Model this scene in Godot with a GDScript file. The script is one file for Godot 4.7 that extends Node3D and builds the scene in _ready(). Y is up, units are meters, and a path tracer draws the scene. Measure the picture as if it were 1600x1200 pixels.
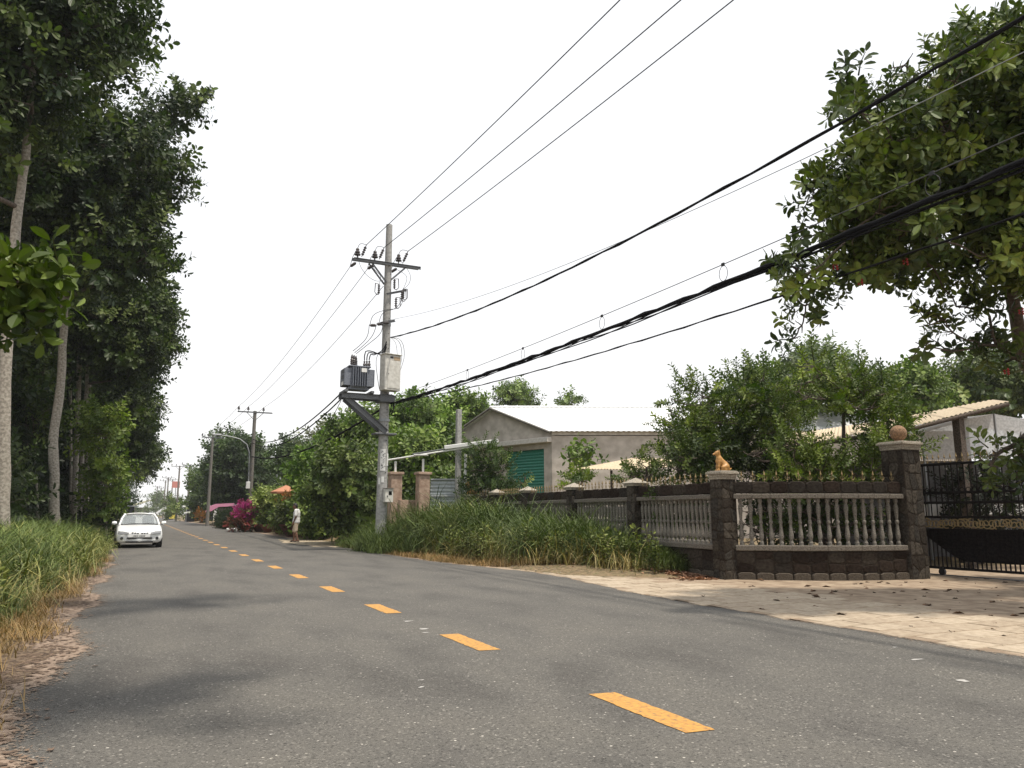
extends Node3D
# A hazy bright noon on a country road: big trees on one side, a transformer pole,
# a stone fence with balusters and a workshop on the other.

var M := {}
var used := {}
var rng := RandomNumberGenerator.new()
var SPRIG := {}

class Geo:
	var v := PackedVector3Array()
	var n := PackedVector3Array()
	var uv := PackedVector2Array()
	var uv2 := PackedVector2Array()
	var c := PackedColorArray()
	var col := Color.WHITE
	var with_uv := false

	func tri(a: Vector3, b: Vector3, d: Vector3, na: Vector3, nb: Vector3, nd: Vector3) -> void:
		# a, b, d run anticlockwise seen from the front; stored clockwise
		v.append(a); v.append(d); v.append(b)
		n.append(na); n.append(nd); n.append(nb)
		c.append(col); c.append(col); c.append(col)

	func flat(a: Vector3, b: Vector3, d: Vector3) -> void:
		var m := (b - a).cross(d - a).normalized()
		tri(a, b, d, m, m, m)

	func face(pts: Array, out: Vector3) -> void:
		var p := pts.duplicate()
		var m := Vector3.ZERO
		for i in p.size():
			m += (p[i] as Vector3).cross(p[(i + 1) % p.size()])
		if m.dot(out) < 0.0:
			p.reverse()
			m = -m
		m = m.normalized()
		for i in range(1, p.size() - 1):
			tri(p[0], p[i], p[i + 1], m, m, m)

	func box(center: Vector3, size: Vector3, b := Basis()) -> void:
		var h := size * 0.5
		for a in 3:
			for s in [-1.0, 1.0]:
				var e := [Vector3.ZERO, Vector3.ZERO, Vector3.ZERO, Vector3.ZERO]
				var k := 0
				for q in [[-1, -1], [1, -1], [1, 1], [-1, 1]]:
					var p := Vector3.ZERO
					p[a] = s * h[a]
					p[(a + 1) % 3] = q[0] * h[(a + 1) % 3]
					p[(a + 2) % 3] = q[1] * h[(a + 2) % 3]
					e[k] = center + b * p
					k += 1
				var o := Vector3.ZERO
				o[a] = s
				face(e, b * o)

	func cbox(center: Vector3, size: Vector3, ch: float, b := Basis()) -> void:
		var h := size * 0.5
		for a in 3:
			var a1 := (a + 1) % 3
			var a2 := (a + 2) % 3
			for s in [-1.0, 1.0]:
				var e := []
				for q in [[-1, -1], [1, -1], [1, 1], [-1, 1]]:
					var p := Vector3.ZERO
					p[a] = s * h[a]
					p[a1] = q[0] * (h[a1] - ch)
					p[a2] = q[1] * (h[a2] - ch)
					e.append(center + b * p)
				var o := Vector3.ZERO
				o[a] = s
				face(e, b * o)
			for s1 in [-1.0, 1.0]:
				for s2 in [-1.0, 1.0]:
					var e2 := []
					for q in [[-1, 0], [1, 0], [1, 1], [-1, 1]]:
						var p := Vector3.ZERO
						p[a] = q[0] * (h[a] - ch)
						p[a1] = s1 * (h[a1] - (0.0 if q[1] == 0 else ch))
						p[a2] = s2 * (h[a2] - (ch if q[1] == 0 else 0.0))
						e2.append(center + b * p)
					var o := Vector3.ZERO
					o[a1] = s1
					o[a2] = s2
					face(e2, b * o)
		for sx in [-1.0, 1.0]:
			for sy in [-1.0, 1.0]:
				for sz in [-1.0, 1.0]:
					var q := Vector3(sx * (h.x - ch), sy * (h.y - ch), sz * (h.z - ch))
					face([center + b * (q + Vector3(sx * ch, 0, 0)), center + b * (q + Vector3(0, sy * ch, 0)), center + b * (q + Vector3(0, 0, sz * ch))], b * Vector3(sx, sy, sz))

	func tube(pts: Array, rad: Array, sides := 8, caps := true) -> void:
		var rings := []
		var norms := []
		var ref := Vector3.ZERO
		for i in pts.size():
			var t: Vector3 = (pts[mini(i + 1, pts.size() - 1)] - pts[maxi(i - 1, 0)]).normalized()
			if i == 0:
				ref = t.cross(Vector3.UP if absf(t.y) < 0.9 else Vector3.RIGHT).normalized()
			else:
				ref = (ref - t * ref.dot(t)).normalized()
			var bi := t.cross(ref)
			var ring := []
			var nn := []
			for k in sides:
				var an := TAU * k / sides
				var d := ref * cos(an) + bi * sin(an)
				ring.append(pts[i] + d * rad[i])
				nn.append(d)
			rings.append(ring)
			norms.append(nn)
		for i in pts.size() - 1:
			for k in sides:
				var k2 := (k + 1) % sides
				tri(rings[i][k], rings[i][k2], rings[i + 1][k2], norms[i][k], norms[i][k2], norms[i + 1][k2])
				tri(rings[i][k], rings[i + 1][k2], rings[i + 1][k], norms[i][k], norms[i + 1][k2], norms[i + 1][k])
		if caps:
			face(rings[0], pts[0] - pts[1])
			face(rings[-1], pts[-1] - pts[-2])

	func lathe(prof: Array, sides := 12, xf := Transform3D()) -> void:
		# prof: Vector2(radius, height) upwards
		for i in prof.size() - 1:
			var p: Vector2 = prof[i]
			var q: Vector2 = prof[i + 1]
			var sl := Vector2(q.y - p.y, -(q.x - p.x)).normalized()
			for k in sides:
				var a := TAU * k / sides
				var b := TAU * (k + 1) / sides
				var da := Vector3(cos(a), 0, -sin(a))
				var db := Vector3(cos(b), 0, -sin(b))
				var na := xf.basis * (da * sl.x + Vector3(0, sl.y, 0))
				var nb := xf.basis * (db * sl.x + Vector3(0, sl.y, 0))
				var p0 := xf * (da * p.x + Vector3(0, p.y, 0))
				var p1 := xf * (db * p.x + Vector3(0, p.y, 0))
				var q0 := xf * (da * q.x + Vector3(0, q.y, 0))
				var q1 := xf * (db * q.x + Vector3(0, q.y, 0))
				if p.x > 0.0001:
					tri(p0, p1, q1, na, nb, nb)
				if q.x > 0.0001:
					tri(p0, q1, q0, na, nb, na)

	func prism(poly: PackedVector2Array, o: Vector3, u: Vector3, w: Vector3, depth: float) -> void:
		# a flat outline in the plane (u, w), given thickness along u x w
		var nn := u.cross(w).normalized()
		var idx := Geometry2D.triangulate_polygon(poly)
		for s in [0.0, 1.0]:
			for i in range(0, idx.size(), 3):
				var e := []
				for k in 3:
					var q := poly[idx[i + k]]
					e.append(o + u * q.x + w * q.y + nn * depth * s)
				face(e, nn * (1.0 if s > 0.5 else -1.0) * signf(depth))
		var cw := Geometry2D.is_polygon_clockwise(poly)
		for i in poly.size():
			var a := poly[i]
			var b := poly[(i + 1) % poly.size()]
			var d := (b - a)
			var o2 := Vector2(d.y, -d.x) * (-1.0 if cw else 1.0)
			face([o + u * a.x + w * a.y, o + u * b.x + w * b.y, o + u * b.x + w * b.y + nn * depth, o + u * a.x + w * a.y + nn * depth], u * o2.x + w * o2.y)

	func mesh() -> ArrayMesh:
		var arr := []
		arr.resize(Mesh.ARRAY_MAX)
		arr[Mesh.ARRAY_VERTEX] = v
		arr[Mesh.ARRAY_NORMAL] = n
		arr[Mesh.ARRAY_COLOR] = c
		if uv.size() == v.size():
			arr[Mesh.ARRAY_TEX_UV] = uv
		if uv2.size() == v.size():
			arr[Mesh.ARRAY_TEX_UV2] = uv2
		var m := ArrayMesh.new()
		m.add_surface_from_arrays(Mesh.PRIMITIVE_TRIANGLES, arr)
		return m

func lin(r: float, g: float, b: float, a := 1.0) -> Color:
	var k := Color(r, g, b).linear_to_srgb()
	k.a = a
	return k

func numbered(called: String) -> String:
	if not used.has(called):
		used[called] = 0
		return called
	used[called] += 1
	return "%s_%03d" % [called, used[called]]

func tag(o: Node3D, label := "", category := "", group := "", kind := "") -> void:
	if label: o.set_meta("label", label)
	if category: o.set_meta("category", category)
	if group: o.set_meta("group", group)
	if kind: o.set_meta("kind", kind)

func thing(called: String, label: String, category: String, at := Vector3.ZERO, turn := 0.0, group := "", kind := "") -> Node3D:
	var o := Node3D.new()
	o.name = numbered(called)
	add_child(o)
	o.position = at
	o.rotation.y = turn
	tag(o, label, category, group, kind)
	return o

func obj(called: String, mesh: Mesh, m: Material, parent: Node3D = self, at := Vector3.ZERO, turn := 0.0) -> MeshInstance3D:
	var o := MeshInstance3D.new()
	o.name = numbered(called) if parent == self else called
	o.mesh = mesh
	o.material_override = m
	o.cast_shadow = GeometryInstance3D.SHADOW_CASTING_SETTING_ON
	parent.add_child(o, true)
	o.position = at
	o.rotation.y = turn
	return o

func part(called: String, g: Geo, m: Material, parent: Node3D = self, at := Vector3.ZERO, turn := 0.0) -> MeshInstance3D:
	return obj(called, g.mesh(), m, parent, at, turn)

func many(called: String, mesh: Mesh, m: Material, xf: Array, cols: Array, parent: Node3D) -> MultiMeshInstance3D:
	var mm := MultiMesh.new()
	mm.transform_format = MultiMesh.TRANSFORM_3D
	mm.use_colors = true
	mm.mesh = mesh
	mm.instance_count = xf.size()
	for i in xf.size():
		mm.set_instance_transform(i, xf[i])
		mm.set_instance_color(i, cols[i])
	var o := MultiMeshInstance3D.new()
	o.name = numbered(called) if parent == self else called
	o.multimesh = mm
	o.material_override = m
	o.cast_shadow = GeometryInstance3D.SHADOW_CASTING_SETTING_ON
	parent.add_child(o, true)
	return o

func copy(o: Node3D, called: String, parent: Node3D = self) -> Node3D:
	var r: Node3D = o.duplicate()
	r.name = numbered(called) if parent == self else called
	parent.add_child(r, true)
	return r

# ---------------------------------------------------------------- materials
func noise_tex(size: int, freq: float, stops: Array, sd := 1, octaves := 4, kind := FastNoiseLite.TYPE_SIMPLEX_SMOOTH) -> NoiseTexture2D:
	# stops: [position, linear colour]
	var t := NoiseTexture2D.new()
	t.width = size
	t.height = size
	t.seamless = true
	t.seamless_blend_skirt = 0.2
	var f := FastNoiseLite.new()
	f.noise_type = kind
	f.seed = sd
	f.frequency = freq
	f.fractal_octaves = octaves
	t.noise = f
	var g := Gradient.new()
	var off := PackedFloat32Array()
	var cs := PackedColorArray()
	for s in stops:
		off.append(s[0])
		cs.append((s[1] as Color).linear_to_srgb())
	g.offsets = off
	g.colors = cs
	t.color_ramp = g
	return t

func grey(x: float) -> Color:
	return Color(x, x, x)

func plain(c: Color, rough := 0.7, metal := 0.0) -> StandardMaterial3D:
	var m := StandardMaterial3D.new()
	m.albedo_color = c.linear_to_srgb()
	m.roughness = rough
	m.metallic = metal
	return m

func mottled(a: Color, b: Color, per_metre: float, rough := 0.85, sd := 1, bump := 0.0, freq := 0.02, octaves := 5) -> StandardMaterial3D:
	var m := StandardMaterial3D.new()
	m.albedo_texture = noise_tex(512, freq, [[0.25, a], [0.5, a.lerp(b, 0.5)], [0.75, b]], sd, octaves)
	m.roughness = rough
	m.uv1_triplanar = true
	m.uv1_world_triplanar = true
	m.uv1_scale = Vector3.ONE * per_metre
	if bump > 0.0:
		m.heightmap_enabled = true
		m.heightmap_texture = noise_tex(512, freq * 2.5, [[0.2, grey(0)], [0.8, grey(1)]], sd + 50, 5)
		m.heightmap_scale = bump
	return m

func leafy(rough := 0.45, through := 0.5) -> StandardMaterial3D:
	var m := StandardMaterial3D.new()
	m.albedo_color = Color.WHITE
	m.vertex_color_use_as_albedo = true
	m.roughness = rough
	m.metallic_specular = 0.4
	m.cull_mode = BaseMaterial3D.CULL_DISABLED
	m.backlight_enabled = true
	m.backlight = Color(through * 0.85, through, through * 0.35)
	return m

func make_materials() -> void:
	M.leaf = leafy(0.5, 0.75)
	M.leaf_gloss = leafy(0.38, 0.6)
	M.grass = leafy(0.55, 0.5)
	M.petal = leafy(0.6, 0.7)
	M.litter = leafy(0.8, 0.2)
	M.bark_pale = mottled(Color(0.19, 0.165, 0.135), Color(0.42, 0.38, 0.32), 0.6, 0.9, 11, 1.2, 0.03)
	M.bark_dark = mottled(Color(0.06, 0.045, 0.035), Color(0.16, 0.125, 0.1), 1.2, 0.95, 12, 1.5, 0.03)
	M.concrete = mottled(Color(0.25, 0.245, 0.235), Color(0.37, 0.365, 0.35), 0.8, 0.85, 14, 0.3)
	M.concrete_old = mottled(Color(0.11, 0.1, 0.09), Color(0.24, 0.225, 0.2), 1.4, 0.9, 15, 0.4, 0.025)
	M.steel = mottled(Color(0.10, 0.105, 0.115), Color(0.17, 0.175, 0.18), 2.0, 0.55, 16)
	M.steel.metallic = 0.4
	M.galv = plain(Color(0.3, 0.31, 0.32), 0.5, 0.5)
	M.black = plain(Color(0.018, 0.018, 0.02), 0.6)
	M.cable = plain(Color(0.016, 0.016, 0.018), 0.85)
	M.cable.metallic_specular = 0.12
	M.wire = plain(Color(0.07, 0.07, 0.075), 0.6, 0.3)
	M.porcelain = plain(Color(0.07, 0.06, 0.06), 0.3)
	M.roof_white = mottled(Color(0.66, 0.67, 0.67), Color(0.78, 0.79, 0.79), 0.3, 0.45, 17)
	M.white = plain(Color(0.72, 0.72, 0.7), 0.5)

# ---------------------------------------------------------------- smooth bodies
func blend_mesh(bones: Array, cell: float, k: float) -> ArrayMesh:
	# bones: [a, b, radius at a, radius at b]; the surface round their smooth union
	var lo := Vector3.ONE * 1e9
	var hi := Vector3.ONE * -1e9
	for b in bones:
		var r: float = maxf(b[2], b[3]) + k + cell * 2.0
		lo = lo.min((b[0] as Vector3).min(b[1]) - Vector3.ONE * r)
		hi = hi.max((b[0] as Vector3).max(b[1]) + Vector3.ONE * r)
	var nx := int((hi.x - lo.x) / cell) + 2
	var ny := int((hi.y - lo.y) / cell) + 2
	var nz := int((hi.z - lo.z) / cell) + 2
	var f := PackedFloat32Array()
	f.resize(nx * ny * nz)
	f.fill(1e3)
	for b in bones:
		var a0: Vector3 = b[0]
		var ab: Vector3 = b[1] - a0
		var l2 := maxf(ab.length_squared(), 1e-9)
		var r0: float = b[2]
		var r1: float = b[3]
		var m := maxf(r0, r1) + k + cell * 2.0
		var s := ((a0.min(b[1]) - Vector3.ONE * m - lo) / cell).floor().max(Vector3.ZERO)
		var e := ((a0.max(b[1]) + Vector3.ONE * m - lo) / cell).ceil()
		for z in range(int(s.z), mini(int(e.z) + 1, nz)):
			for y in range(int(s.y), mini(int(e.y) + 1, ny)):
				for x in range(int(s.x), mini(int(e.x) + 1, nx)):
					var p := lo + Vector3(x, y, z) * cell - a0
					var t := clampf(p.dot(ab) / l2, 0.0, 1.0)
					var d := (p - ab * t).length() - lerpf(r0, r1, t)
					var i := x + nx * (y + ny * z)
					var o := f[i]
					var h := maxf(k - absf(o - d), 0.0) / k
					f[i] = minf(o, d) - h * h * k * 0.25
	var at := {}
	var vs := PackedVector3Array()
	var ns := PackedVector3Array()
	var off := [0, 1, nx, nx + 1, nx * ny, nx * ny + 1, nx * ny + nx, nx * ny + nx + 1]
	for z in nz - 1:
		for y in ny - 1:
			for x in nx - 1:
				var i := x + nx * (y + ny * z)
				var mask := 0
				for q in 8:
					if f[i + off[q]] < 0.0:
						mask |= 1 << q
				if mask == 0 or mask == 255:
					continue
				var sum := Vector3.ZERO
				var cnt := 0
				for q in 8:
					for ax in 3:
						if q & (1 << ax):
							continue
						var q2 := q | (1 << ax)
						var fa := f[i + off[q]]
						var fb := f[i + off[q2]]
						if (fa < 0.0) != (fb < 0.0):
							var p := Vector3(q & 1, (q >> 1) & 1, (q >> 2) & 1)
							p[ax] = fa / (fa - fb)
							sum += p
							cnt += 1
				at[i] = vs.size()
				vs.append(lo + (Vector3(x, y, z) + sum / cnt) * cell)
				ns.append(Vector3(f[i + 1] - f[i] + f[i + off[3]] - f[i + off[2]], f[i + off[2]] - f[i] + f[i + off[6]] - f[i + off[4]], f[i + off[4]] - f[i] + f[i + off[5]] - f[i + 1]).normalized())
	var g := Geo.new()
	var step := [1, nx, nx * ny]
	for i in at:
		var z: int = i / (nx * ny)
		var y: int = (i / nx) % ny
		var x: int = i % nx
		if x == 0 or y == 0 or z == 0:
			continue
		for ax in 3:
			var j: int = i + step[ax]
			if (f[i] < 0.0) == (f[j] < 0.0):
				continue
			var u: int = step[(ax + 1) % 3]
			var w: int = step[(ax + 2) % 3]
			if not (at.has(i - u) and at.has(i - w) and at.has(i - u - w)):
				continue
			var q := [at[i], at[i - u], at[i - u - w], at[i - w]]
			if f[i] > 0.0:
				q.reverse()
			g.tri(vs[q[0]], vs[q[1]], vs[q[2]], ns[q[0]], ns[q[1]], ns[q[2]])
			g.tri(vs[q[0]], vs[q[2]], vs[q[3]], ns[q[0]], ns[q[2]], ns[q[3]])
	return g.mesh()

# ---------------------------------------------------------------- plants
func leaf(g: Geo, p: Vector3, d: Vector3, up: Vector3, length: float, width: float, fold := 0.12, droop := 0.15, rounded := false) -> void:
	var s := d.cross(up).normalized()
	var nn := s.cross(d).normalized()
	if rounded:
		# petiole, then a broad blade, widest beyond the middle, bent along its rib
		var ts := [0.1, 0.3, 0.62, 0.87, 1.0]
		var ws := [0.0, 0.62, 1.0, 0.66, 0.0]
		var rib := []
		for i in 5:
			rib.append(p + d * length * ts[i] - nn * length * droop * ts[i] * ts[i])
		for sd in [-1.0, 1.0]:
			var m: Vector3 = (nn - s * 0.3 * sd).normalized()
			for i in 4:
				var a: Vector3 = rib[i] + s * sd * ws[i] * width * 0.5 + nn * ws[i] * width * fold
				var b: Vector3 = rib[i + 1] + s * sd * ws[i + 1] * width * 0.5 + nn * ws[i + 1] * width * fold
				if sd > 0:
					if ws[i] > 0.0: g.tri(rib[i], a, b, m, m, m)
					if ws[i + 1] > 0.0 or ws[i] > 0.0: g.tri(rib[i], b, rib[i + 1], m, m, m)
				else:
					if ws[i] > 0.0: g.tri(rib[i], b, a, m, m, m)
					if ws[i + 1] > 0.0 or ws[i] > 0.0: g.tri(rib[i], rib[i + 1], b, m, m, m)
		return
	var mid := p + d * length * 0.5 - nn * width * fold
	var tip := p + d * length - nn * length * droop
	var l := p + d * length * 0.48 - s * width * 0.5 + nn * width * fold
	var r := p + d * length * 0.48 + s * width * 0.5 + nn * width * fold
	var nl := (nn + s * 0.35).normalized()
	var nr := (nn - s * 0.35).normalized()
	g.tri(p, mid, l, nl, nl, nl)
	g.tri(mid, tip, l, nl, nl, nl)
	g.tri(p, r, mid, nr, nr, nr)
	g.tri(r, tip, mid, nr, nr, nr)

func sprig(count: int, length: float, leaf_len: float, leaf_w: float, spread := 0.9, droop := 0.2, sd := 1, rounded := false) -> ArrayMesh:
	# a twig along +Y with leaves set round it
	var r := RandomNumberGenerator.new()
	r.seed = sd
	var g := Geo.new()
	g.col = Color(0.5, 0.42, 0.35)
	g.tube([Vector3.ZERO, Vector3(0.02, length * 0.5, 0.01), Vector3(0.0, length, 0)], [0.012, 0.008, 0.004], 3, false)
	for i in count:
		var t := 0.12 + 0.88 * (i + 0.5) / count
		var a := i * 2.4 + r.randf_range(-0.4, 0.4)
		var outw := Vector3(cos(a), 0, sin(a))
		var d := (outw * spread + Vector3(0, 1.0 - spread * 0.6 + (0.6 if i > count - 3 else 0.0), 0)).normalized()
		var up := (Vector3.UP + outw * r.randf_range(-0.3, 0.5) + Vector3(r.randf_range(-0.4, 0.4), 0, r.randf_range(-0.4, 0.4))).normalized()
		if absf(up.dot(d)) > 0.93:
			up = Vector3(0, 0, 1)
		var k := r.randf_range(0.75, 1.15)
		var b := r.randf_range(0.75, 1.25)
		g.col = Color(b * r.randf_range(0.92, 1.1), b, b * r.randf_range(0.85, 1.05))
		leaf(g, Vector3(0, length * t, 0) + outw * 0.01, d, up, leaf_len * k, leaf_w * k, 0.12, droop * r.randf_range(0.3, 1.6), rounded)
	return g.mesh()

func turned_to(d: Vector3, spin: float, s: float) -> Basis:
	var y := d.normalized()
	var x := y.cross(Vector3.FORWARD if absf(y.z) < 0.9 else Vector3.RIGHT).normalized()
	var z := x.cross(y)
	return (Basis(x, y, z) * Basis(Vector3.UP, spin)).scaled(Vector3.ONE * s)

func crown(parent: Node3D, base: Vector3, clumps: Array, mesh: Mesh, m: Material, per_area: float, dark: Color, light: Color, sd: int, size := 1.0, gap := -0.15, upward := 0.45, called := "crown") -> void:
	var r := RandomNumberGenerator.new()
	r.seed = sd
	var nz := FastNoiseLite.new()
	nz.seed = sd
	nz.frequency = 0.55 / size
	nz.fractal_octaves = 2
	var xf := []
	var cols := []
	for q in clumps:
		var c := Vector3(q[0], q[1], q[2])
		var R: float = q[3]
		var tone := r.randf()
		var cnt := int(per_area * R * R / (size * size))
		for i in cnt:
			var d := Vector3(r.randfn(), r.randfn(), r.randfn()).normalized()
			var p := c + d * R * pow(r.randf(), 0.42) * Vector3(1, 0.82, 1) * r.randf_range(0.85, 1.12)
			if nz.get_noise_3dv(p) < gap:
				continue
			var o := (d + Vector3(0, upward, 0) + Vector3(r.randfn(), r.randfn(), r.randfn()) * 0.35)
			xf.append(Transform3D(turned_to(o, r.randf() * TAU, size * r.randf_range(0.55, 1.4)), p - base))
			var t := clampf(tone * 0.45 + r.randf() * 0.35 + nz.get_noise_3dv(p * 2.3) * 0.6 + 0.1, 0.0, 1.0)
			cols.append(dark.lerp(light, t * t))
	var o := many(called, mesh, m, xf, cols, parent)
	o.set_meta("kind", "stuff")

func limb(g: Geo, a: Vector3, b: Vector3, ra: float, rb: float, r: RandomNumberGenerator, rise := 0.25) -> void:
	var l := a.distance_to(b)
	var pts := []
	var rad := []
	for i in 5:
		var t := i / 4.0
		var p := a.lerp(b, t) + Vector3(0, sin(t * PI) * l * -0.06 * rise + t * (1.0 - t) * l * rise * -0.5, 0)
		if i > 0 and i < 4:
			p += Vector3(r.randfn(), r.randfn(), r.randfn()) * l * 0.025
		pts.append(p)
		rad.append(lerpf(ra, rb, t))
	g.tube(pts, rad, 6, false)

func tree(called: String, label: String, group: String, trunk: Array, clumps: Array, leafmesh: String, o := {}) -> Node3D:
	# trunk: [[x, y, z, radius], ...] in the world; clumps: [[x, y, z, radius], ...]
	var base := Vector3(trunk[0][0], trunk[0][1], trunk[0][2])
	var sd: int = o.get("sd", 1)
	var r := RandomNumberGenerator.new()
	r.seed = sd + 77
	var t := thing(called, label, o.get("category", "tree"), base, 0.0, group)
	var g := Geo.new()
	var pts := []
	var rad := []
	for i in trunk.size():
		pts.append(Vector3(trunk[i][0], trunk[i][1], trunk[i][2]) - base)
		rad.append(trunk[i][3])
	# refine the trunk so that it is not a set of straight stems
	var fp := []
	var fr := []
	for i in pts.size() - 1:
		for k in 4:
			var s := k / 4.0
			fp.append((pts[i] as Vector3).lerp(pts[i + 1], s) + Vector3(r.randfn(), 0, r.randfn()) * rad[i] * (0.08 if i + k > 0 else 0.0))
			fr.append(lerpf(rad[i], rad[i + 1], s) * r.randf_range(0.95, 1.05))
	fp.append(pts[-1])
	fr.append(rad[-1])
	if o.get("flare", true):
		fr[0] *= 1.35
		fr[1] *= 1.08
	g.tube(fp, fr, 12)
	part("trunk", g, o.get("bark", M.bark_pale), t)
	var gl := Geo.new()
	var start: float = o.get("limbs_from", 0.35)
	# limbs: every clump hangs from the nearest part of the tree that is already there
	var order := range(clumps.size())
	var near := []
	for q in clumps:
		var c := Vector3(q[0], q[1], q[2]) - base
		var bd := 1e9
		for i in range(int(fp.size() * start), fp.size()):
			var dd: Vector3 = c - fp[i]
			bd = minf(bd, dd.length() + maxf(0.0, -dd.y) * 0.5)
		near.append(bd)
	order.sort_custom(func(i, j): return near[i] < near[j])
	var tips := []
	for i in range(int(fp.size() * start), fp.size()):
		tips.append([fp[i], minf(fr[i] * 0.62, 0.16), 0.0])
	for i in order:
		var q = clumps[i]
		var c := Vector3(q[0], q[1], q[2]) - base
		var best = tips[0]
		var bd := 1e9
		for tp in tips:
			var dd: Vector3 = c - tp[0]
			var cost: float = dd.length() + tp[2] * 0.35 + maxf(0.0, -dd.y) * 0.6
			if cost < bd:
				bd = cost
				best = tp
		var r0: float = best[1]
		var r1 := maxf(0.012, r0 * 0.62)
		limb(gl, best[0], c, r0, r1, r)
		tips.append([c, r1, best[2] + c.distance_to(best[0])])
		for k in int(o.get("twigs", 3)):
			var e: Vector3 = c + Vector3(r.randfn(), r.randf_range(-0.4, 1.0), r.randfn()).normalized() * q[3] * 0.85
			limb(gl, c, e, minf(r1, 0.025), 0.006, r)
	if clumps.size():
		part("limbs", gl, o.get("limb_bark", M.bark_dark), t)
	crown(t, base, clumps, SPRIG[leafmesh], o.get("mat", M.leaf), o.get("per", 40.0), o.get("dark", Color(0.02, 0.045, 0.012)), o.get("light", Color(0.07, 0.13, 0.03)), sd, o.get("size", 1.0), o.get("gap", -0.15), o.get("upward", 0.45))
	return t

var SHED := {"cx": 19.15, "cz": -35.00, "gx": -0.2801, "gz": -0.9600, "lx": 0.9010, "lz": 0.4338, "w": 8.88, "eave": 5.66, "apex": 7.25, "d0": 0.59, "d1": 3.62, "dh": 4.73, "ledge": 5.15}
var FRUIT := [[8.75, 4.88, -7.50, "red fruit cluster farthest out on the tree, near the telephone bundle"], [9.66, 4.95, -7.06, "red fruit cluster in the middle of the overhanging crown"], [11.40, 4.30, -6.56, "red fruit cluster by the dark trunk of the overhanging tree"], [11.58, 3.49, -6.97, "lowest red fruit cluster, above the shade net"], [9.18, 4.69, -7.45, "small red fruit cluster at the underside of the crown"]]

func _ready() -> void:
	var cam := Camera3D.new()
	cam.name = "camera"
	cam.fov = 53.13
	cam.far = 3000.0
	cam.position = Vector3(0, 1.35, 0)
	cam.rotation_degrees = Vector3(9.6, -25.71, 0)
	add_child(cam)
	cam.current = true
	var env := Environment.new()
	env.background_mode = Environment.BG_SKY
	var sky := Sky.new()
	var sm := ProceduralSkyMaterial.new()
	sm.sky_top_color = Color(0.97, 0.98, 1.0)
	sm.sky_horizon_color = Color(1.0, 0.995, 0.985)
	sm.sky_curve = 0.2
	sm.ground_horizon_color = Color(0.85, 0.83, 0.8)
	sm.ground_bottom_color = Color(0.5, 0.48, 0.45)
	sm.sun_angle_max = 1.0
	sky.sky_material = sm
	env.sky = sky
	env.background_energy_multiplier = 1.15
	env.tonemap_mode = Environment.TONE_MAPPER_LINEAR
	env.tonemap_exposure = 1.0
	env.fog_enabled = true
	env.fog_density = 0.0003
	env.fog_light_color = Color(0.93, 0.95, 0.97)
	env.sdfgi_enabled = true
	env.ssao_enabled = true
	env.ssil_enabled = true
	var we := WorldEnvironment.new()
	we.name = "world_environment"
	we.environment = env
	add_child(we)
	var sun := DirectionalLight3D.new()
	sun.name = "sun"
	sun.light_color = Color(1.0, 0.965, 0.91)
	sun.light_energy = 1.45
	sun.light_angular_distance = 2.5
	sun.shadow_enabled = true
	# high, a little behind the camera and to the right of the road
	var to_sun := Vector3(0.2, 1.0, 0.3).normalized()
	add_child(sun)
	sun.look_at_from_position(to_sun * 100.0, Vector3.ZERO, Vector3.RIGHT)

	make_materials()
	build_ground()
	build_road()
	build_driveway()
	build_fence()
	build_power()
	build_workshop()
	build_yard()
	build_gate()
	build_trees()
	build_car()
	build_person()
	dog_statue("golden brown sitting dog statue on the corner pillar", Vector3(11.36, 2.265, -13.1), PI - 0.35, 1.0)
	dog_statue("orange brown dog statue half hidden by reeds on the farthest pillar", Vector3(11.8, 2.1, -28.3), PI - 0.6, 1.15)
	build_far_things()
	build_grass()

# ---------------------------------------------------------------- ground
func smooth(a: float, b: float, x: float) -> float:
	var t := clampf((x - a) / (b - a), 0.0, 1.0)
	return t * t * (3.0 - 2.0 * t)

func gh(x: float, d: float) -> float:
	# height of the land at x metres right of the camera and d metres along the road
	var h := -0.03
	h += 0.38 * smooth(-1.0, -3.6, x)
	var drive := smooth(15.5, 13.0, d - 0.6 * maxf(0.0, 11.0 - x))
	h += 0.16 * smooth(8.2, 9.6, x) * (1.0 - drive)
	h += 0.01 * smooth(8.0, 8.4, x) * drive
	return h

func edge_right(d: float) -> float:
	return 7.72 + 0.75 * exp(-pow((d - 16.0) / 3.6, 2.0)) + 0.25 * exp(-pow((d - 60.0) / 12.0, 2.0)) + 0.035 * sin(d * 3.1) + 0.03 * sin(d * 7.7 + 1.0)

func edge_left(d: float) -> float:
	return -0.55 - 0.2 * smooth(20.0, 32.0, d) + 0.14 * sin(d * 1.3 + 2.2) * smooth(60.0, 30.0, d) + 0.05 * sin(d * 4.3) + 0.02 * sin(d * 11.0) + 0.02 * sin(d * 23.0 + 1.0) + 0.014 * sin(d * 41.0)

func steps(a: float, b: float, fine: float, grow: float) -> Array:
	var o := []
	var d := a
	var s := fine
	while d < b:
		o.append(d)
		if d > 25.0:
			s *= grow
		d += s
	o.append(b)
	return o

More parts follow.
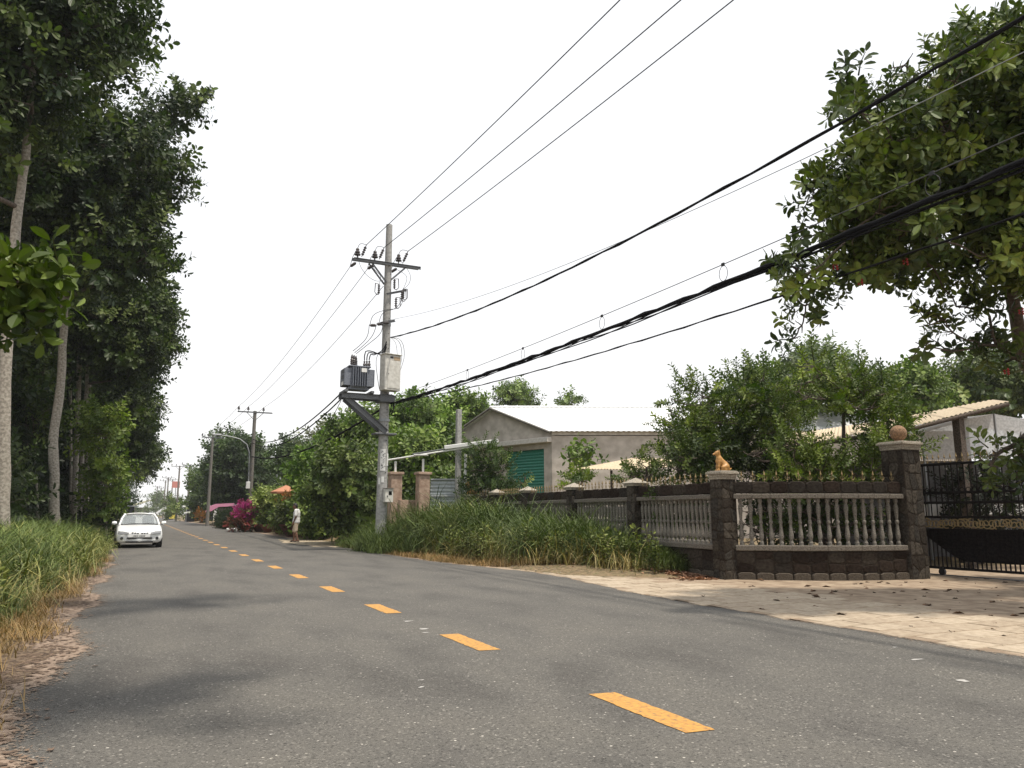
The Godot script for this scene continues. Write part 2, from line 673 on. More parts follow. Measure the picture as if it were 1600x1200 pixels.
func build_ground() -> void:
	var gm := StandardMaterial3D.new()
	gm.albedo_texture = noise_tex(1024, 0.012, [[0.2, Color(0.10, 0.085, 0.04)], [0.42, Color(0.17, 0.12, 0.065)], [0.6, Color(0.24, 0.17, 0.095)], [0.8, Color(0.12, 0.11, 0.045)]], 3, 6)
	gm.roughness = 0.95
	gm.uv1_triplanar = true
	gm.uv1_world_triplanar = true
	gm.uv1_scale = Vector3.ONE * 0.31
	gm.heightmap_enabled = true
	gm.heightmap_texture = noise_tex(512, 0.05, [[0.2, grey(0)], [0.8, grey(1)]], 4, 5)
	gm.heightmap_scale = 3.0
	var g := Geo.new()
	var xs := [-900.0, -300.0, -120.0, -60.0, -30.0, -16.0, -9.0, -6.0]
	var x := -4.6
	while x < 16.0:
		xs.append(x)
		x += 0.4
	xs.append_array([18.0, 24.0, 34.0, 60.0, 120.0, 300.0, 900.0])
	var ds := [-60.0, -20.0, -8.0]
	var d := -4.0
	while d < 44.0:
		ds.append(d)
		d += 1.0
	ds.append_array([48.0, 56.0, 70.0, 100.0, 160.0, 300.0, 600.0, 1500.0])
	var nz := FastNoiseLite.new()
	nz.frequency = 0.6
	for i in xs.size() - 1:
		for j in ds.size() - 1:
			var q := []
			for k in [[0, 0], [1, 0], [1, 1], [0, 1]]:
				var px: float = xs[i + k[0]]
				var pd: float = ds[j + k[1]]
				var h := gh(px, pd)
				if (px < -1.6 or (px > 8.8 and pd > 15.0)) and absf(px) < 40.0:
					h += nz.get_noise_2d(px * 1.4, pd) * 0.07
				q.append(Vector3(px, h, -pd))
			g.face([q[0], q[1], q[2]], Vector3.UP)
			g.face([q[0], q[2], q[3]], Vector3.UP)
	tag(part("ground", g, gm), "brown dry earth and weeds on both sides of the road", "ground", "", "structure")

func sheet(called: String, ds: Array, left: Callable, right: Callable, y: float, cols: int, m: Material, tile: float, tile2 := 20.0) -> MeshInstance3D:
	var g := Geo.new()
	for j in ds.size() - 1:
		for i in cols:
			var p := []
			for k in [[0, 0], [1, 0], [1, 1], [0, 1]]:
				var dd: float = ds[j + k[1]]
				var xx := lerpf(left.call(dd), right.call(dd), (i + k[0]) / float(cols))
				p.append(Vector3(xx, y, -dd))
			for t in [[0, 1, 2], [0, 2, 3]]:
				g.tri(p[t[0]], p[t[1]], p[t[2]], Vector3.UP, Vector3.UP, Vector3.UP)
				for k in [0, 2, 1]:
					var s: Vector3 = p[t[k]]
					g.uv.append(Vector2(s.x, s.z) / tile)
					g.uv2.append(Vector2((s.x + 1.7) * 2.2, s.z) / tile2)
	return part(called, g, m)

func asphalt_grain() -> ImageTexture:
	# bitumen with stones of many sizes: each pixel is about two millimetres
	var n := 1024
	var r := RandomNumberGenerator.new()
	r.seed = 212
	var f := PackedFloat32Array()
	f.resize(n * n)
	for i in n * n:
		f[i] = 0.092 + 0.05 * (r.randf() - 0.5) + 0.03 * (r.randf() - 0.5)
	for k in 26000:
		var cx := r.randi() % n
		var cy := r.randi() % n
		var rad := 1 + int(pow(r.randf(), 2.5) * 4.0)
		var t := r.randf()
		var v := r.randf_range(0.03, 0.065)
		if t > 0.45: v = r.randf_range(0.1, 0.17)
		if t > 0.92: v = r.randf_range(0.17, 0.28)
		if t > 0.992: v = r.randf_range(0.4, 0.6)
		var sx := r.randf_range(0.7, 1.3)
		for y in range(-rad, rad + 1):
			for x in range(-rad, rad + 1):
				if x * x * sx + y * y <= rad * rad:
					var i := posmod(cx + x, n) + n * posmod(cy + y, n)
					f[i] = lerpf(f[i], v, 0.8)
	var by := PackedByteArray()
	by.resize(n * n * 3)
	for i in n * n:
		var c := Color(f[i] * 1.22, f[i] * 1.155, f[i] * 1.04).linear_to_srgb()
		by[i * 3] = int(clampf(c.r, 0, 1) * 255.0)
		by[i * 3 + 1] = int(clampf(c.g, 0, 1) * 255.0)
		by[i * 3 + 2] = int(clampf(c.b, 0, 1) * 255.0)
	return ImageTexture.create_from_image(Image.create_from_data(n, n, false, Image.FORMAT_RGB8, by))

func build_road() -> void:
	var a := StandardMaterial3D.new()
	a.albedo_texture = asphalt_grain()
	a.roughness = 0.86
	a.metallic_specular = 0.45
	a.detail_enabled = true
	a.detail_uv_layer = BaseMaterial3D.DETAIL_UV_2
	a.detail_blend_mode = BaseMaterial3D.BLEND_MODE_MUL
	a.detail_albedo = noise_tex(2048, 0.005, [[0.18, Color(0.68, 0.67, 0.66)], [0.34, Color(0.82, 0.81, 0.8)], [0.5, Color(0.9, 0.89, 0.87)], [0.62, Color(0.95, 0.935, 0.91)], [0.85, Color(1.0, 0.98, 0.94)]], 22, 9)
	a.heightmap_enabled = true
	a.heightmap_texture = noise_tex(1024, 0.2, [[0.1, grey(0)], [0.9, grey(1)]], 24, 3)
	a.heightmap_scale = 0.2
	var ds := steps(-8.0, 322.0, 0.2, 1.06)
	var road := sheet("road", ds, func(_d): return -1.9, func(d): return edge_right(d), 0.0, 6, a, 2.2, 27.0)
	tag(road, "grey worn asphalt road running straight into the distance", "road", "", "structure")
	# the centre line: short yellow dashes, one every 3.2 metres, rough at the edges
	var paint := StandardMaterial3D.new()
	paint.albedo_texture = noise_tex(512, 0.04, [[0.08, Color(0.14, 0.11, 0.08)], [0.2, Color(0.3, 0.165, 0.06)], [0.33, Color(0.43, 0.215, 0.05)], [0.56, Color(0.48, 0.25, 0.055)], [1.0, Color(0.56, 0.30, 0.065)]], 23, 6)
	paint.roughness = 0.7
	paint.uv1_triplanar = true
	paint.uv1_world_triplanar = true
	paint.uv1_scale = Vector3.ONE * 0.9
	var r := RandomNumberGenerator.new()
	r.seed = 5
	for i in 46:
		var d0 := 4.12 + 3.235 * i - 3.235
		var g := Geo.new()
		var l := []
		var rr := []
		var cnt := 24 if i < 8 else 4
		var skew := 0.03
		for k in cnt + 1:
			var t := k / float(cnt)
			var j := 0.008 if i < 8 else 0.0
			l.append(Vector3(3.18 + r.randf_range(-j, j), 0.004, -(d0 + t * 1.15 + (r.randf_range(-0.01, 0.01) if k % cnt == 0 else 0.0))))
			rr.append(Vector3(3.40 + r.randf_range(-j, j), 0.004, -(d0 - skew + t * 1.15)))
		for k in cnt:
			g.face([l[k], rr[k], rr[k + 1], l[k + 1]], Vector3.UP)
		var o := part("lane_dash", g, paint, road)
		if i == 0:
			o.set_meta("label", "yellow painted centre dash")
	# flecks of white paint and small pale repairs on the asphalt
	var chalk := plain(Color(0.4, 0.385, 0.36), 0.85)
	for q in [[3.2, 9.72, 0.1], [3.18, 9.0, 0.1], [3.1, 8.72, 0.06], [2.2, 6.3, 0.04], [2.12, 6.05, 0.05], [6.7, 5.15, 0.09], [6.2, 4.35, 0.09], [7.1, 5.7, 0.06], [6.0, 6.3, 0.03], [0.85, 5.2, 0.03], [1.4, 7.2, 0.025], [4.6, 5.3, 0.03], [5.2, 7.7, 0.03], [2.75, 5.0, 0.02]]:
		var g := Geo.new()
		var p := []
		for k in 9:
			var an := TAU * k / 9.0
			var rad: float = q[2] * r.randf_range(0.25, 0.95)
			p.append(Vector3(q[0] + cos(an) * rad, 0.004, -q[1] + sin(an) * rad * 0.6))
		g.face(p, Vector3.UP)
		part("paint_fleck", g, chalk, road)

	# sand that has washed over both edges
	var sand := StandardMaterial3D.new()
	sand.albedo_texture = noise_tex(1024, 0.02, [[0.1, Color(0.15, 0.105, 0.075)], [0.36, Color(0.21, 0.15, 0.11)], [0.55, Color(0.26, 0.193, 0.143)], [0.8, Color(0.31, 0.24, 0.18)]], 31, 9)
	sand.roughness = 0.95
	sand.uv1_triplanar = true
	sand.uv1_world_triplanar = true
	sand.uv1_scale = Vector3.ONE * 0.75
	sand.heightmap_enabled = true
	sand.heightmap_texture = noise_tex(512, 0.12, [[0.2, grey(0)], [0.8, grey(1)]], 32, 5)
	sand.heightmap_scale = 0.25
	M.sand = sand
	var s1 := sheet("sandy_shoulder_left", steps(-8.0, 300.0, 0.05, 1.05), func(_d): return -2.0, func(d): return edge_left(d), 0.005, 4, sand, 2.0)
	var humus := sand.duplicate()
	humus.albedo_texture = noise_tex(1024, 0.02, [[0.15, Color(0.05, 0.034, 0.022)], [0.4, Color(0.105, 0.07, 0.045)], [0.6, Color(0.15, 0.105, 0.066)], [0.85, Color(0.2, 0.145, 0.09)]], 37, 9)
	var s0 := sheet("forest_soil", steps(-8.0, 60.0, 0.05, 1.05), func(_d): return -2.3, func(d): return edge_left(d) - 0.3 - 0.12 * sin(d * 2.1) - 0.09 * sin(d * 5.3 + 1.0) - 0.04 * sin(d * 13.0) - 0.03 * sin(d * 31.0), 0.0085, 3, humus, 2.0)
	tag(s0, "brown humus strip under the forest side grass edge", "soil", "", "structure")
	tag(s1, "reddish sand shoulder between the tall grass and the asphalt", "shoulder", "", "structure")
	var s2 := sheet("sandy_shoulder_right", steps(16.0, 300.0, 0.2, 1.05), func(d): return edge_right(d) - 0.4, func(d): return edge_right(d) + 0.55 + 1.4 * smooth(30.0, 36.0, d), -0.006, 3, sand, 2.0)
	tag(s2, "narrow pale sand shoulder below the fence side grass", "shoulder", "", "structure")
	# the sandy track that leaves the road where the man walks
	var g2 := Geo.new()
	var rim := []
	for k in 40:
		var an := TAU * k / 40.0
		var w := 1.0 + 0.1 * sin(k * 2.3) + 0.06 * sin(k * 5.1)
		rim.append(Vector3(7.9 + cos(an) * 1.45 * w, 0.006, -(38.0 + sin(an) * 6.0 * w)))
	for k in 40:
		g2.face([Vector3(7.9, 0.006, -38.0), rim[k], rim[(k + 1) % 40]], Vector3.UP)
	var pale := sand.duplicate()
	pale.albedo_texture = noise_tex(512, 0.03, [[0.2, Color(0.3, 0.23, 0.15)], [0.5, Color(0.45, 0.37, 0.26)], [0.8, Color(0.52, 0.45, 0.33)]], 33, 6)
	M.pale_sand = pale
	tag(part("sandy_track", g2, pale), "pale sandy patch at the road edge under the walking man", "track", "", "structure")

func build_driveway() -> void:
	# smooth concrete in front of the gate
	var con := mottled(Color(0.24, 0.18, 0.127), Color(0.36, 0.283, 0.205), 0.4, 0.9, 41, 0.4, 0.012, 6)
	con.metallic_specular = 0.3
	var g := Geo.new()
	var poly := PackedVector2Array([Vector2(7.6, -2.0), Vector2(30.0, -2.0), Vector2(30.0, 16.0), Vector2(16.2, 16.0), Vector2(16.2, 12.4), Vector2(14.6, 11.9), Vector2(12.6, 12.4), Vector2(11.3, 13.4), Vector2(10.4, 14.9), Vector2(9.3, 17.2), Vector2(8.5, 19.4), Vector2(7.9, 20.0), Vector2(7.9, 12.0)])
	var idx := Geometry2D.triangulate_polygon(poly)
	for i in range(0, idx.size(), 3):
		var e := []
		for k in 3:
			e.append(Vector3(poly[idx[i + k]].x, -0.004, -poly[idx[i + k]].y))
		g.face(e, Vector3.UP)
	var drive := part("driveway", g, con)
	tag(drive, "pale smooth concrete driveway in front of the iron gate", "driveway", "", "structure")
	# a strip of thin paving slabs along the road edge
	var r := RandomNumberGenerator.new()
	r.seed = 42
	var mats := []
	for k in 4:
		mats.append(mottled(Color(0.29, 0.225, 0.158).lerp(Color(0.35, 0.28, 0.2), k / 3.0), Color(0.38, 0.305, 0.22).lerp(Color(0.45, 0.37, 0.275), k / 3.0), 0.7, 0.9, 43 + k, 0.4, 0.02, 6))
	var pave := thing("pavement", "strip of pale paving slabs between asphalt and driveway", "pavement", Vector3.ZERO, 0.0, "", "structure")
	var row := 0
	var d := 3.6
	while d < 19.5:
		var x := 7.6 - (0.3 if row % 2 else 0.0)
		while x < 10.9:
			var w := 0.62
			var cx := x + w * 0.5
			var cd := d + 0.21
			var limit := 10.4 if cd < 11.0 else 10.4 - (cd - 11.0) * 0.27
			if cx - 0.3 > edge_right(cd) - 0.25 and cx < limit + r.randf_range(-0.25, 0.25) and not (cd < 5.0 and cx > 8.6):
				var sg := Geo.new()
				var p := []
				for k in [[-1, -1], [1, -1], [1, 1], [-1, 1]]:
					var q := Vector3(cx + k[0] * (w * 0.5 - 0.011) + r.randf_range(-0.012, 0.012), 0.0, -(cd + k[1] * 0.199 + r.randf_range(-0.01, 0.01)))
					q.x = maxf(q.x, edge_right(-q.z) + 0.012)
					p.append(q)
				if p[1].x - p[0].x > 0.08:
					var y0 := 0.004 + r.randf_range(-0.003, 0.004)
					var top := []
					var c0: Vector3 = (p[0] + p[1] + p[2] + p[3]) * 0.25
					for q in p:
						top.append((q as Vector3).lerp(c0, 0.03) + Vector3(0, y0, 0))
					sg.face(top, Vector3.UP)
					for k in 4:
						var k2 := (k + 1) % 4
						sg.face([p[k] - Vector3(0, 0.012, 0), p[k2] - Vector3(0, 0.012, 0), top[k2], top[k]], (p[k] + p[k2]) * 0.5 - c0)
					part("paving_slab", sg, mats[r.randi() % 4], pave)
			x += w
		d += 0.42
		row += 1

# ---------------------------------------------------------------- grass and litter
func tuft(blades: int, h: float, spread: float, width: float, bend: float, sd: int) -> ArrayMesh:
	var r := RandomNumberGenerator.new()
	r.seed = sd
	var g := Geo.new()
	for i in blades:
		var a := r.randf() * TAU
		var o := Vector3(cos(a), 0, sin(a))
		var p := Vector3(r.randfn() * spread * 0.35, -0.03, r.randfn() * spread * 0.35)
		var len := h * r.randf_range(0.55, 1.1)
		var lean := r.randf_range(0.05, 0.65)
		var curl := bend * r.randf_range(0.4, 1.7)
		var side := o.cross(Vector3.UP)
		var twist := r.randf_range(-0.6, 0.6)
		side = (side + o * twist).normalized()
		var w := width * r.randf_range(0.7, 1.3)
		var b := r.randf_range(0.65, 1.3)
		g.col = Color(b * r.randf_range(0.9, 1.25), b, b * r.randf_range(0.7, 1.0))
		if r.randf() < 0.2:
			g.col = Color(2.3, 1.55, 1.3) * r.randf_range(0.7, 1.2)
		var last := p
		var lw := w
		var up := Vector3.UP
		for k in 4:
			var t := (k + 1) / 4.0
			var ang := lean + curl * t * t
			var q := last + (o * sin(ang) + up * cos(ang)) * len * 0.25
			var nw := w * (1.0 - t * 0.85) if k < 3 else 0.0
			var nn := (o * -cos(ang) + up * sin(ang) + up * 0.4).normalized()
			g.tri(last - side * lw, last + side * lw, q + side * nw, nn, nn, nn)
			if nw > 0.0:
				g.tri(last - side * lw, q + side * nw, q - side * nw, nn, nn, nn)
			last = q
			lw = nw
	return g.mesh()

func field(called: String, label: String, category: String, mesh: Mesh, m: Material, cnt: int, sd: int, pick: Callable, dark: Color, light: Color, scale := Vector2(0.7, 1.25), nf := 0.5, clumpy := false) -> void:
	# pick gives a spot (x, d, scale) or a negative scale for none
	var r := RandomNumberGenerator.new()
	r.seed = sd
	var nz := FastNoiseLite.new()
	nz.seed = sd
	nz.frequency = nf
	var xf := []
	var cols := []
	for i in cnt:
		var q: Vector3 = pick.call(r)
		if q.z <= 0.0 or (clumpy and nz.get_noise_2d(q.x * 2.2, q.y * 1.6) < -0.12 and r.randf() < 0.82):
			continue
		var s := q.z * r.randf_range(scale.x, scale.y) * (1.0 + 0.6 * nz.get_noise_2d(q.x * 2.2, q.y * 1.6))
		var b := Basis(Vector3.UP, r.randf() * TAU).scaled(Vector3.ONE * s)
		b = Basis(Vector3(r.randfn(), 0, r.randfn() + 0.01).normalized(), r.randf_range(-0.3, 0.3)) * b
		xf.append(Transform3D(b, Vector3(q.x, gh(q.x, q.y) + 0.01, -q.y)))
		var t := clampf(0.5 + nz.get_noise_2d(q.x * 3.0, q.y * 3.0) * 0.9 + r.randf_range(-0.3, 0.3), 0.0, 1.0)
		cols.append(dark.lerp(light, t))
	tag(many(called, mesh, m, xf, cols, self), label, category, "", "stuff")

func build_grass() -> void:
	var tall := tuft(54, 1.05, 0.6, 0.0085, 1.4, 1)
	var tall2 := tuft(26, 1.1, 0.5, 0.016, 2.0, 2)
	var short := tuft(26, 0.32, 0.4, 0.006, 1.2, 3)
	# near side of the forest: dense tall grass
	field("roadside_grass", "dense tall green grass between the forest trees and the left sand shoulder", "grass", tall, M.grass, 6000, 101, func(r):
		var d: float = 9.0 + pow(r.randf(), 1.3) * 34.0
		var front := -1.45 + 0.55 * smooth(11.0, 22.0, d) + 0.12 * sin(d * 1.7)
		var x: float = front - pow(r.randf(), 0.8) * 4.6
		var into := front - x
		return Vector3(x, d, lerpf(0.4, 0.92, smooth(0.0, 1.3, into)) * lerpf(0.8, 1.0, smooth(9.0, 14.0, d))),
		Color(0.034, 0.06, 0.016), Color(0.15, 0.2, 0.052), Vector2(0.45, 1.3), 0.5, true)
	field("drooping_grass", "arching lighter grass blades mixed through the forest side verge", "grass", tall2, M.grass, 380, 102, func(r):
		var d: float = 9.5 + r.randf() * 26.0
		var front := -1.4 + 0.55 * smooth(11.0, 22.0, d)
		var x: float = front - 0.15 - r.randf() * 3.4
		return Vector3(x, d, 0.95),
		Color(0.12, 0.15, 0.04), Color(0.36, 0.35, 0.14), Vector2(0.6, 1.2), 0.5, true)
	field("dry_grass_left", "short dry yellowish grass creeping over the sand below the tall verge", "grass", short, M.grass, 1700, 103, func(r):
		var d: float = 5.0 + r.randf() * 24.0
		var front := -0.95 + 0.1 * smooth(11.0, 22.0, d)
		var x: float = front - absf(r.randfn()) * 0.45 + 0.14 * sin(d * 1.3)
		return Vector3(x, d, 0.75),
		Color(0.15, 0.105, 0.045), Color(0.34, 0.225, 0.1), Vector2(0.4, 1.2), 0.9, true)
	# fence side
	field("tall_verge_grass", "tall reedy green grass growing between the transformer pole and the baluster fence", "grass", tall, M.grass, 4300, 104, func(r):
		var d: float = 14.4 + r.randf() * 19.1
		var front := 9.15 - 1.25 * smooth(22.5, 26.5, d) + 1.0 * smooth(21.0, 15.0, d) + 1.2 * smooth(16.4, 14.2, d) + 0.2 * sin(d * 1.3) + 0.15 * sin(d * 3.7)
		var back := 11.15 + 0.06 * (d - 13.0)
		if d > 26.5: back += (d - 26.5) * 0.6
		var x: float = front + r.randf() * maxf(0.1, back - front)
		var s := lerpf(0.55 + 0.35 * smooth(24.0, 27.0, d), 1.4, smooth(0.0, 1.3, x - front))
		s *= 1.0 + 0.4 * smooth(21.0, 25.0, d) * smooth(9.4, 10.6, x) - 0.4 * smooth(29.5, 33.0, d)
		return Vector3(x, d, s),
		Color(0.034, 0.06, 0.016), Color(0.15, 0.2, 0.052), Vector2(0.45, 1.3), 0.5, true)
	field("reed_grass", "pale arching reeds sticking up before the metal sheet gate", "grass", tall2, M.grass, 1100, 105, func(r):
		var d: float = 19.0 + r.randf() * 10.0
		var x: float = 9.0 + r.randf() * 2.5
		return Vector3(x, d, 1.0 + 0.75 * smooth(22.0, 25.0, d) * smooth(9.4, 10.4, x)),
		Color(0.12, 0.15, 0.04), Color(0.36, 0.35, 0.14), Vector2(0.6, 1.2), 0.5, true)
	field("dry_verge_grass", "short straw coloured dry grass along the asphalt below the tall verge", "grass", short, M.grass, 4200, 106, func(r):
		var d: float = 14.4 + r.randf() * 24.0
		var e := edge_right(d)
		var x: float = e + 0.18 + absf(r.randfn()) * (0.6 + 0.4 * smooth(22.0, 18.0, d))
		if d < 19.0 and x < 8.2 + (19.0 - d) * 0.62: x = 8.3 + (19.0 - d) * 0.62 + absf(r.randfn()) * 0.35
		if d > 33.0: x += 1.2
		return Vector3(x, d, 0.8),
		Color(0.15, 0.105, 0.045), Color(0.34, 0.225, 0.1), Vector2(0.5, 1.2), 0.9, true)
	field("far_verge_grass", "low green weeds along the edge beyond the walking man", "grass", short, M.grass, 1800, 107, func(r):
		var d: float = 36.0 + r.randf() * 60.0
		var x: float = edge_right(d) + 1.0 + r.randf() * 2.5
		if d < 45.0: x += 0.9
		return Vector3(x, d, 1.3),
		Color(0.09, 0.09, 0.03), Color(0.25, 0.2, 0.08))
	var straw := tuft(24, 0.75, 0.5, 0.008, 1.6, 4)
	field("straw_grass", "bleached straw stalks standing in the green verge below the fence", "grass", straw, M.grass, 700, 108, func(r):
		var d: float = 15.0 + r.randf() * 15.0
		var x: float = 8.7 + 1.2 * smooth(20.0, 15.0, d) + r.randf() * 2.0
		return Vector3(x, d, 0.9),
		Color(0.16, 0.14, 0.05), Color(0.42, 0.34, 0.16), Vector2(0.6, 1.3), 0.5, true)
	field("dry_stalks", "bleached dry stalks and weeds at the foot of the forest verge", "grass", straw, M.grass, 380, 109, func(r):
		var d: float = 4.5 + r.randf() * 22.0
		var x: float = -1.35 - r.randf() * 1.1 + 0.4 * smooth(12.0, 22.0, d) - 0.25 * smooth(9.0, 5.0, d)
		return Vector3(x, d, 0.62),
		Color(0.16, 0.14, 0.05), Color(0.42, 0.34, 0.16), Vector2(0.5, 1.2), 0.5, true)
	field("verge_weeds", "broad leaved weeds mixed into the tall grass below the fence", "weeds", SPRIG.weed, M.leaf, 800, 121, func(r):
		var d: float = 14.2 + r.randf() * 18.0
		var x: float = 8.6 + 1.3 * smooth(20.0, 15.0, d) + pow(r.randf(), 1.4) * 2.2
		return Vector3(x, d, 0.9),
		Color(0.05, 0.075, 0.02), Color(0.24, 0.27, 0.07), Vector2(0.6, 1.5), 0.5, true)
	field("forest_weeds", "broad leaved weeds mixed into the grass on the forest side", "weeds", SPRIG.weed, M.leaf, 600, 122, func(r):
		var d: float = 8.0 + pow(r.randf(), 1.2) * 30.0
		var x: float = -1.35 + 0.5 * smooth(11.0, 22.0, d) - pow(r.randf(), 0.9) * 2.8
		return Vector3(x, d, 0.75),
		Color(0.05, 0.075, 0.02), Color(0.24, 0.27, 0.07), Vector2(0.6, 1.5), 0.5, true)
	# thin drifts that feather the sand into the asphalt
	var fg := Geo.new()
	var rim := []
	for k in 9:
		var an := TAU * k / 9.0
		var w := 0.6 + 0.4 * sin(k * 2.7)
		rim.append(Vector3(cos(an) * w, 0, sin(an) * w * 0.7))
	for k in 9:
		fg.face([Vector3.ZERO, rim[k], rim[(k + 1) % 9]], Vector3.UP)
	var fm := fg.mesh()
	var drift := StandardMaterial3D.new()
	drift.vertex_color_use_as_albedo = true
	drift.roughness = 0.95
	var rr := RandomNumberGenerator.new()
	rr.seed = 66
	var xf := []
	var cols := []
	for i in 9000:
		var d: float = 4.0 + pow(rr.randf(), 1.4) * 30.0
		var left := rr.randf() < 0.7
		var off := absf(rr.randfn()) * 0.11
		var x := edge_left(d) + off - 0.02
		if not left:
			x = edge_right(d) - absf(rr.randfn()) * 0.07 + 0.02
			off *= 0.7
		var s := rr.randf_range(0.006, 0.03) * clampf(1.2 - off * 4.0, 0.25, 1.0)
		xf.append(Transform3D(Basis(Vector3.UP, rr.randf() * TAU).scaled(Vector3.ONE * s), Vector3(x, 0.0065 + rr.randf() * 0.0015, -d)))
		var t := rr.randf()
		cols.append(Color(0.15, 0.105, 0.075).lerp(Color(0.3, 0.23, 0.17), t))
	tag(many("sand_drift", fm, drift, xf, cols, self), "grains of sand feathering out over both asphalt edges", "sand", "", "stuff")
	xf = []
	cols = []
	for i in 5200:
		var d: float = 4.0 + pow(rr.randf(), 1.3) * 26.0
		var x := edge_left(d) - 0.3 + rr.randfn() * 0.16
		var s := rr.randf_range(0.01, 0.06)
		xf.append(Transform3D(Basis(Vector3.UP, rr.randf() * TAU).scaled(Vector3.ONE * s), Vector3(x, 0.0105 + rr.randf() * 0.002, -d)))
		cols.append(Color(0.06, 0.038, 0.026).lerp(Color(0.2, 0.135, 0.09), rr.randf()))
	tag(many("soil_crumbs", fm, drift, xf, cols, self), "dark soil crumbs and humus lying over the sand by the forest grass", "soil", "", "stuff")
	# fallen leaves and twigs
	var lg := Geo.new()
	leaf(lg, Vector3(0, 0.006, 0), Vector3(1, 0.12, 0).normalized(), Vector3.UP, 0.13, 0.06, 0.25, 0.1)
	var lm := lg.mesh()
	field("fallen_leaves", "scattered brown curled dead leaves on the concrete driveway", "leaves", lm, M.litter, 230, 111, func(r):
		var x: float = 8.0 + r.randf() * 8.5
		var d: float = 4.0 + r.randf() * 8.5
		if d > 15.0 - 0.3 * x + 2.0: return Vector3(0, 0, -1)
		if x < 10.0 and r.randf() < 0.6: return Vector3(0, 0, -1)
		return Vector3(x, d, 1.0),
		Color(0.035, 0.022, 0.014), Color(0.16, 0.09, 0.05), Vector2(0.5, 1.3))
	field("leaf_litter", "drift of reddish dead leaves below the corner pillar and grass edge", "leaves", lm, M.litter, 3200, 112, func(r):
		var t: float = pow(r.randf(), 0.7)
		var x: float = lerpf(8.9, 11.3, t) + r.randfn() * 0.16
		var d: float = lerpf(19.4, 13.3, t) + r.randfn() * 0.22
		if r.randf() < 0.5:
			d = 15.0 + r.randf() * 16.0
			x = edge_right(d) + 0.25 + r.randf() * 1.1
			if d < 19.0: x = maxf(x, 8.3 + (19.0 - d) * 0.62)
		elif r.randf() < 0.3:
			x = 10.75 + r.randfn() * 0.22
			d = 13.35 + r.randfn() * 0.16
		return Vector3(x, d, 0.9),
		Color(0.11, 0.055, 0.03), Color(0.40, 0.22, 0.13), Vector2(0.5, 1.3))
	field("corner_debris", "heap of dry twigs and rotten leaves beside the paving strip", "leaves", lm, M.litter, 900, 113, func(r):
		return Vector3(8.9 + absf(r.randfn()) * 0.9, 4.6 + r.randfn() * 0.45, 0.8),
		Color(0.07, 0.045, 0.03), Color(0.32, 0.22, 0.15), Vector2(0.4, 1.2))
	field("sand_litter", "small dead leaves and straw on the reddish sand shoulder", "leaves", lm, M.litter, 1500, 114, func(r):
		var d: float = 4.6 + r.randf() * 22.0
		return Vector3(-0.8 - absf(r.randfn()) * 0.5, d, 0.7),
		Color(0.06, 0.04, 0.025), Color(0.36, 0.26, 0.14), Vector2(0.3, 1.2))
	var pebble := Geo.new()
	pebble.lathe([Vector2(0, -0.4), Vector2(0.8, -0.2), Vector2(1.0, 0.2), Vector2(0.6, 0.6), Vector2(0, 0.75)], 6)
	field("pebbles", "small loose stones scattered on the sand beside the asphalt", "stones", pebble.mesh(), M.litter, 420, 115, func(r):
		var d: float = 4.4 + r.randf() * 14.0
		if r.randf() < 0.5:
			return Vector3(edge_left(d) - 0.1 - absf(r.randfn()) * 0.3, d, 0.014)
		return Vector3(edge_right(d) + 0.1 + absf(r.randfn()) * 0.3, d, 0.012),
		Color(0.12, 0.09, 0.07), Color(0.42, 0.36, 0.3), Vector2(0.4, 1.4))

# ---------------------------------------------------------------- stone fence
func stones(parent: Node3D, o: Vector3, u: Vector3, w: Vector3, size: Vector2, cols: int, rows: int, thick: float, mats: Array, r: RandomNumberGenerator, called := "stone", joint := 0.007) -> void:
	# uneven stones set on the plane (u across, w up), standing out along u x w
	var out := u.cross(w).normalized()
	var pt := []
	for j in rows + 1:
		var line := []
		for i in cols + 1:
			var p := Vector2(size.x * i / cols, size.y * j / rows)
			if i > 0 and i < cols: p.x += r.randf_range(-0.38, 0.38) * size.x / cols
			if j > 0 and j < rows: p.y += r.randf_range(-0.36, 0.36) * size.y / rows
			line.append(p)
		pt.append(line)
	for j in rows:
		for i in cols:
			var q := [pt[j][i], pt[j][i + 1], pt[j + 1][i + 1], pt[j + 1][i]]
			var c: Vector2 = (q[0] + q[1] + q[2] + q[3]) * 0.25
			var t := thick * r.randf_range(0.6, 1.25)
			var lowr := []
			var top := []
			for k in 8:
				var a: Vector2 = q[k / 2]
				var b: Vector2 = q[(k / 2 + 1) % 4]
				var pr: Vector2 = q[(k / 2 + 3) % 4]
				var e := a.lerp(b, 0.2) if k % 2 == 1 else a.lerp(pr, 0.2)
				var dir := (c - e).normalized()
				e += dir * joint
				var e2 := e.lerp(c, 0.14)
				lowr.append(o + u * e.x + w * e.y)
				top.append(o + u * e2.x + w * e2.y + out * t * r.randf_range(0.85, 1.1))
			var g := Geo.new()
			g.face(top, out)
			for k in 8:
				var k2 := (k + 1) % 8
				g.face([lowr[k], lowr[k2], top[k2], top[k]], (lowr[k] + lowr[k2]) * 0.5 - (o + u * c.x + w * c.y) + out * 0.01)
			part(called, g, mats[r.randi() % mats.size()], parent)

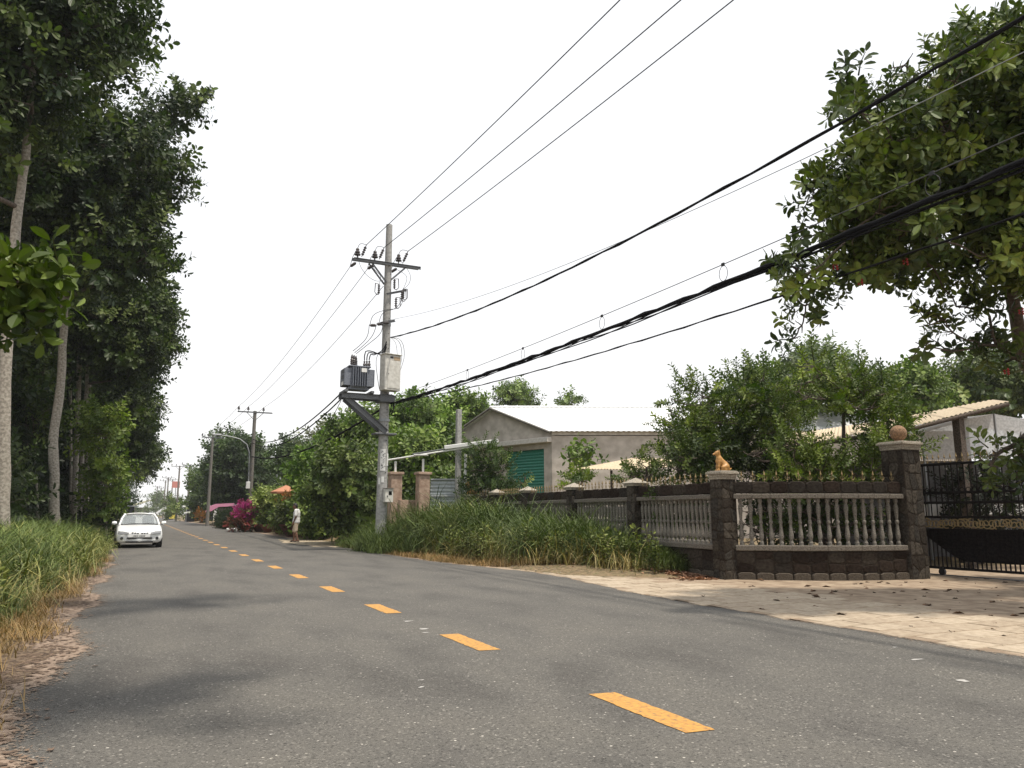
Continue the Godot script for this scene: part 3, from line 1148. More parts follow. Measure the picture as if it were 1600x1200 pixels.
func spear_mesh() -> ArrayMesh:
	var g := Geo.new()
	g.tube([Vector3(0, -0.02, 0), Vector3(0, 0.15, 0)], [0.007, 0.007], 5)
	g.lathe([Vector2(0.006, 0.13), Vector2(0.022, 0.155), Vector2(0.013, 0.19), Vector2(0.0, 0.25)], 6)
	for s in [-1.0, 1.0]:
		g.tube([Vector3(0, 0.045, 0), Vector3(0.03 * s, 0.055, 0), Vector3(0.045 * s, 0.09, 0), Vector3(0.036 * s, 0.12, 0)], [0.006, 0.007, 0.007, 0.003], 5)
	g.lathe([Vector2(0.0, 0.03), Vector2(0.014, 0.045), Vector2(0.0, 0.06)], 6)
	return g.mesh()

func baluster_mesh() -> ArrayMesh:
	var g := Geo.new()
	var pr := []
	for q in [[0.046, 0.0], [0.046, 0.06], [0.034, 0.075], [0.03, 0.1], [0.046, 0.15], [0.05, 0.2], [0.042, 0.28], [0.03, 0.4], [0.027, 0.44], [0.04, 0.455], [0.042, 0.48], [0.04, 0.505], [0.027, 0.52], [0.03, 0.56], [0.042, 0.68], [0.05, 0.76], [0.046, 0.81], [0.03, 0.86], [0.034, 0.885], [0.046, 0.9], [0.046, 0.965]]:
		pr.append(Vector2(q[0], q[1]))
	g.lathe(pr, 9)
	return g.mesh()

func bow(a: Vector2, b: Vector2, bulge: float, t: float) -> Vector2:
	var d := b - a
	return a.lerp(b, t) + Vector2(d.y, -d.x).normalized() * bulge * 4.0 * t * (1.0 - t)

func fence_panel(label: String, a: Vector2, b: Vector2, bulge: float, count: int, spears: int, bal: Mesh, spear: Mesh, sd: int) -> void:
	# a, b: (x, d) of the two ends between the pillars
	var r := RandomNumberGenerator.new()
	r.seed = sd
	var base := Vector3(a.x, 0, -a.y)
	var t := thing("fence_panel", label, "fence", base, 0.0, "stone fence panels with concrete balusters")
	var segs := 10 if bulge != 0.0 else 6
	var P := func(tt: float) -> Vector3:
		var q := bow(a, b, bulge, tt)
		return Vector3(q.x, 0, -q.y) - base
	var rail_b := Geo.new()
	var rail_t := Geo.new()
	var core := Geo.new()
	var beam := Geo.new()
	for i in segs:
		var p: Vector3 = P.call(i / float(segs))
		var q: Vector3 = P.call((i + 1) / float(segs))
		var u := (q - p).normalized()
		var out := Vector3.UP.cross(u).normalized()
		if out.x > 0.0: out = -out
		var bas := Basis(u, Vector3.UP, u.cross(Vector3.UP))
		var mid := (p + q) * 0.5
		var len := p.distance_to(q)
		core.box(mid + Vector3(0, 0.25, 0), Vector3(len, 0.66, 0.16), bas)
		beam.box(mid + Vector3(0, 1.9, 0), Vector3(len, 0.24, 0.14), bas)
		rail_b.cbox(mid + Vector3(0, 0.645, 0), Vector3(len + 0.012, 0.11, 0.27), 0.012, bas)
		rail_t.cbox(mid + Vector3(0, 1.72, 0), Vector3(len + 0.012, 0.1, 0.25), 0.012, bas)
		var o := p + out * 0.08
		var uu := u
		if uu.cross(Vector3.UP).dot(out) < 0.0:
			uu = -u
			o = q + out * 0.08
		var n := maxi(1, int(round(len / 0.36)))
		stones(t, o + Vector3(0, 0.14, 0), uu, Vector3.UP, Vector2(len, 0.44), n, 2, 0.014, M.fieldstone, r)
		stones(t, o + Vector3(0, -0.05, 0) + out * 0.03, uu, Vector3.UP, Vector2(len, 0.2), n, 1, 0.03, M.footstone, r, "foot_stone")
		stones(t, o + Vector3(0, 1.775, 0) - out * 0.01, uu, Vector3.UP, Vector2(len, 0.26), n, 1, 0.018, M.fieldstone, r)
	part("core_wall", core, M.mortar, t)
	part("top_beam", beam, M.mortar, t)
	part("lower_rail", rail_b, M.rail, t)
	part("upper_rail", rail_t, M.rail, t)
	for i in count:
		var p: Vector3 = P.call((i + 0.6) / (count + 0.2))
		var o := obj("baluster", bal, M.baluster, t, p + Vector3(0, 0.7, 0), r.randf() * 3.0)
		o.rotation.x = r.randf_range(-0.01, 0.01)
	for i in spears:
		var tt := (i + 0.7) / (spears + 0.4)
		var p: Vector3 = P.call(tt)
		var q: Vector3 = P.call(tt + 0.01)
		var o := obj("spear", spear, M.gilt, t, p + Vector3(0, 2.02, 0), atan2(-(q.z - p.z), q.x - p.x))
		o.rotation.z = r.randf_range(-0.05, 0.05)

func pillar(label: String, x: float, d: float, w: float, h: float, sd: int, cap := "pyramid") -> Node3D:
	var r := RandomNumberGenerator.new()
	r.seed = sd
	var t := thing("fence_pillar", label, "pillar", Vector3(x, 0, -d), 0.0, "stone pillars of the fence")
	var g := Geo.new()
	g.box(Vector3(0, h * 0.5 - 0.1, 0), Vector3(w, h + 0.2, w))
	part("core", g, M.mortar, t)
	var rows := int(round(h / (0.2 if w < 0.5 else 0.26)))
	var cols := 2 if w < 0.5 else 3
	var hw := w * 0.5
	stones(t, Vector3(-hw, -0.05, -hw), Vector3(0, 0, 1), Vector3.UP, Vector2(w, h + 0.05), cols, rows, 0.012, M.pillarstone, r)
	stones(t, Vector3(-hw, -0.05, hw), Vector3(1, 0, 0), Vector3.UP, Vector2(w, h + 0.05), cols, rows, 0.012, M.pillarstone, r)
	var c := Geo.new()
	if cap == "pyramid":
		c.cbox(Vector3(0, h + 0.03, 0), Vector3(w + 0.1, 0.06, w + 0.1), 0.01)
		c.cbox(Vector3(0, h + 0.075, 0), Vector3(w + 0.16, 0.03, w + 0.16), 0.008)
		var e := w * 0.5 + 0.07
		var y := h + 0.09
		for k in [[-1, -1, 1, -1], [1, -1, 1, 1], [1, 1, -1, 1], [-1, 1, -1, -1]]:
			c.face([Vector3(k[0] * e, y, k[1] * e), Vector3(k[2] * e, y, k[3] * e), Vector3(0, y + 0.13, 0)], Vector3(k[0] + k[2], 1, k[1] + k[3]))
	else:
		var prev := 0.0
		for q in [[0.03, 0.05], [0.05, 0.06], [0.13, 0.05], [0.07, 0.025]]:
			c.cbox(Vector3(0, h + prev + q[1] * 0.5, 0), Vector3(w + q[0], q[1], w + q[0]), 0.008)
			prev += q[1]
	part("cap", c, M.cap, t)
	return t

func build_fence() -> void:
	M.mortar = mottled(Color(0.026, 0.02, 0.016), Color(0.06, 0.048, 0.038), 1.6, 0.95, 51, 1.0, 0.03)
	M.fieldstone = []
	M.pillarstone = []
	M.footstone = []
	for k in 4:
		var tone: Color = [Color(0.034, 0.025, 0.02), Color(0.046, 0.034, 0.027), Color(0.044, 0.037, 0.031), Color(0.062, 0.051, 0.041)][k]
		M.fieldstone.append(mottled(tone * 0.5, tone * 1.05, 1.3, 0.92, 52 + k, 0.5, 0.02))
		tone = [Color(0.046, 0.038, 0.031), Color(0.066, 0.056, 0.045), Color(0.088, 0.076, 0.062), Color(0.056, 0.05, 0.043)][k]
		M.pillarstone.append(mottled(tone * 0.5, tone * 1.1, 1.3, 0.92, 62 + k, 0.5, 0.02))
		if k < 2:
			M.footstone.append(mottled(Color(0.06, 0.05, 0.04), Color(0.13, 0.11, 0.088), 1.7, 0.92, 72 + k, 1.0, 0.03))
	for q in M.fieldstone + M.pillarstone + M.footstone + [M.mortar]:
		q.metallic_specular = 0.15
	M.rail = mottled(Color(0.075, 0.064, 0.052), Color(0.21, 0.185, 0.152), 1.6, 0.9, 56, 0.5, 0.03)
	M.baluster = mottled(Color(0.10, 0.09, 0.077), Color(0.25, 0.23, 0.197), 2.2, 0.9, 57, 0.5, 0.025)
	M.cap = mottled(Color(0.22, 0.19, 0.15), Color(0.42, 0.38, 0.31), 1.7, 0.9, 58, 0.4, 0.02)
	M.gilt = mottled(Color(0.11, 0.077, 0.033), Color(0.38, 0.275, 0.12), 6.0, 0.6, 59)
	var bal := baluster_mesh()
	var spear := spear_mesh()
	var posts := [Vector2(11.36, 13.1), Vector2(11.5, 16.55), Vector2(11.68, 20.0), Vector2(11.87, 23.4), Vector2(12.02, 26.3), Vector2(11.8, 28.3)]
	pillar("stone fence pillar carrying the sitting dog statue", posts[0].x, posts[0].y, 0.38, 2.08, 201, "flat")
	var which := ["first pyramid topped pillar beyond the dog statue pillar", "second pyramid topped pillar beyond the dog statue, beside the tan awning", "third pyramid topped pillar beyond the dog statue, before the workshop wall", "fourth pyramid topped pillar beyond the dog statue, before the green shutter"]
	for i in range(1, 5):
		pillar(which[i - 1], posts[i].x, posts[i].y, 0.34, 2.05, 201 + i)
	pillar("farthest fence pillar, carrying the half hidden dog statue", posts[5].x, posts[5].y, 0.36, 1.92, 207, "flat")
	var names := ["fence panel with closely seen balusters joining the dog statue pillar on its grass side", "second fence panel beyond the dog statue, half hidden by grass", "third fence panel beyond the dog statue, mostly behind grass", "fourth baluster fence panel, below the workshop shutter", "short last fence panel below the half hidden dog statue"]
	for i in 5:
		fence_panel(names[i], posts[i] + Vector2(0, 0.2), posts[i + 1] - Vector2(0, 0.18), 0.0, 19 if i < 4 else 9, 15 if i < 4 else 7, bal, spear, 210 + i)
	fence_panel("bowed fence panel between the dog statue pillar and the gate pillar", Vector2(11.52, 12.95), Vector2(14.72, 11.4), 0.3, 18, 15, bal, spear, 220)
	var gp := pillar("tall broad stone gate pillar with a round ball on top", 14.98, 11.5, 0.54, 2.72, 230, "flat")
	var ball := Geo.new()
	var pr := [Vector2(0.09, 2.9), Vector2(0.09, 2.95)]
	for k in 15:
		var an := PI * k / 14.0
		pr.append(Vector2(maxf(0.0, 0.175 * sin(an)) if k > 0 else 0.06, 3.1 - 0.175 * cos(an)))
	ball.lathe(pr, 20)
	part("ball", ball, mottled(Color(0.12, 0.07, 0.04), Color(0.40, 0.24, 0.13), 2.5, 0.85, 81, 0.4, 0.02), gp)

# ---------------------------------------------------------------- trees, placed in metres
func build_trees() -> void:
	SPRIG.broad = sprig(14, 0.8, 0.25, 0.135, 0.85, 0.25, 1, true)
	SPRIG.petal = sprig(26, 0.5, 0.1, 0.08, 0.8, 0.2, 5)
	SPRIG.weed = sprig(18, 0.6, 0.1, 0.045, 1.0, 0.3, 6, true)
	SPRIG.large = sprig(7, 0.30, 0.24, 0.12, 0.95, 0.4, 2, true)
	SPRIG.whorl = sprig(12, 0.26, 0.15, 0.072, 0.8, 0.3, 3, true)
	SPRIG.fine = sprig(26, 0.6, 0.105, 0.056, 0.8, 0.2, 4)
	tree("forest_tree", "nearest tall roadside tree, its trunk cut by the picture edge", "tall forest trees lining the road", [[-3.46,0.1,-27,0.2],[-3.69,3.27,-27,0.18],[-3.91,5.96,-27,0.16],[-4.02,10.19,-27,0.14],[-3.96,12.31,-27,0.12],[-4.07,16.47,-27,0.1],[-4.4,21.26,-27,0.08]], [[-6.8,13.4,-29.6,0.95],[-4.7,18.9,-28.9,1.26],[-5.8,16.4,-25.2,0.93],[-4.6,16.7,-26.4,0.94],[-6.1,16.9,-26.7,0.82],[-2,18.1,-28.9,0.91],[-2.9,16.7,-30.6,0.58],[-6.9,17.1,-29.2,1.19],[-5.4,18.2,-28.1,1.25],[-4.4,19.1,-27.9,0.82],[-5.6,21.7,-28,1.37],[-2.7,19,-30.2,0.94],[-6.5,18.1,-30.7,0.81],[-4.3,17.4,-27.1,1],[-4.1,16.5,-28.7,1.07],[-5.9,13.4,-29,0.85],[-6.7,14.9,-27.1,0.46],[-6.2,15.6,-26,0.96],[-2.9,18.1,-26.9,1.08],[-6.6,12.1,-28.1,0.51],[-6.1,13.4,-26,0.67],[-3,16.5,-26.3,1.37],[-2.2,17.1,-26.3,1.18],[-4.9,15.9,-26.9,1.17],[-5.1,12.4,-26.9,0.74],[-4.7,23.8,-30.2,1.36],[-6.1,14.7,-27.6,0.92],[-5.7,13.7,-30.4,0.45],[-7.4,21.1,-30.9,1.26],[-6.1,21.7,-29,1.29],[-2.7,18,-30,1.02],[-6.3,21.5,-30.2,1.15],[-2.6,20.2,-28.4,0.93],[-5.9,11.2,-25.2,0.52],[-5.4,13.1,-25.6,1.33],[-3.7,17.8,-26.9,0.84],[-6.9,17.1,-30.9,1.12],[-2.8,15.2,-26.6,1.12],[-5.5,18.8,-25.5,0.97],[-5.6,17,-28.5,1.15],[-5.5,13.6,-28,1.3],[-7.2,17.9,-29.8,0.85],[-2.1,19.2,-25.6,1.1],[-3.4,22.1,-27.6,0.9],[-1.9,18.7,-27.4,1],[-4.3,23,-27.1,0.49],[-7.8,21.2,-30,0.57],[-4.7,15.2,-26.4,0.81],[-4.8,20.8,-27.5,1.13],[-6.9,14.8,-30.3,0.98],[-3.1,15.2,-27.7,0.74],[-6.4,17.7,-25.8,0.73],[-6.9,18.5,-26.5,0.68],[-3.7,17.7,-30,0.92],[-6.3,15.7,-29.7,1.27],[-2.4,16.9,-27.3,0.97],[-7,17.2,-28.4,0.54],[-4.6,19.6,-28.2,0.81],[-3.5,17,-27.2,0.81],[-3.9,16,-30.4,1.24],[-4.4,14.9,-28.8,1.18],[-3.7,19.7,-28.8,1.17],[-2,16.4,-27.1,0.53],[-4,14.4,-27.5,1.01],[-7.3,22.4,-30.3,0.96],[-3.8,13.7,-26,1.18],[-1.8,19.7,-26.3,0.75],[-3.7,20.1,-27.6,1.24],[-2.8,23.1,-28.8,0.9],[-4,21.2,-28.2,0.88],[-6.4,13.9,-27.2,0.68],[-7.2,18.1,-28,0.47],[-4.3,18,-26,0.94],[-2.2,19.2,-28.5,0.93],[-5.9,19.1,-28.5,1.33],[-3.7,17.2,-28.1,0.84],[-5.2,17.4,-26.2,1.31],[-5,16.1,-29.3,1.23],[-2.5,21.8,-25.2,0.56],[-5.9,15.9,-27,1],[-3.8,20.5,-30.9,1.22],[-4.6,22.3,-27.1,1.14],[-5.8,18.4,-27,1.24],[-4.1,16.1,-25.9,1.33],[-3.3,18.6,-30.4,0.91],[-2.7,17.5,-28,0.5],[-1.5,17.5,-29,0.6],[-1.3,18.5,-29,0.6]], "broad", {"sd": 301, "per": 62.0, "gap": -0.08, "limbs_from": 0.5, "dark": Color(0.02, 0.038, 0.014), "light": Color(0.16, 0.21, 0.055)})
	tree("forest_tree", "pale straight trunked tree rising behind the bright leafy branch", "tall forest trees lining the road", [[-2.98,0.1,-38,0.22],[-3.15,1.43,-38,0.2],[-3.43,4.4,-38,0.19],[-3.38,6.89,-38,0.17],[-3.5,10.02,-38,0.15],[-3.69,13.22,-38,0.14],[-3.87,17.13,-38,0.12]], [[-0.8,13.6,-39,1.15],[-3.3,14.3,-38.5,1.05],[-5.3,16.4,-39.3,1.62],[-1.4,12.3,-37.1,1.61],[-4.7,14.6,-37.9,1.57],[-0.3,16.3,-38.4,0.86],[-2,14.9,-36.3,1.16],[-2.8,19.8,-40.4,0.62],[-0.3,18.9,-40.7,0.78],[-4.4,15.1,-38.9,1.34],[-0.4,19.6,-39.5,0.54],[-2.9,16.8,-36.4,1.54],[-2.8,12.1,-35.7,1.17],[-5,18,-39,0.64],[-3.6,16.2,-38.1,1.04],[-3,12.7,-39.3,1.12],[-4.7,13.6,-35,0.97],[-4.1,14.9,-36.9,1.38],[-4.9,13.9,-36.1,1.01],[-1.4,16.9,-38.1,1.57],[-3.7,18.5,-40.9,1.2],[-0.7,12.9,-35.1,0.69],[-6.1,15.8,-39.8,1.13],[-4.4,16.2,-40.7,1.49],[-4.6,17.1,-37.6,1.4],[-2.5,13.4,-37.6,1.3],[-0.3,16.6,-39.2,0.67],[-1.4,11.5,-36.3,0.75],[-2.1,15.2,-40.4,1.54],[-6.2,16.9,-38,0.96],[-0.8,18.5,-36,0.66],[-4.5,15.7,-35.1,1.32],[-1.2,17.9,-38.9,1.48],[-3.1,17.1,-40,1.01],[-1.2,13.9,-36.8,1.1],[-4.8,16.9,-36.7,0.88],[-5.4,17.8,-40.4,1.57],[-5.1,14.4,-40.6,0.64],[-4.4,18.5,-40,1.21],[-6.5,14.7,-36.5,0.65],[-7.1,17.2,-38.7,0.64],[-0.9,17,-39.7,1.03],[-3.6,17.4,-41,1.21],[-4.4,13.4,-36.9,0.83],[-8.9,16.7,-39.8,0.52],[-7.8,14.9,-36,0.57],[-2.1,11.1,-35.8,0.7],[-3.3,17.8,-37.3,1.15],[-1.1,14.9,-37.8,1.14],[-2.1,12.9,-35.2,1.32],[-2.8,14.1,-36.1,1.59],[-2.2,16.2,-39,1.03],[-2.7,18.7,-40.5,1.09],[-3.3,14.4,-40.3,1.41],[-6.8,18.3,-40,0.63],[-6.5,17.5,-39.3,1.18],[-3.1,15.9,-39.8,1.56],[-8.4,17.3,-40.8,1.57],[-5.9,16.4,-40.8,1.21],[-3.5,11.3,-35.5,0.87],[-1.5,15.1,-39.2,1.44],[-7.9,16.1,-38.2,1.36],[-2.9,13,-40.4,1.29],[-0.4,20.1,-38.6,0.54],[-4.7,17.5,-38.9,0.98],[-3.4,12.8,-36.5,1.43],[-3.9,18.1,-38.7,1.06],[-1.4,16.5,-35.2,1.55],[-6.8,14.4,-35.8,0.74],[-1.7,18.3,-36.4,0.75],[-0.4,12.4,-35.8,0.79],[-1.7,17.8,-37,1.01],[-1.1,18.4,-40.6,1.39],[-4.6,14.9,-35.6,1.1],[-6,15.9,-38.4,1.45],[-5.4,15.7,-35.9,1.13],[-6.5,16.2,-36.4,0.71],[-0.7,13.8,-40.9,1.06],[-3.5,15.8,-35.4,0.95],[-1.4,19.3,-38.1,0.79],[-2.9,18.9,-39.7,0.97],[-3.5,11.4,-38.3,0.63],[-2.2,10.9,-35.3,0.64],[-4.6,13.6,-38.6,1.18],[-2.1,12.2,-39.9,0.67],[-1.1,20.4,-37,0.5],[-0.5,19.8,-37,0.6],[0.1,19.8,-37,0.65],[0.6,20.1,-37,0.6],[1,20.6,-37,0.5],[0.5,20.9,-37,0.4],[1.2,20.3,-37,0.4],[0.7,17.7,-38,0.6],[1,17.3,-38,0.4],[0.6,16.8,-38,0.6],[0,16.3,-38,0.8],[0.3,15.3,-38,0.5],[0.2,13.2,-38,0.6],[0.3,12.9,-39,0.5]], "broad", {"sd": 302, "per": 66.0, "gap": -0.15, "limbs_from": 0.6, "dark": Color(0.02, 0.038, 0.014), "light": Color(0.16, 0.21, 0.055)})
	tree("forest_tree", "cluster of slender pale stems beside the tall grass", "tall forest trees lining the road", [[-3.06,0.1,-50,0.17],[-3.26,2.88,-50,0.15],[-3.44,6.86,-50,0.14],[-3.65,10.2,-50,0.12],[-3.83,14.78,-50,0.1]], [[-3.6,14.6,-54,1.5],[0.5,12.6,-51.5,0.68],[-1.7,12.6,-49.5,1.59],[-0.5,14.8,-52.8,0.87],[-3.7,12.6,-51.3,0.68],[-0.7,11.5,-50.9,1.62],[-0.9,12.6,-51.8,1.4],[-0.2,9.9,-47.2,0.64],[-2.4,11,-49.1,1.42],[-3.2,14.4,-52.6,1.31],[-3.8,12.6,-51.9,0.66],[-1.7,14.8,-52.6,0.98],[-3.9,13.9,-52.7,0.9],[0.2,12.7,-47.9,0.74],[0.1,13.6,-49.4,0.8],[-2.4,13.3,-53.4,1.24],[-3,12.6,-48.6,1.17],[-3.9,13.5,-51.6,0.85],[-2.8,14.1,-50.7,0.98],[-2.3,12.6,-52.4,1.12],[-1.2,12.6,-48.3,1.38],[0,13.6,-52.6,0.89],[-2.1,10.6,-50.2,1.32],[-1.3,10.1,-47.5,1.46],[0.3,11.3,-52.1,0.86],[-1.1,9.5,-48.7,0.7],[-2,13.4,-48.6,0.93],[-1.5,14.6,-51.5,0.89],[-2.9,13.4,-47.5,0.93],[-3.4,13.3,-53.1,1.15],[-2.8,12.7,-50.8,1.74],[-3.8,13.8,-49.9,0.94],[-0.1,11.7,-47.8,1.15],[-2.3,13.4,-47.2,0.66],[-2.2,11.9,-47.2,1.89],[0.4,11.1,-49.4,0.66],[0.5,12.5,-53.5,0.78],[-0.4,13,-50.4,1.24],[-0.9,10.1,-50.7,0.7],[-0.9,11.5,-52.3,1.82],[0.5,12,-52.7,0.71],[0,13.7,-54,1.02],[-1.5,13.6,-47.4,0.71],[-1.5,9.8,-50.9,0.74],[-2.8,11.6,-49.9,0.99],[-1,15,-53.4,0.7],[-0.5,10.6,-48,1.16],[0.1,11.7,-50.2,0.85],[-1.5,10.2,-49.4,0.9],[-0.4,12.8,-49.1,1.52],[-3.7,13.1,-48.8,0.92],[0,11.5,-49.1,1.01],[-0.2,12.8,-47.1,0.91],[-2.4,14.4,-53.7,1.27],[-1.2,11.6,-48.4,1.3],[-1.4,11.3,-49.7,1.16],[-3.6,12.6,-52.6,0.77],[-3.2,11.8,-47.7,0.75],[-3.6,12.4,-47.8,0.76],[-0.3,10.6,-51.3,0.95],[0.6,13,-50,0.8],[0.7,11.2,-50,0.7],[0.3,14.1,-50,0.7]], "broad", {"sd": 303, "per": 75.0, "gap": -0.3, "limbs_from": 0.6, "dark": Color(0.02, 0.038, 0.014), "light": Color(0.16, 0.21, 0.055)})
	tree("forest_tree", "slender stem leaning right out of the pale stem cluster", "tall forest trees lining the road", [[-2.91,0.1,-50.6,0.14],[-3.02,2.9,-50.6,0.12],[-3.12,6.95,-50.6,0.11],[-3.18,8.83,-50.6,0.1],[-3.35,12.65,-50.6,0.08]], [[-3.1,12.8,-50.8,0.6],[-0.9,12.5,-51.8,0.65],[-2.6,9.8,-53.1,0.87],[-2,12.6,-51.3,1.04],[-1.9,11.1,-52.2,1.28],[-3.5,12,-53.7,0.56],[-2.2,12.2,-55,1.12],[-2.4,12.6,-52.4,1.17],[-0.7,9.5,-49.7,1.21],[-0.8,11.8,-54.9,0.72],[-2.8,10.3,-48.3,0.7],[-0.6,9.9,-53.7,0.74]], "broad", {"sd": 304, "per": 70.0, "gap": -0.3, "limbs_from": 0.7, "dark": Color(0.02, 0.038, 0.014), "light": Color(0.16, 0.21, 0.055)})
	tree("forest_tree", "thin straight stem behind the pale stem cluster", "tall forest trees lining the road", [[-3.41,0.1,-54,0.12],[-3.73,3,-54,0.11],[-4.02,6.1,-54,0.09],[-4.46,10.86,-54,0.08]], [[-5.6,10.7,-44.1,1.23],[-5.7,11.1,-48.8,0.79],[-6.9,12.8,-51.7,0.98],[-6.5,12,-51.4,1.04],[-6.9,11.5,-50.3,0.67],[-6.1,13,-50.1,1.69],[-5.9,11.9,-46.3,1.44],[-6,14.6,-53.8,0.89],[-6,11.4,-45.2,0.95],[-6.4,13.8,-51.8,1.04],[-5.4,12.3,-51.4,0.71],[-6.4,11.9,-48.6,0.82],[-5.4,12.2,-45.5,0.93],[-5.9,13.3,-53.4,1.51],[-6.3,12.3,-45.6,0.79],[-6.3,10.8,-46.9,0.68],[-7,14.5,-53.8,1.05],[-5.3,11.1,-45.8,0.84],[-4.9,11.7,-46.8,0.69],[-5.5,14.3,-53.3,0.78],[-5.4,13.8,-52.9,0.75],[-6.3,13.1,-49,0.98],[-5,12,-50.1,0.76],[-7.2,13.7,-52.9,0.78],[-6.7,12.4,-53.2,1.47],[-6.7,13.8,-50.8,1.01],[-7.1,14,-52.2,0.89],[-6,11.7,-50.2,0.84],[-5.4,13,-52.5,1.05],[-5.4,12.8,-47.9,0.8]], "broad", {"sd": 305, "per": 70.0, "gap": -0.3, "limbs_from": 0.7, "dark": Color(0.02, 0.038, 0.014), "light": Color(0.16, 0.21, 0.055)})
	tree("forest_tree", "short visible trunk pair member just left of the parked white car", "tall forest trees lining the road", [[-3.02,0.1,-60,0.24],[-3.16,2.33,-60,0.21],[-3.37,5.8,-60,0.17],[-3.61,10.23,-60,0.14]], [[-0.9,8.9,-64.4,1.11],[-2,10.3,-59,1.12],[-1.4,7.7,-59.4,0.66],[-2.1,10.4,-64.3,1.09],[-0.8,8.2,-59,1.04],[-1.4,10.2,-62,1.25],[-1,11.5,-61.5,0.75],[-2,9.4,-62.5,0.95],[-1.2,10.6,-64.9,1.64],[-1.3,8,-61.9,0.82],[-1.9,8.7,-58.8,1.05],[-1.5,11.1,-62.4,1.07],[-0.4,9,-63,0.66],[-1.5,8.7,-65.2,0.77],[-0.7,9.2,-61.9,0.81],[-2.3,9.3,-61.8,0.7],[-1.5,10.9,-60.9,1.08],[-1,10.2,-59.4,1.05],[-0.7,8.6,-58.2,1.08],[-1.7,8.3,-64.2,0.66],[-2.2,9.4,-60.4,0.94],[-1.3,11.4,-63.1,0.83],[-1.2,9.1,-60,1.93],[-0.9,8.5,-66,0.99],[-2.1,11.5,-63.9,1.35],[-1.5,11.1,-59.3,0.68],[-0.9,8.5,-61.6,1.03],[-2.2,10,-65.5,1.47],[-2.6,12,-61.8,0.79],[-1.4,11.1,-60.1,1.07],[-2.5,11.8,-64.8,0.94],[-0.3,9.5,-65.7,0.79],[-1.8,11.6,-60.8,0.67],[-0.6,9.5,-61.2,0.89],[-2.3,9.7,-63.4,0.68],[-1.9,8.9,-61.5,0.85],[-1.6,10.6,-58.1,1.11],[-2.3,10.7,-61.2,0.71],[-2.1,8.7,-62.9,0.77],[-2.4,11.5,-60.1,0.99],[-0.4,10.9,-60,1],[0,8.7,-60,1]], "broad", {"sd": 306, "per": 70.0, "gap": -0.3, "limbs_from": 0.6, "dark": Color(0.02, 0.038, 0.014), "light": Color(0.16, 0.21, 0.055)})
	tree("forest_tree", "tree with a grey trunk standing behind the parked white car", "tall forest trees lining the road", [[-2.97,0.1,-68,0.2],[-3.19,2.96,-68,0.17],[-3.29,6.41,-68,0.15],[-3.27,9.43,-68,0.12]], [[-1,8.5,-66.5,0.89],[-0.4,8.5,-68.5,0.93],[-1.4,9.5,-72.4,0.98],[-0.9,8.7,-72.7,1.1],[-1.1,7.1,-66.5,0.98],[-1,7.7,-71.4,1.24],[-0.8,6.5,-66.8,0.92],[-0.8,7.1,-73.3,0.86],[-0.7,8.2,-70.1,0.98],[-1.6,8.7,-73.9,1.04],[-0.6,7.8,-66.5,1.12],[-1.4,9.1,-70.4,1.09],[-1.2,8,-67.6,0.89],[-0.8,8.3,-72,0.96],[-0.6,7.3,-69.9,1.19],[-1.6,8.4,-68.2,0.68],[-1.4,8,-69,0.81],[-1.8,8.8,-71.5,0.75],[-1.9,9.2,-72.3,0.69],[-1.3,7.3,-69.6,0.86],[-0.6,8.9,-73.5,1],[-1.3,7.1,-70.6,0.8],[-0.5,6.6,-71.1,0.79],[-0.7,8.9,-69.2,0.84],[-0.9,7.1,-72,0.96],[-0.4,8.4,-71.1,0.87],[-1.1,7.7,-72.6,0.9],[-0.9,6.6,-67.7,0.86],[-1.3,9.1,-68.1,0.75],[-0.3,8.9,-71.8,0.68],[0,8.6,-68,1.1],[0.4,6.6,-68,1],[0.4,5.4,-68,1]], "broad", {"sd": 307, "per": 70.0, "gap": -0.3, "limbs_from": 0.6, "dark": Color(0.02, 0.038, 0.014), "light": Color(0.16, 0.21, 0.055)})
	tree("forest_tree", "farther dark tree hanging over the road behind the white car", "tall forest trees lining the road", [[-1.2,0.1,-110,0.25],[-1.37,4,-110,0.21],[-1.43,6.83,-110,0.18],[-1.2,9.69,-110,0.14]], [[-0.1,8.6,-108.5,2.08],[-1.7,7.2,-109,1.24],[-0.4,7.2,-112.8,1.85],[1,8.2,-106,0.94],[-0.7,8,-104.7,2.53],[-2.4,8.8,-108.5,1.1],[0.4,9.6,-113.6,1.54],[-3,7.8,-108.5,0.92],[-1.2,7.1,-111.2,1.13],[0.8,9.2,-110.3,0.87],[-0.7,9.6,-110.5,1.32],[0.8,7,-109.8,1],[-0.4,6.9,-107.6,1.21],[-2.5,7.3,-111,0.96],[-2.4,7,-110,0.97],[-0.7,7.3,-109.9,1.32],[-1.9,8.5,-112.6,1.8],[-1.4,10.1,-112.2,1.38],[-2.2,10.1,-108,1.03],[-1.5,9.7,-105.4,0.93],[-1.6,10,-107.1,0.87],[-3,9.8,-105.2,1.04],[0.9,8.4,-108,1.4],[0.1,6.2,-108,1.2]], "broad", {"sd": 308, "per": 60.0, "gap": -0.3, "size": 1.4, "limbs_from": 0.4, "dark": Color(0.02, 0.038, 0.014), "light": Color(0.16, 0.21, 0.055)})
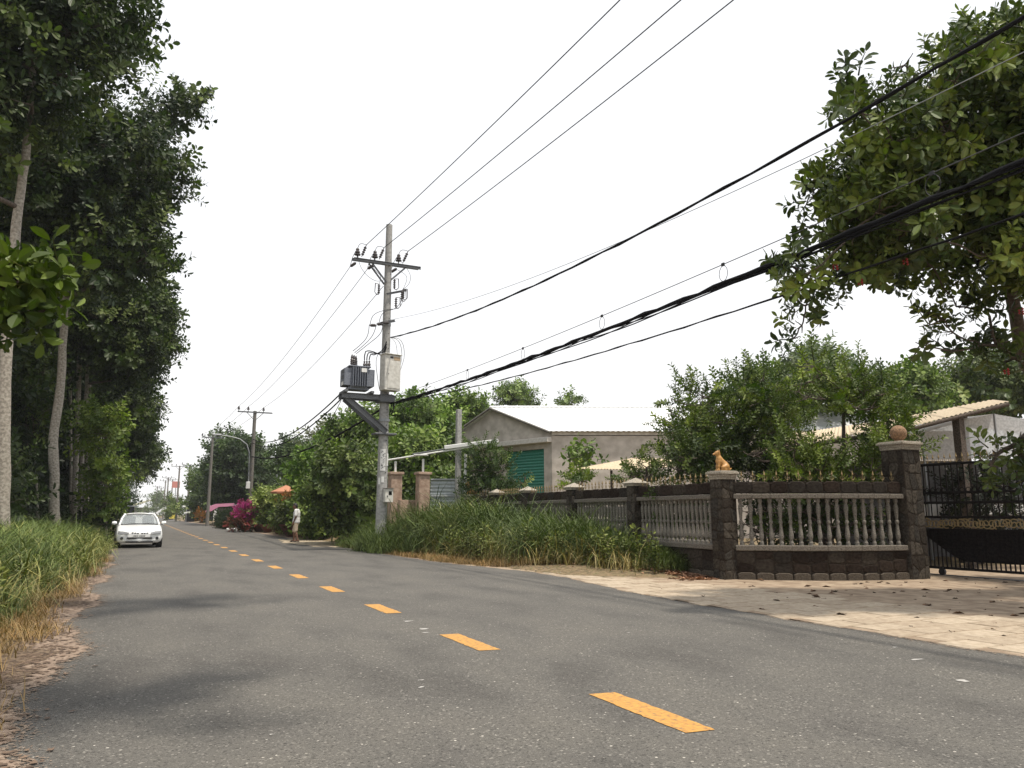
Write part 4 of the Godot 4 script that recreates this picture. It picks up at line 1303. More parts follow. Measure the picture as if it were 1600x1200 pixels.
	tree("forest_tree", "small rounded distant tree at the far end of the forest side", "tall forest trees lining the road", [[-1.16,0.1,-170,0.25],[-1.32,2.34,-170,0.2],[-1.5,4.82,-170,0.15]], [[-3.2,6.8,-163.9,1.62],[-2.5,5,-162.6,2.31],[-1.9,6.5,-172.2,1.11],[-2.3,4,-167.4,1.53],[-3.9,3.7,-164.8,1.63],[-3.5,6.8,-170.9,1.94],[-2.5,6.3,-167.6,1.71],[-1.7,4.1,-174.3,1.35],[-4.1,4.4,-172.1,1.95],[-4.7,7.8,-163.5,1.09],[-4.6,7.8,-169.2,1.14],[-4.1,3.9,-175.7,1.56],[-1.3,3.2,-172.3,1.15],[-3.9,7.6,-166.5,1.28],[-4.9,5.3,-174.2,1.41],[-4.7,7.4,-172.5,1.25]], "broad", {"sd": 309, "per": 26.0, "size": 2.0, "limbs_from": 0.3, "dark": Color(0.03, 0.05, 0.03), "light": Color(0.07, 0.1, 0.05)})
	tree("sapling", "yellow green sapling between the pale stems and the car", "young trees under the forest edge", [[-1.39,0.1,-47,0.06],[-1.63,2.81,-47,0.04],[-2.1,6.95,-47,0.03]], [[-1.6,4.7,-45.3,0.35],[-1.7,5.3,-44,0.52],[-2,5.7,-45.7,0.74],[-1.2,3.1,-43.5,0.48],[-1.7,1.6,-44.3,0.43],[-1.5,2.2,-45.6,0.43],[-1.9,5.8,-44.1,0.81],[-1.9,4.5,-43,0.46],[-2,5.3,-43.3,0.41],[-1.6,5.1,-46.5,0.46],[-2.2,4.1,-46.6,0.42],[-1.7,4.6,-45.9,0.51],[-1.4,3.7,-46.3,0.41],[-1.6,2.6,-45.8,0.77],[-1.7,3.2,-45.2,0.67],[-2.2,4.6,-46,0.45],[-2,2.9,-45,0.42],[-2.1,4.5,-44.4,0.47],[-1.7,4.6,-44.9,0.41],[-2.2,6.1,-43.7,0.33],[-1.7,3.5,-43.7,0.62],[-1.4,1.9,-47,0.31],[-1.6,5.1,-43.6,0.5],[-1.3,3.6,-45.9,0.52],[-1.5,4.4,-43.8,0.4],[-2.2,6.5,-46.8,0.58],[-1.5,4.7,-44.4,0.35],[-1.4,3.5,-45.1,0.56],[-2.3,5.3,-46.9,0.35],[-2.3,5.9,-45.5,0.44],[-1.7,3.8,-43.1,0.56],[-2.2,6.1,-45.1,0.45],[-1.6,5.6,-46.8,0.34],[-1.7,3.2,-46.9,0.77],[-1.7,2.9,-43.8,0.52],[-1.4,3.1,-46.3,0.71],[-1.5,1.9,-43.8,0.56],[-1.8,2.4,-43.1,0.41],[-1.8,5.2,-44.7,0.83],[-2.2,6.3,-43.2,0.45],[-1.6,2.5,-44.4,0.43],[-1.4,2.7,-43.2,0.47],[-1.5,1.8,-45.2,0.51],[-1.9,6,-44.7,0.65]], "broad", {"sd": 311, "per": 52.0, "size": 0.9, "gap": -0.1, "limbs_from": 0.1, "dark": Color(0.08, 0.13, 0.022), "light": Color(0.36, 0.44, 0.08)})
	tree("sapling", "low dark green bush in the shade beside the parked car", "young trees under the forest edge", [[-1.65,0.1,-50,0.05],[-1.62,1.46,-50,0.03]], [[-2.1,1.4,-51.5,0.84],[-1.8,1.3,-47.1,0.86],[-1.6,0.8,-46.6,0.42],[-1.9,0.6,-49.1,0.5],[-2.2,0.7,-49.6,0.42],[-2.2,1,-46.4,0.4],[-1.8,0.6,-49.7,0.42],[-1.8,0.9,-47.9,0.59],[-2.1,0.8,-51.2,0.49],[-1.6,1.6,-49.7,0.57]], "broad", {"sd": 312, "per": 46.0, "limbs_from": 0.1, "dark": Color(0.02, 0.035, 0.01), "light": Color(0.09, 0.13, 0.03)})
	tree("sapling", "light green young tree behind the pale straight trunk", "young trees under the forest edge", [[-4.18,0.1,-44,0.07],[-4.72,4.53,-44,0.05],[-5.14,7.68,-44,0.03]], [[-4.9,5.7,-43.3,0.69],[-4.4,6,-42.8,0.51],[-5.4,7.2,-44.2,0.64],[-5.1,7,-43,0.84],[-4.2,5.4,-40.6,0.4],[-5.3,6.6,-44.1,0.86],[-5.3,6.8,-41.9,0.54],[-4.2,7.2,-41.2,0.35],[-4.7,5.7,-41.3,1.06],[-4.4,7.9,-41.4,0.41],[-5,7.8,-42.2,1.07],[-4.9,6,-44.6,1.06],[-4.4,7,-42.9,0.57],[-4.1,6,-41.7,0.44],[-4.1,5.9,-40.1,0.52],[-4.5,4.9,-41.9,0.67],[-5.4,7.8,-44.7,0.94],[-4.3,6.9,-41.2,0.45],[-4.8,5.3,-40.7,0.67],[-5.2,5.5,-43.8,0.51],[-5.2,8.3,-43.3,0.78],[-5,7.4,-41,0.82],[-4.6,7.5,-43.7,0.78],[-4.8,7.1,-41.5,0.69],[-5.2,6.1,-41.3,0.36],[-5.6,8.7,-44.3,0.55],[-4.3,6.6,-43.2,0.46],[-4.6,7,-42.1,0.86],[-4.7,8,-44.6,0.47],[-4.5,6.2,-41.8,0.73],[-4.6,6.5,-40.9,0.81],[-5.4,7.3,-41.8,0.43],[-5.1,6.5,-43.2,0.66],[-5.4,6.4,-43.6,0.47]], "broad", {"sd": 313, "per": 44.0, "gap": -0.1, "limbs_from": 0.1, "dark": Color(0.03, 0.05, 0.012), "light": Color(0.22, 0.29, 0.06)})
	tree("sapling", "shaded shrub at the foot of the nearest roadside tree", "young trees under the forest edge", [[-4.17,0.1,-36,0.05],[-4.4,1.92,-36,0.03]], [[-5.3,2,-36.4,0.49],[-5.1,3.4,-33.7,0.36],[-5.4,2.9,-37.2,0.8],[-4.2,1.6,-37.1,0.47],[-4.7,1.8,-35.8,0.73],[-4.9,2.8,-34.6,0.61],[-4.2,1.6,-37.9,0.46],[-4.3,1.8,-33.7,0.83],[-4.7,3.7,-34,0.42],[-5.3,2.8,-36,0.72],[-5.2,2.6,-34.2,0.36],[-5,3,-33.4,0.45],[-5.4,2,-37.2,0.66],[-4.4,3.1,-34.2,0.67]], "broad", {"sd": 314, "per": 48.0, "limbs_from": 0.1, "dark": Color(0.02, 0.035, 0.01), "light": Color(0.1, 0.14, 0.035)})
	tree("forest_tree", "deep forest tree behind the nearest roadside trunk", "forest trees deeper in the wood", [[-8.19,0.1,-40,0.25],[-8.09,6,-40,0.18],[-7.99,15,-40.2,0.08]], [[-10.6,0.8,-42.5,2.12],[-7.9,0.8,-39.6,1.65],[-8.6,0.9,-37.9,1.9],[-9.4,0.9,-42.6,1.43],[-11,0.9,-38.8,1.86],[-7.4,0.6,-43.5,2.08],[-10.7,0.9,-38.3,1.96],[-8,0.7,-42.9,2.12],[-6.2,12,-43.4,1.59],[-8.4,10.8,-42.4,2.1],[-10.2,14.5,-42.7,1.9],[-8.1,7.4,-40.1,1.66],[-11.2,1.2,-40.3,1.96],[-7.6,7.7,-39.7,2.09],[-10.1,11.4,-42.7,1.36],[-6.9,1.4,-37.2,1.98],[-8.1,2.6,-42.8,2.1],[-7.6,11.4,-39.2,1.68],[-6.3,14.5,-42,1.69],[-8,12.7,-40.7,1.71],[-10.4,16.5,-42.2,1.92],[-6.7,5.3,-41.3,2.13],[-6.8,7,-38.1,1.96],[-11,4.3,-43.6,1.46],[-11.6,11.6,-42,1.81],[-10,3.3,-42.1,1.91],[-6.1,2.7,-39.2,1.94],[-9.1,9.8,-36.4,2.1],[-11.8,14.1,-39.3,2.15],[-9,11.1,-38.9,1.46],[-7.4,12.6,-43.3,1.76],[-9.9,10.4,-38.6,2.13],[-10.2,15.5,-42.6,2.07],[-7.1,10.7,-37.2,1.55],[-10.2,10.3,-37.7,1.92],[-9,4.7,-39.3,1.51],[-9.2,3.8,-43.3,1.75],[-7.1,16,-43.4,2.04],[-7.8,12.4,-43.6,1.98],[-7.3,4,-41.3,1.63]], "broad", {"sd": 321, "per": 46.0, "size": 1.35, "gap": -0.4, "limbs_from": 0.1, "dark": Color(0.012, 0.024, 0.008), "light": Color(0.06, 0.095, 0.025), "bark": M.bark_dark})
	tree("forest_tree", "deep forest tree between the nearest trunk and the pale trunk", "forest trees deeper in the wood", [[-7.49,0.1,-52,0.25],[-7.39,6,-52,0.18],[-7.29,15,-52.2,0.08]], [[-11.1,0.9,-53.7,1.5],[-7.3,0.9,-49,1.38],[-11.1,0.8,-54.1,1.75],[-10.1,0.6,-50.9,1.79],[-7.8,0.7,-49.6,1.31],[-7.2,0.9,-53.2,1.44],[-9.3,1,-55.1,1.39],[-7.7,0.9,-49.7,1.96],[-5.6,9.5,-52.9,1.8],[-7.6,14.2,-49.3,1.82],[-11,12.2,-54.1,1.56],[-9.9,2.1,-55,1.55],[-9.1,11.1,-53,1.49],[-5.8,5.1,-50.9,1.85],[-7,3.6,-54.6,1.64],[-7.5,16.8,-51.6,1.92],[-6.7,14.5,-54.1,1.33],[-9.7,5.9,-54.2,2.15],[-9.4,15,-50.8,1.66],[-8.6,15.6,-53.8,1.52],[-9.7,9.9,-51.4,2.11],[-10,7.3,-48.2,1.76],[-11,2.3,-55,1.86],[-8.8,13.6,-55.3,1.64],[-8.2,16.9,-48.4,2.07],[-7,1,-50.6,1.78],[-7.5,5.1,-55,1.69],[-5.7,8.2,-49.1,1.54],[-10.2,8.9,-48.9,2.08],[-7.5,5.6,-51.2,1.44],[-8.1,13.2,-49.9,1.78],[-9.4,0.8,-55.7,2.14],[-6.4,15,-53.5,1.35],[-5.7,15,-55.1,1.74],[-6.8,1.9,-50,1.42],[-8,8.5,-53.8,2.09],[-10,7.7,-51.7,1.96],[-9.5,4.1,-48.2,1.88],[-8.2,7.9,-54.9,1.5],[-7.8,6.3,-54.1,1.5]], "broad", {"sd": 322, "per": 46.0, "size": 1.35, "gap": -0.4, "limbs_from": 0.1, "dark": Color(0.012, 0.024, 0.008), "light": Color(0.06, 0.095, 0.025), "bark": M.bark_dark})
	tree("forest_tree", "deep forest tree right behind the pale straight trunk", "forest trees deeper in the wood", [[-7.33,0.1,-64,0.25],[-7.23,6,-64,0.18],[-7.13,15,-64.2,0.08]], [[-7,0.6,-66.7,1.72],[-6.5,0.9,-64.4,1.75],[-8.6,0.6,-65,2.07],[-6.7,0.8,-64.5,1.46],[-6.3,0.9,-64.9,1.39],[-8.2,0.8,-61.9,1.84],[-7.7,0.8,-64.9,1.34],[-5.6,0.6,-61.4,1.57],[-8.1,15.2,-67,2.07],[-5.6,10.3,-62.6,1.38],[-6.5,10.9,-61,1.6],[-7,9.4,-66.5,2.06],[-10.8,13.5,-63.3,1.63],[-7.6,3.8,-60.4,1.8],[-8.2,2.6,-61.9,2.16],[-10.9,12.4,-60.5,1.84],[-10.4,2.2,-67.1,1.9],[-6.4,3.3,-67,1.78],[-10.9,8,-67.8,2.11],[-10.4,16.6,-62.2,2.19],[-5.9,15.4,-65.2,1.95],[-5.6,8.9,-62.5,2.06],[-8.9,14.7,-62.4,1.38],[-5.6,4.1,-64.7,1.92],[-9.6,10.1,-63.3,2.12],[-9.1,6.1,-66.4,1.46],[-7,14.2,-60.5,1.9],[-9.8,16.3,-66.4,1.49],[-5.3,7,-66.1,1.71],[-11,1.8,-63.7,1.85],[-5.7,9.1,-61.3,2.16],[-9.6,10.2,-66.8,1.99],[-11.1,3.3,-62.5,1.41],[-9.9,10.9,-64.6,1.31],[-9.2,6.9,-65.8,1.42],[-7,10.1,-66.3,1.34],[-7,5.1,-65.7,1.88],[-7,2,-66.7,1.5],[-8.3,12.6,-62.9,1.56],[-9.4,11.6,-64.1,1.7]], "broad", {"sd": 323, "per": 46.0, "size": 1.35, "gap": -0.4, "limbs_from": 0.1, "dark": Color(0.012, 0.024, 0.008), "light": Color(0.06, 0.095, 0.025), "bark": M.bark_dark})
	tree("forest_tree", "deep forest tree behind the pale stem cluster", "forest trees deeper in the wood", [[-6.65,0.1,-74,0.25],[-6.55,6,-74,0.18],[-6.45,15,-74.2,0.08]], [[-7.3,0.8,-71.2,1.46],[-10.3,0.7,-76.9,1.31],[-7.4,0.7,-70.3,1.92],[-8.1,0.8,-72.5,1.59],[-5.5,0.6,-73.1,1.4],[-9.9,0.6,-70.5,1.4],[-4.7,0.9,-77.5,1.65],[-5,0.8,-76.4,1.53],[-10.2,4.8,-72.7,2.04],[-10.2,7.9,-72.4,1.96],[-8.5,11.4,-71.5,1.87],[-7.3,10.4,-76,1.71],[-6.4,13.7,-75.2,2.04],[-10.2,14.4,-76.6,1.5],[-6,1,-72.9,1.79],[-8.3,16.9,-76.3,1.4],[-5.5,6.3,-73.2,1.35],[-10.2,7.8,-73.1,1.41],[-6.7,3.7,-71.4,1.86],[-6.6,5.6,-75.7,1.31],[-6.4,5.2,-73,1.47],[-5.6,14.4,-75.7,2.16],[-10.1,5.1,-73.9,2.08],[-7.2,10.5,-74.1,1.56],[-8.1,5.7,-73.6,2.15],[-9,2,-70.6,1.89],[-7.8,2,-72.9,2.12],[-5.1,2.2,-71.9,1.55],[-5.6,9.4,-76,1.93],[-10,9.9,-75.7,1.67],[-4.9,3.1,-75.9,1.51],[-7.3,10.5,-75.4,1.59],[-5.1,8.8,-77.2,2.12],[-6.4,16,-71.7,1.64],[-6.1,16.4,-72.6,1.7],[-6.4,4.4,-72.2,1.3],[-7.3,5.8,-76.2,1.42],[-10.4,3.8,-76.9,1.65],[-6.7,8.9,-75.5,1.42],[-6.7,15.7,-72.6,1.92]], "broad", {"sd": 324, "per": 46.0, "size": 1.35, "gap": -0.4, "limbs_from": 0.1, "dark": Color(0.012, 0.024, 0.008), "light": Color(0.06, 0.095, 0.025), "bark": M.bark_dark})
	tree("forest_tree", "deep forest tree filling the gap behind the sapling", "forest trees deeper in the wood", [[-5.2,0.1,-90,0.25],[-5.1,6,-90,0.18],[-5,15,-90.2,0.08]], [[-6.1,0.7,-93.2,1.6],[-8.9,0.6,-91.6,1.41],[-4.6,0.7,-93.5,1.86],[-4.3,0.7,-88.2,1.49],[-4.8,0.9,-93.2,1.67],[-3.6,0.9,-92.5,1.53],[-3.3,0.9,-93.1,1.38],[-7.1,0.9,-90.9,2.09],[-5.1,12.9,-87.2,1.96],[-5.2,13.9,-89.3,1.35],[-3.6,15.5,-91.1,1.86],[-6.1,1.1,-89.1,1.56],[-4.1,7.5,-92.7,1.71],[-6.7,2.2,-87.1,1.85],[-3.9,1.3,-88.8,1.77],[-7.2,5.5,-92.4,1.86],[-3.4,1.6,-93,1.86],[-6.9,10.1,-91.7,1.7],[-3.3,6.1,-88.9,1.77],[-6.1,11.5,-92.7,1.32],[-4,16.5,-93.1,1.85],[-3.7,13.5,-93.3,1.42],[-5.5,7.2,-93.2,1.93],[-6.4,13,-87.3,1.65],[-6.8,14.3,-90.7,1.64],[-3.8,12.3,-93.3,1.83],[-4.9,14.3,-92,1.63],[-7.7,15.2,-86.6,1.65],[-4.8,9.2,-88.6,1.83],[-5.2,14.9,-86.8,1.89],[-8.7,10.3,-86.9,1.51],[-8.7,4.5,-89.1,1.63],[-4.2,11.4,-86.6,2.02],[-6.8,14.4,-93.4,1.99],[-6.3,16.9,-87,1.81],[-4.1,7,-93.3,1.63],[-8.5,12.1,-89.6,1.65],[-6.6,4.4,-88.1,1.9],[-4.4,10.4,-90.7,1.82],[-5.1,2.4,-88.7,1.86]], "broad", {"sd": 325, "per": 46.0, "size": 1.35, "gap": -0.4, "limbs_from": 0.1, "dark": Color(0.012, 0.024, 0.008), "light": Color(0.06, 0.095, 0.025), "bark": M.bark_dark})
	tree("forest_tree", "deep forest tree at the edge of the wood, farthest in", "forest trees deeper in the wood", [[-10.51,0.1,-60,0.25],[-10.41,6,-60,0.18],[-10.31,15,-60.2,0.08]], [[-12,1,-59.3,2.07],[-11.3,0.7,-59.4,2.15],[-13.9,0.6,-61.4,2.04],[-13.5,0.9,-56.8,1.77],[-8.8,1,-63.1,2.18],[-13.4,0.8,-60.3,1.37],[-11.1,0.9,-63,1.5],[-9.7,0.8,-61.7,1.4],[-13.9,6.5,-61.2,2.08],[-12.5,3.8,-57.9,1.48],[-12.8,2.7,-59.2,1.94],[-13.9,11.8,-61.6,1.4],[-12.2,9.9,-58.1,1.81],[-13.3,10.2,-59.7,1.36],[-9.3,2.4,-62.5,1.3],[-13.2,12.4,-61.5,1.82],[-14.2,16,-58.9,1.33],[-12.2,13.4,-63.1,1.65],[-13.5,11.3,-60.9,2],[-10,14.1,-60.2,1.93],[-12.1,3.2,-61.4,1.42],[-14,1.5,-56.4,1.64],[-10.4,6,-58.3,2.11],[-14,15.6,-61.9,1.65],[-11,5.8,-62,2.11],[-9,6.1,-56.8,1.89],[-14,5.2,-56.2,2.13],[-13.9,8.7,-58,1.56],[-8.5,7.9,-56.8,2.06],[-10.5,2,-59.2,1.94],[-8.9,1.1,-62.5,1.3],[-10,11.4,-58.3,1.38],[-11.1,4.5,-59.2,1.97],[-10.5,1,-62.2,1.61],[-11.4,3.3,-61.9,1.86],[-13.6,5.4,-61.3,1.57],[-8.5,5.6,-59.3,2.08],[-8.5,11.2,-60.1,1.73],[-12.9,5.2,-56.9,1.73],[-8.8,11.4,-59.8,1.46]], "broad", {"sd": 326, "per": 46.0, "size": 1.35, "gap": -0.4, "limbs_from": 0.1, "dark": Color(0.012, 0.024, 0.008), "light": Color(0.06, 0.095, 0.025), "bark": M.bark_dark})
	tree("broadleaf_tree", "bright big leaved branch reaching in before the forest trunks", "", [[-4.6,0.25,-7.4,0.14],[-4.4,2,-7.5,0.11],[-4,3.6,-7.7,0.07]], [[-1.9,4,-10.4,0.55],[-1.6,4.1,-10.2,0.33],[-1.4,4,-10.1,0.33],[-1.3,4,-10.1,0.24],[-1.2,4.1,-10.2,0.22],[-1.1,4,-9.9,0.18],[-1,4,-9.7,0.15],[-1.4,3.8,-10.2,0.31],[-1.5,3.7,-10.1,0.33],[-1.2,3.8,-10.2,0.22],[-1.1,3.9,-9.8,0.2],[-1,4,-10.1,0.14],[-1.3,3.6,-9.9,0.22],[-1.5,3.6,-10.5,0.22],[-1.6,3.8,-10,0.44],[-1.1,3.6,-9.8,0.11],[-1.4,3.5,-10,0.13],[-1.6,4.2,-10.4,0.18],[-6.1,5.3,-13.2,0.85],[-5.6,8.6,-15.1,0.85],[-5.2,7.1,-9.4,0.85],[-3.9,8.6,-7.6,0.85],[-2.5,7.8,-6,0.85],[-4.7,6.2,-9.5,0.85],[-6.2,6.2,-7.2,0.85],[-5.5,8.6,-10.2,0.85],[-4.6,7.2,-7.2,0.85],[-5.3,7,-11.6,0.85],[-3.3,6.3,-5.1,0.85],[-1.6,8.4,-6.9,0.85],[-1.7,7.1,-5.1,0.85],[-5.9,8.1,-12.8,0.85],[-5.3,7,-10.1,0.85],[-5.6,5,-9.9,0.85],[-3.7,5.5,-7.8,0.85],[-5.1,7.7,-12.8,0.85],[-6.2,7,-16.5,0.85],[-6.1,5.3,-16.6,0.85],[-4,8.8,-8.1,0.85],[-4.9,5.5,-14.1,0.85],[-6,6.5,-14.3,0.85],[-2.7,5.9,-6.9,0.85],[-3.3,5,-9.1,0.85],[-5,6.7,-8.4,0.85],[-5.1,4.8,-6.7,0.85],[-5.5,7.5,-11.6,0.85],[-5.5,5.4,-15.5,0.85],[-4.7,8.2,-11.6,0.85],[-5.5,8.6,-8.2,0.85],[-5.4,6.8,-13.1,0.85],[-5.1,8.7,-5.9,0.85],[-4.1,8.4,-8.9,0.85]], "large", {"sd": 331, "per": 105.0, "size": 0.92, "gap": -0.45, "limbs_from": 0.7, "upward": -0.1, "twigs": 1, "dark": Color(0.03, 0.055, 0.01), "light": Color(0.19, 0.25, 0.035)})
	tree("broadleaf_tree", "large glossy leaved tree overhanging the iron gate with red fruit", "", [[14.34,-0.05,-7.91,0.19],[14.09,1.81,-7.65,0.17],[13.69,3.08,-7.61,0.14],[13.2,4.08,-7.65,0.12],[12.9,5.2,-7.59,0.09],[12.62,6.36,-7.5,0.07],[12.4,7.42,-7.41,0.05]], [[14.5,6.4,-6.6,0.58],[11.3,6.8,-8.6,0.57],[12,6.8,-7.9,0.47],[9.5,5.8,-7.7,0.52],[12.5,8.2,-5.6,0.35],[11.2,7.6,-6,0.51],[11,6.9,-6.3,0.51],[15,6.6,-7.1,0.5],[11.4,7.3,-8.3,0.51],[12.2,5.6,-8.4,0.23],[11.1,8.5,-7.6,0.21],[11,5.2,-7.6,0.37],[12.9,9.4,-7.3,0.53],[11.9,8.5,-6,0.56],[12.4,7.7,-6.9,0.5],[14.5,8.3,-6.6,0.45],[11.3,5.9,-8.8,0.37],[14.2,8.5,-6.4,0.42],[9.5,6.6,-7.4,0.45],[11.4,7.2,-7.8,0.42],[11.6,5.7,-6.7,0.54],[12.4,5.2,-7,0.44],[12.8,6.2,-7.2,0.48],[13.3,5.9,-6.9,0.48],[12.3,9.5,-7.6,0.21],[14.8,7.2,-6.8,0.57],[13.1,7.3,-6.8,0.51],[8.9,7,-7,0.3],[11.8,5.9,-6,0.4],[11,5.1,-6.6,0.43],[10,5.4,-9.3,0.27],[12.1,5,-5.9,0.53],[10.9,6,-6.5,0.59],[10.5,7.6,-6.7,0.53],[11.5,7.4,-7.1,0.42],[12.9,5.4,-6,0.43],[12.8,6.8,-7.8,0.58],[8.3,4.7,-7.6,0.27],[10.4,5.2,-7.9,0.29],[11.9,5.2,-6.7,0.38],[9.1,6,-7.3,0.36],[10,5.9,-7.1,0.42],[11.5,7.4,-6.3,0.44],[11.9,6.4,-5.9,0.57],[14.3,9.7,-6.8,0.43],[13.4,7.6,-7.5,0.59],[9.7,5.3,-6.8,0.53],[10,7.4,-6.3,0.36],[12.2,5.5,-7.6,0.35],[14.5,6.8,-6.9,0.41],[9.1,7.2,-6.9,0.26],[10,6.7,-6.5,0.36],[13.6,6,-6.6,0.58],[11.5,7.7,-8.3,0.5],[13,6.3,-7.6,0.53],[12.6,5.4,-6.3,0.44],[10,5.9,-8,0.51],[10.8,6.7,-9,0.33],[10.9,6.9,-6.7,0.38],[11.6,8.9,-7.3,0.33],[10.7,5.3,-9.2,0.25],[11.3,8.7,-7.4,0.28],[11.4,8.6,-5.6,0.25],[10.1,6.7,-8.6,0.27],[13.7,6.2,-7.4,0.53],[11.3,5.2,-6.3,0.37],[12.2,7.4,-6.8,0.58],[9.9,5.3,-7.9,0.47],[11.7,7,-7.2,0.49],[11.5,8.3,-5.5,0.59],[12.4,8.9,-7.2,0.54],[14.1,5.3,-7.4,0.58],[13.7,6,-6.1,0.22],[12.5,5.7,-7.1,0.4],[11.9,6.3,-6.8,0.4],[12.1,8.5,-6.5,0.59],[11.4,6.3,-7.3,0.44],[13.2,7.4,-6.5,0.4],[11.7,5.7,-7.1,0.39],[11,7,-8,0.58],[14.2,5.9,-7.1,0.44],[14,7.1,-6.7,0.42],[11.3,6,-6.3,0.57],[9.4,6.6,-6.9,0.53],[9.2,5.6,-7.1,0.53],[9.9,6.8,-7.3,0.5],[10.7,7.9,-6.7,0.37],[11.7,5.3,-6.5,0.38],[11.3,7.6,-7.9,0.48],[12,7.5,-7.8,0.54],[14.6,10,-6.7,0.36],[9.9,6.7,-8.4,0.24],[12.7,7,-6.9,0.56],[11.3,6.6,-8.2,0.5],[14.9,8.7,-6.3,0.24],[12.4,7.1,-6.1,0.52],[11.6,8.3,-8.1,0.48],[11.9,8.9,-6.6,0.33],[13.4,5.4,-7.8,0.45],[12.5,4.7,-6.4,0.37],[10.2,7.7,-6.1,0.38],[14.1,9.7,-6.5,0.39],[9.6,5.1,-7.7,0.46],[12,8.3,-7.8,0.38],[12,7.6,-8.3,0.54],[12.5,5,-6.1,0.47],[12.8,5.2,-5.8,0.28],[13.4,6.6,-7.4,0.59],[10.2,7,-6.7,0.38],[13.8,8.9,-6.3,0.45],[13.3,8.3,-6.7,0.54],[13.3,6.3,-6.7,0.41],[11.3,5.4,-8.5,0.26],[11.1,6.3,-7.1,0.39],[13.7,7.5,-6.5,0.42],[12.1,4.8,-6.9,0.21],[12.3,6.2,-7.6,0.56],[12.2,7,-5.4,0.35],[13,8.6,-7.3,0.56],[10,6.4,-7.5,0.55],[12.5,6.6,-6.3,0.51],[11.5,6.9,-6,0.49],[11.7,8.1,-6.9,0.52],[12.8,7.9,-7.1,0.4],[11.9,5.7,-7.9,0.6],[10.5,6.4,-8.3,0.58],[10.9,8,-8.4,0.47],[11.4,6.4,-6.4,0.4],[8.8,5.3,-7.2,0.32],[14,6.8,-7,0.43],[13.2,5.1,-6,0.23],[10.1,7.6,-6.8,0.29],[12.3,6.3,-6.4,0.36],[12.6,5.6,-7.6,0.43],[12.8,6.1,-6.6,0.48],[12.6,7.5,-6.4,0.59],[11.9,7.3,-7.3,0.49],[13.3,9,-5.9,0.53],[14.1,8.1,-7.1,0.56],[11.9,8.1,-5.2,0.51],[14.1,6.4,-7.1,0.45],[11.2,7.9,-6.4,0.41],[13,6.5,-6.9,0.59],[11.7,8.5,-6.3,0.45],[11.8,6.4,-8.6,0.45],[10.9,7,-8.7,0.38],[11,6.5,-7.5,0.36],[13.6,9.7,-6.5,0.45],[11.1,7,-5.8,0.37],[9.9,5.4,-7.3,0.35],[9.7,8,-7.8,0.28],[9.8,7.8,-7.8,0.3],[9.6,7.7,-7.9,0.2],[10.5,8.4,-7.4,0.25],[11.3,8.8,-6.9,0.3],[9.3,6.5,-8.3,0.25],[9.3,6.3,-8.3,0.2],[9.5,6.7,-8.2,0.25],[9.1,5.6,-8.5,0.2],[9.1,5.2,-8.6,0.22],[9.1,4.8,-8.7,0.14],[9.3,4.6,-8.6,0.22],[9.3,4.3,-8.7,0.16],[9.2,4.1,-8.8,0.14],[9.4,5,-8.5,0.3],[11,4,-7.9,0.14],[10.9,3.8,-8,0.1],[11.1,4.3,-7.8,0.18],[11.3,4.4,-7.7,0.15],[11.5,4.2,-7.7,0.15],[11.5,3.9,-7.7,0.15],[11.1,4.5,-7.8,0.14],[11.5,4.6,-7.6,0.25],[11.9,4,-7.5,0.2],[12.1,4,-7.4,0.25],[12.4,3.8,-7.3,0.3],[11.9,4.6,-7.4,0.25],[13.9,2.6,-8.3,0.28],[13.6,2.4,-8.5,0.22],[14,2.2,-8.3,0.3],[13.8,2,-8.4,0.2],[13.5,2.2,-8.6,0.16],[15.8,7.5,-4.4,0.8],[18.6,8.2,-4.5,0.8],[16.7,5.9,-5.3,0.8],[18.1,8.6,-8,0.8],[18.5,6.3,-4.5,0.8],[15.2,6.2,-6.2,0.8],[18.7,8.9,-7.4,0.8],[13.1,8.9,-4.1,0.8],[16,8.2,-5.3,0.8],[17.9,5.2,-4.6,0.8],[17.6,8.1,-7.9,0.8],[13.9,6.8,-4.5,0.8],[13.8,8.8,-4.3,0.8],[16.3,5.9,-5.8,0.8],[18.1,6.7,-7.3,0.8],[17.4,6.8,-7.2,0.8],[17.6,5.8,-7.4,0.8],[17.8,6.7,-4.8,0.8],[13.8,8.2,-4.2,0.8],[18.6,5.1,-8.2,0.8],[17.8,5.7,-6.5,0.8],[18,5.7,-5.9,0.8],[15.9,8.8,-5.7,0.8],[17.1,6.2,-6.1,0.8],[15.8,5.3,-7.2,0.8],[12.5,5.7,-5.4,0.8]], "whorl", {"sd": 332, "per": 150.0, "size": 1.0, "gap": -0.34, "limbs_from": 0.35, "upward": 0.2, "mat": M.leaf_gloss, "dark": Color(0.04, 0.066, 0.019), "light": Color(0.24, 0.3, 0.066), "bark": M.bark_dark})
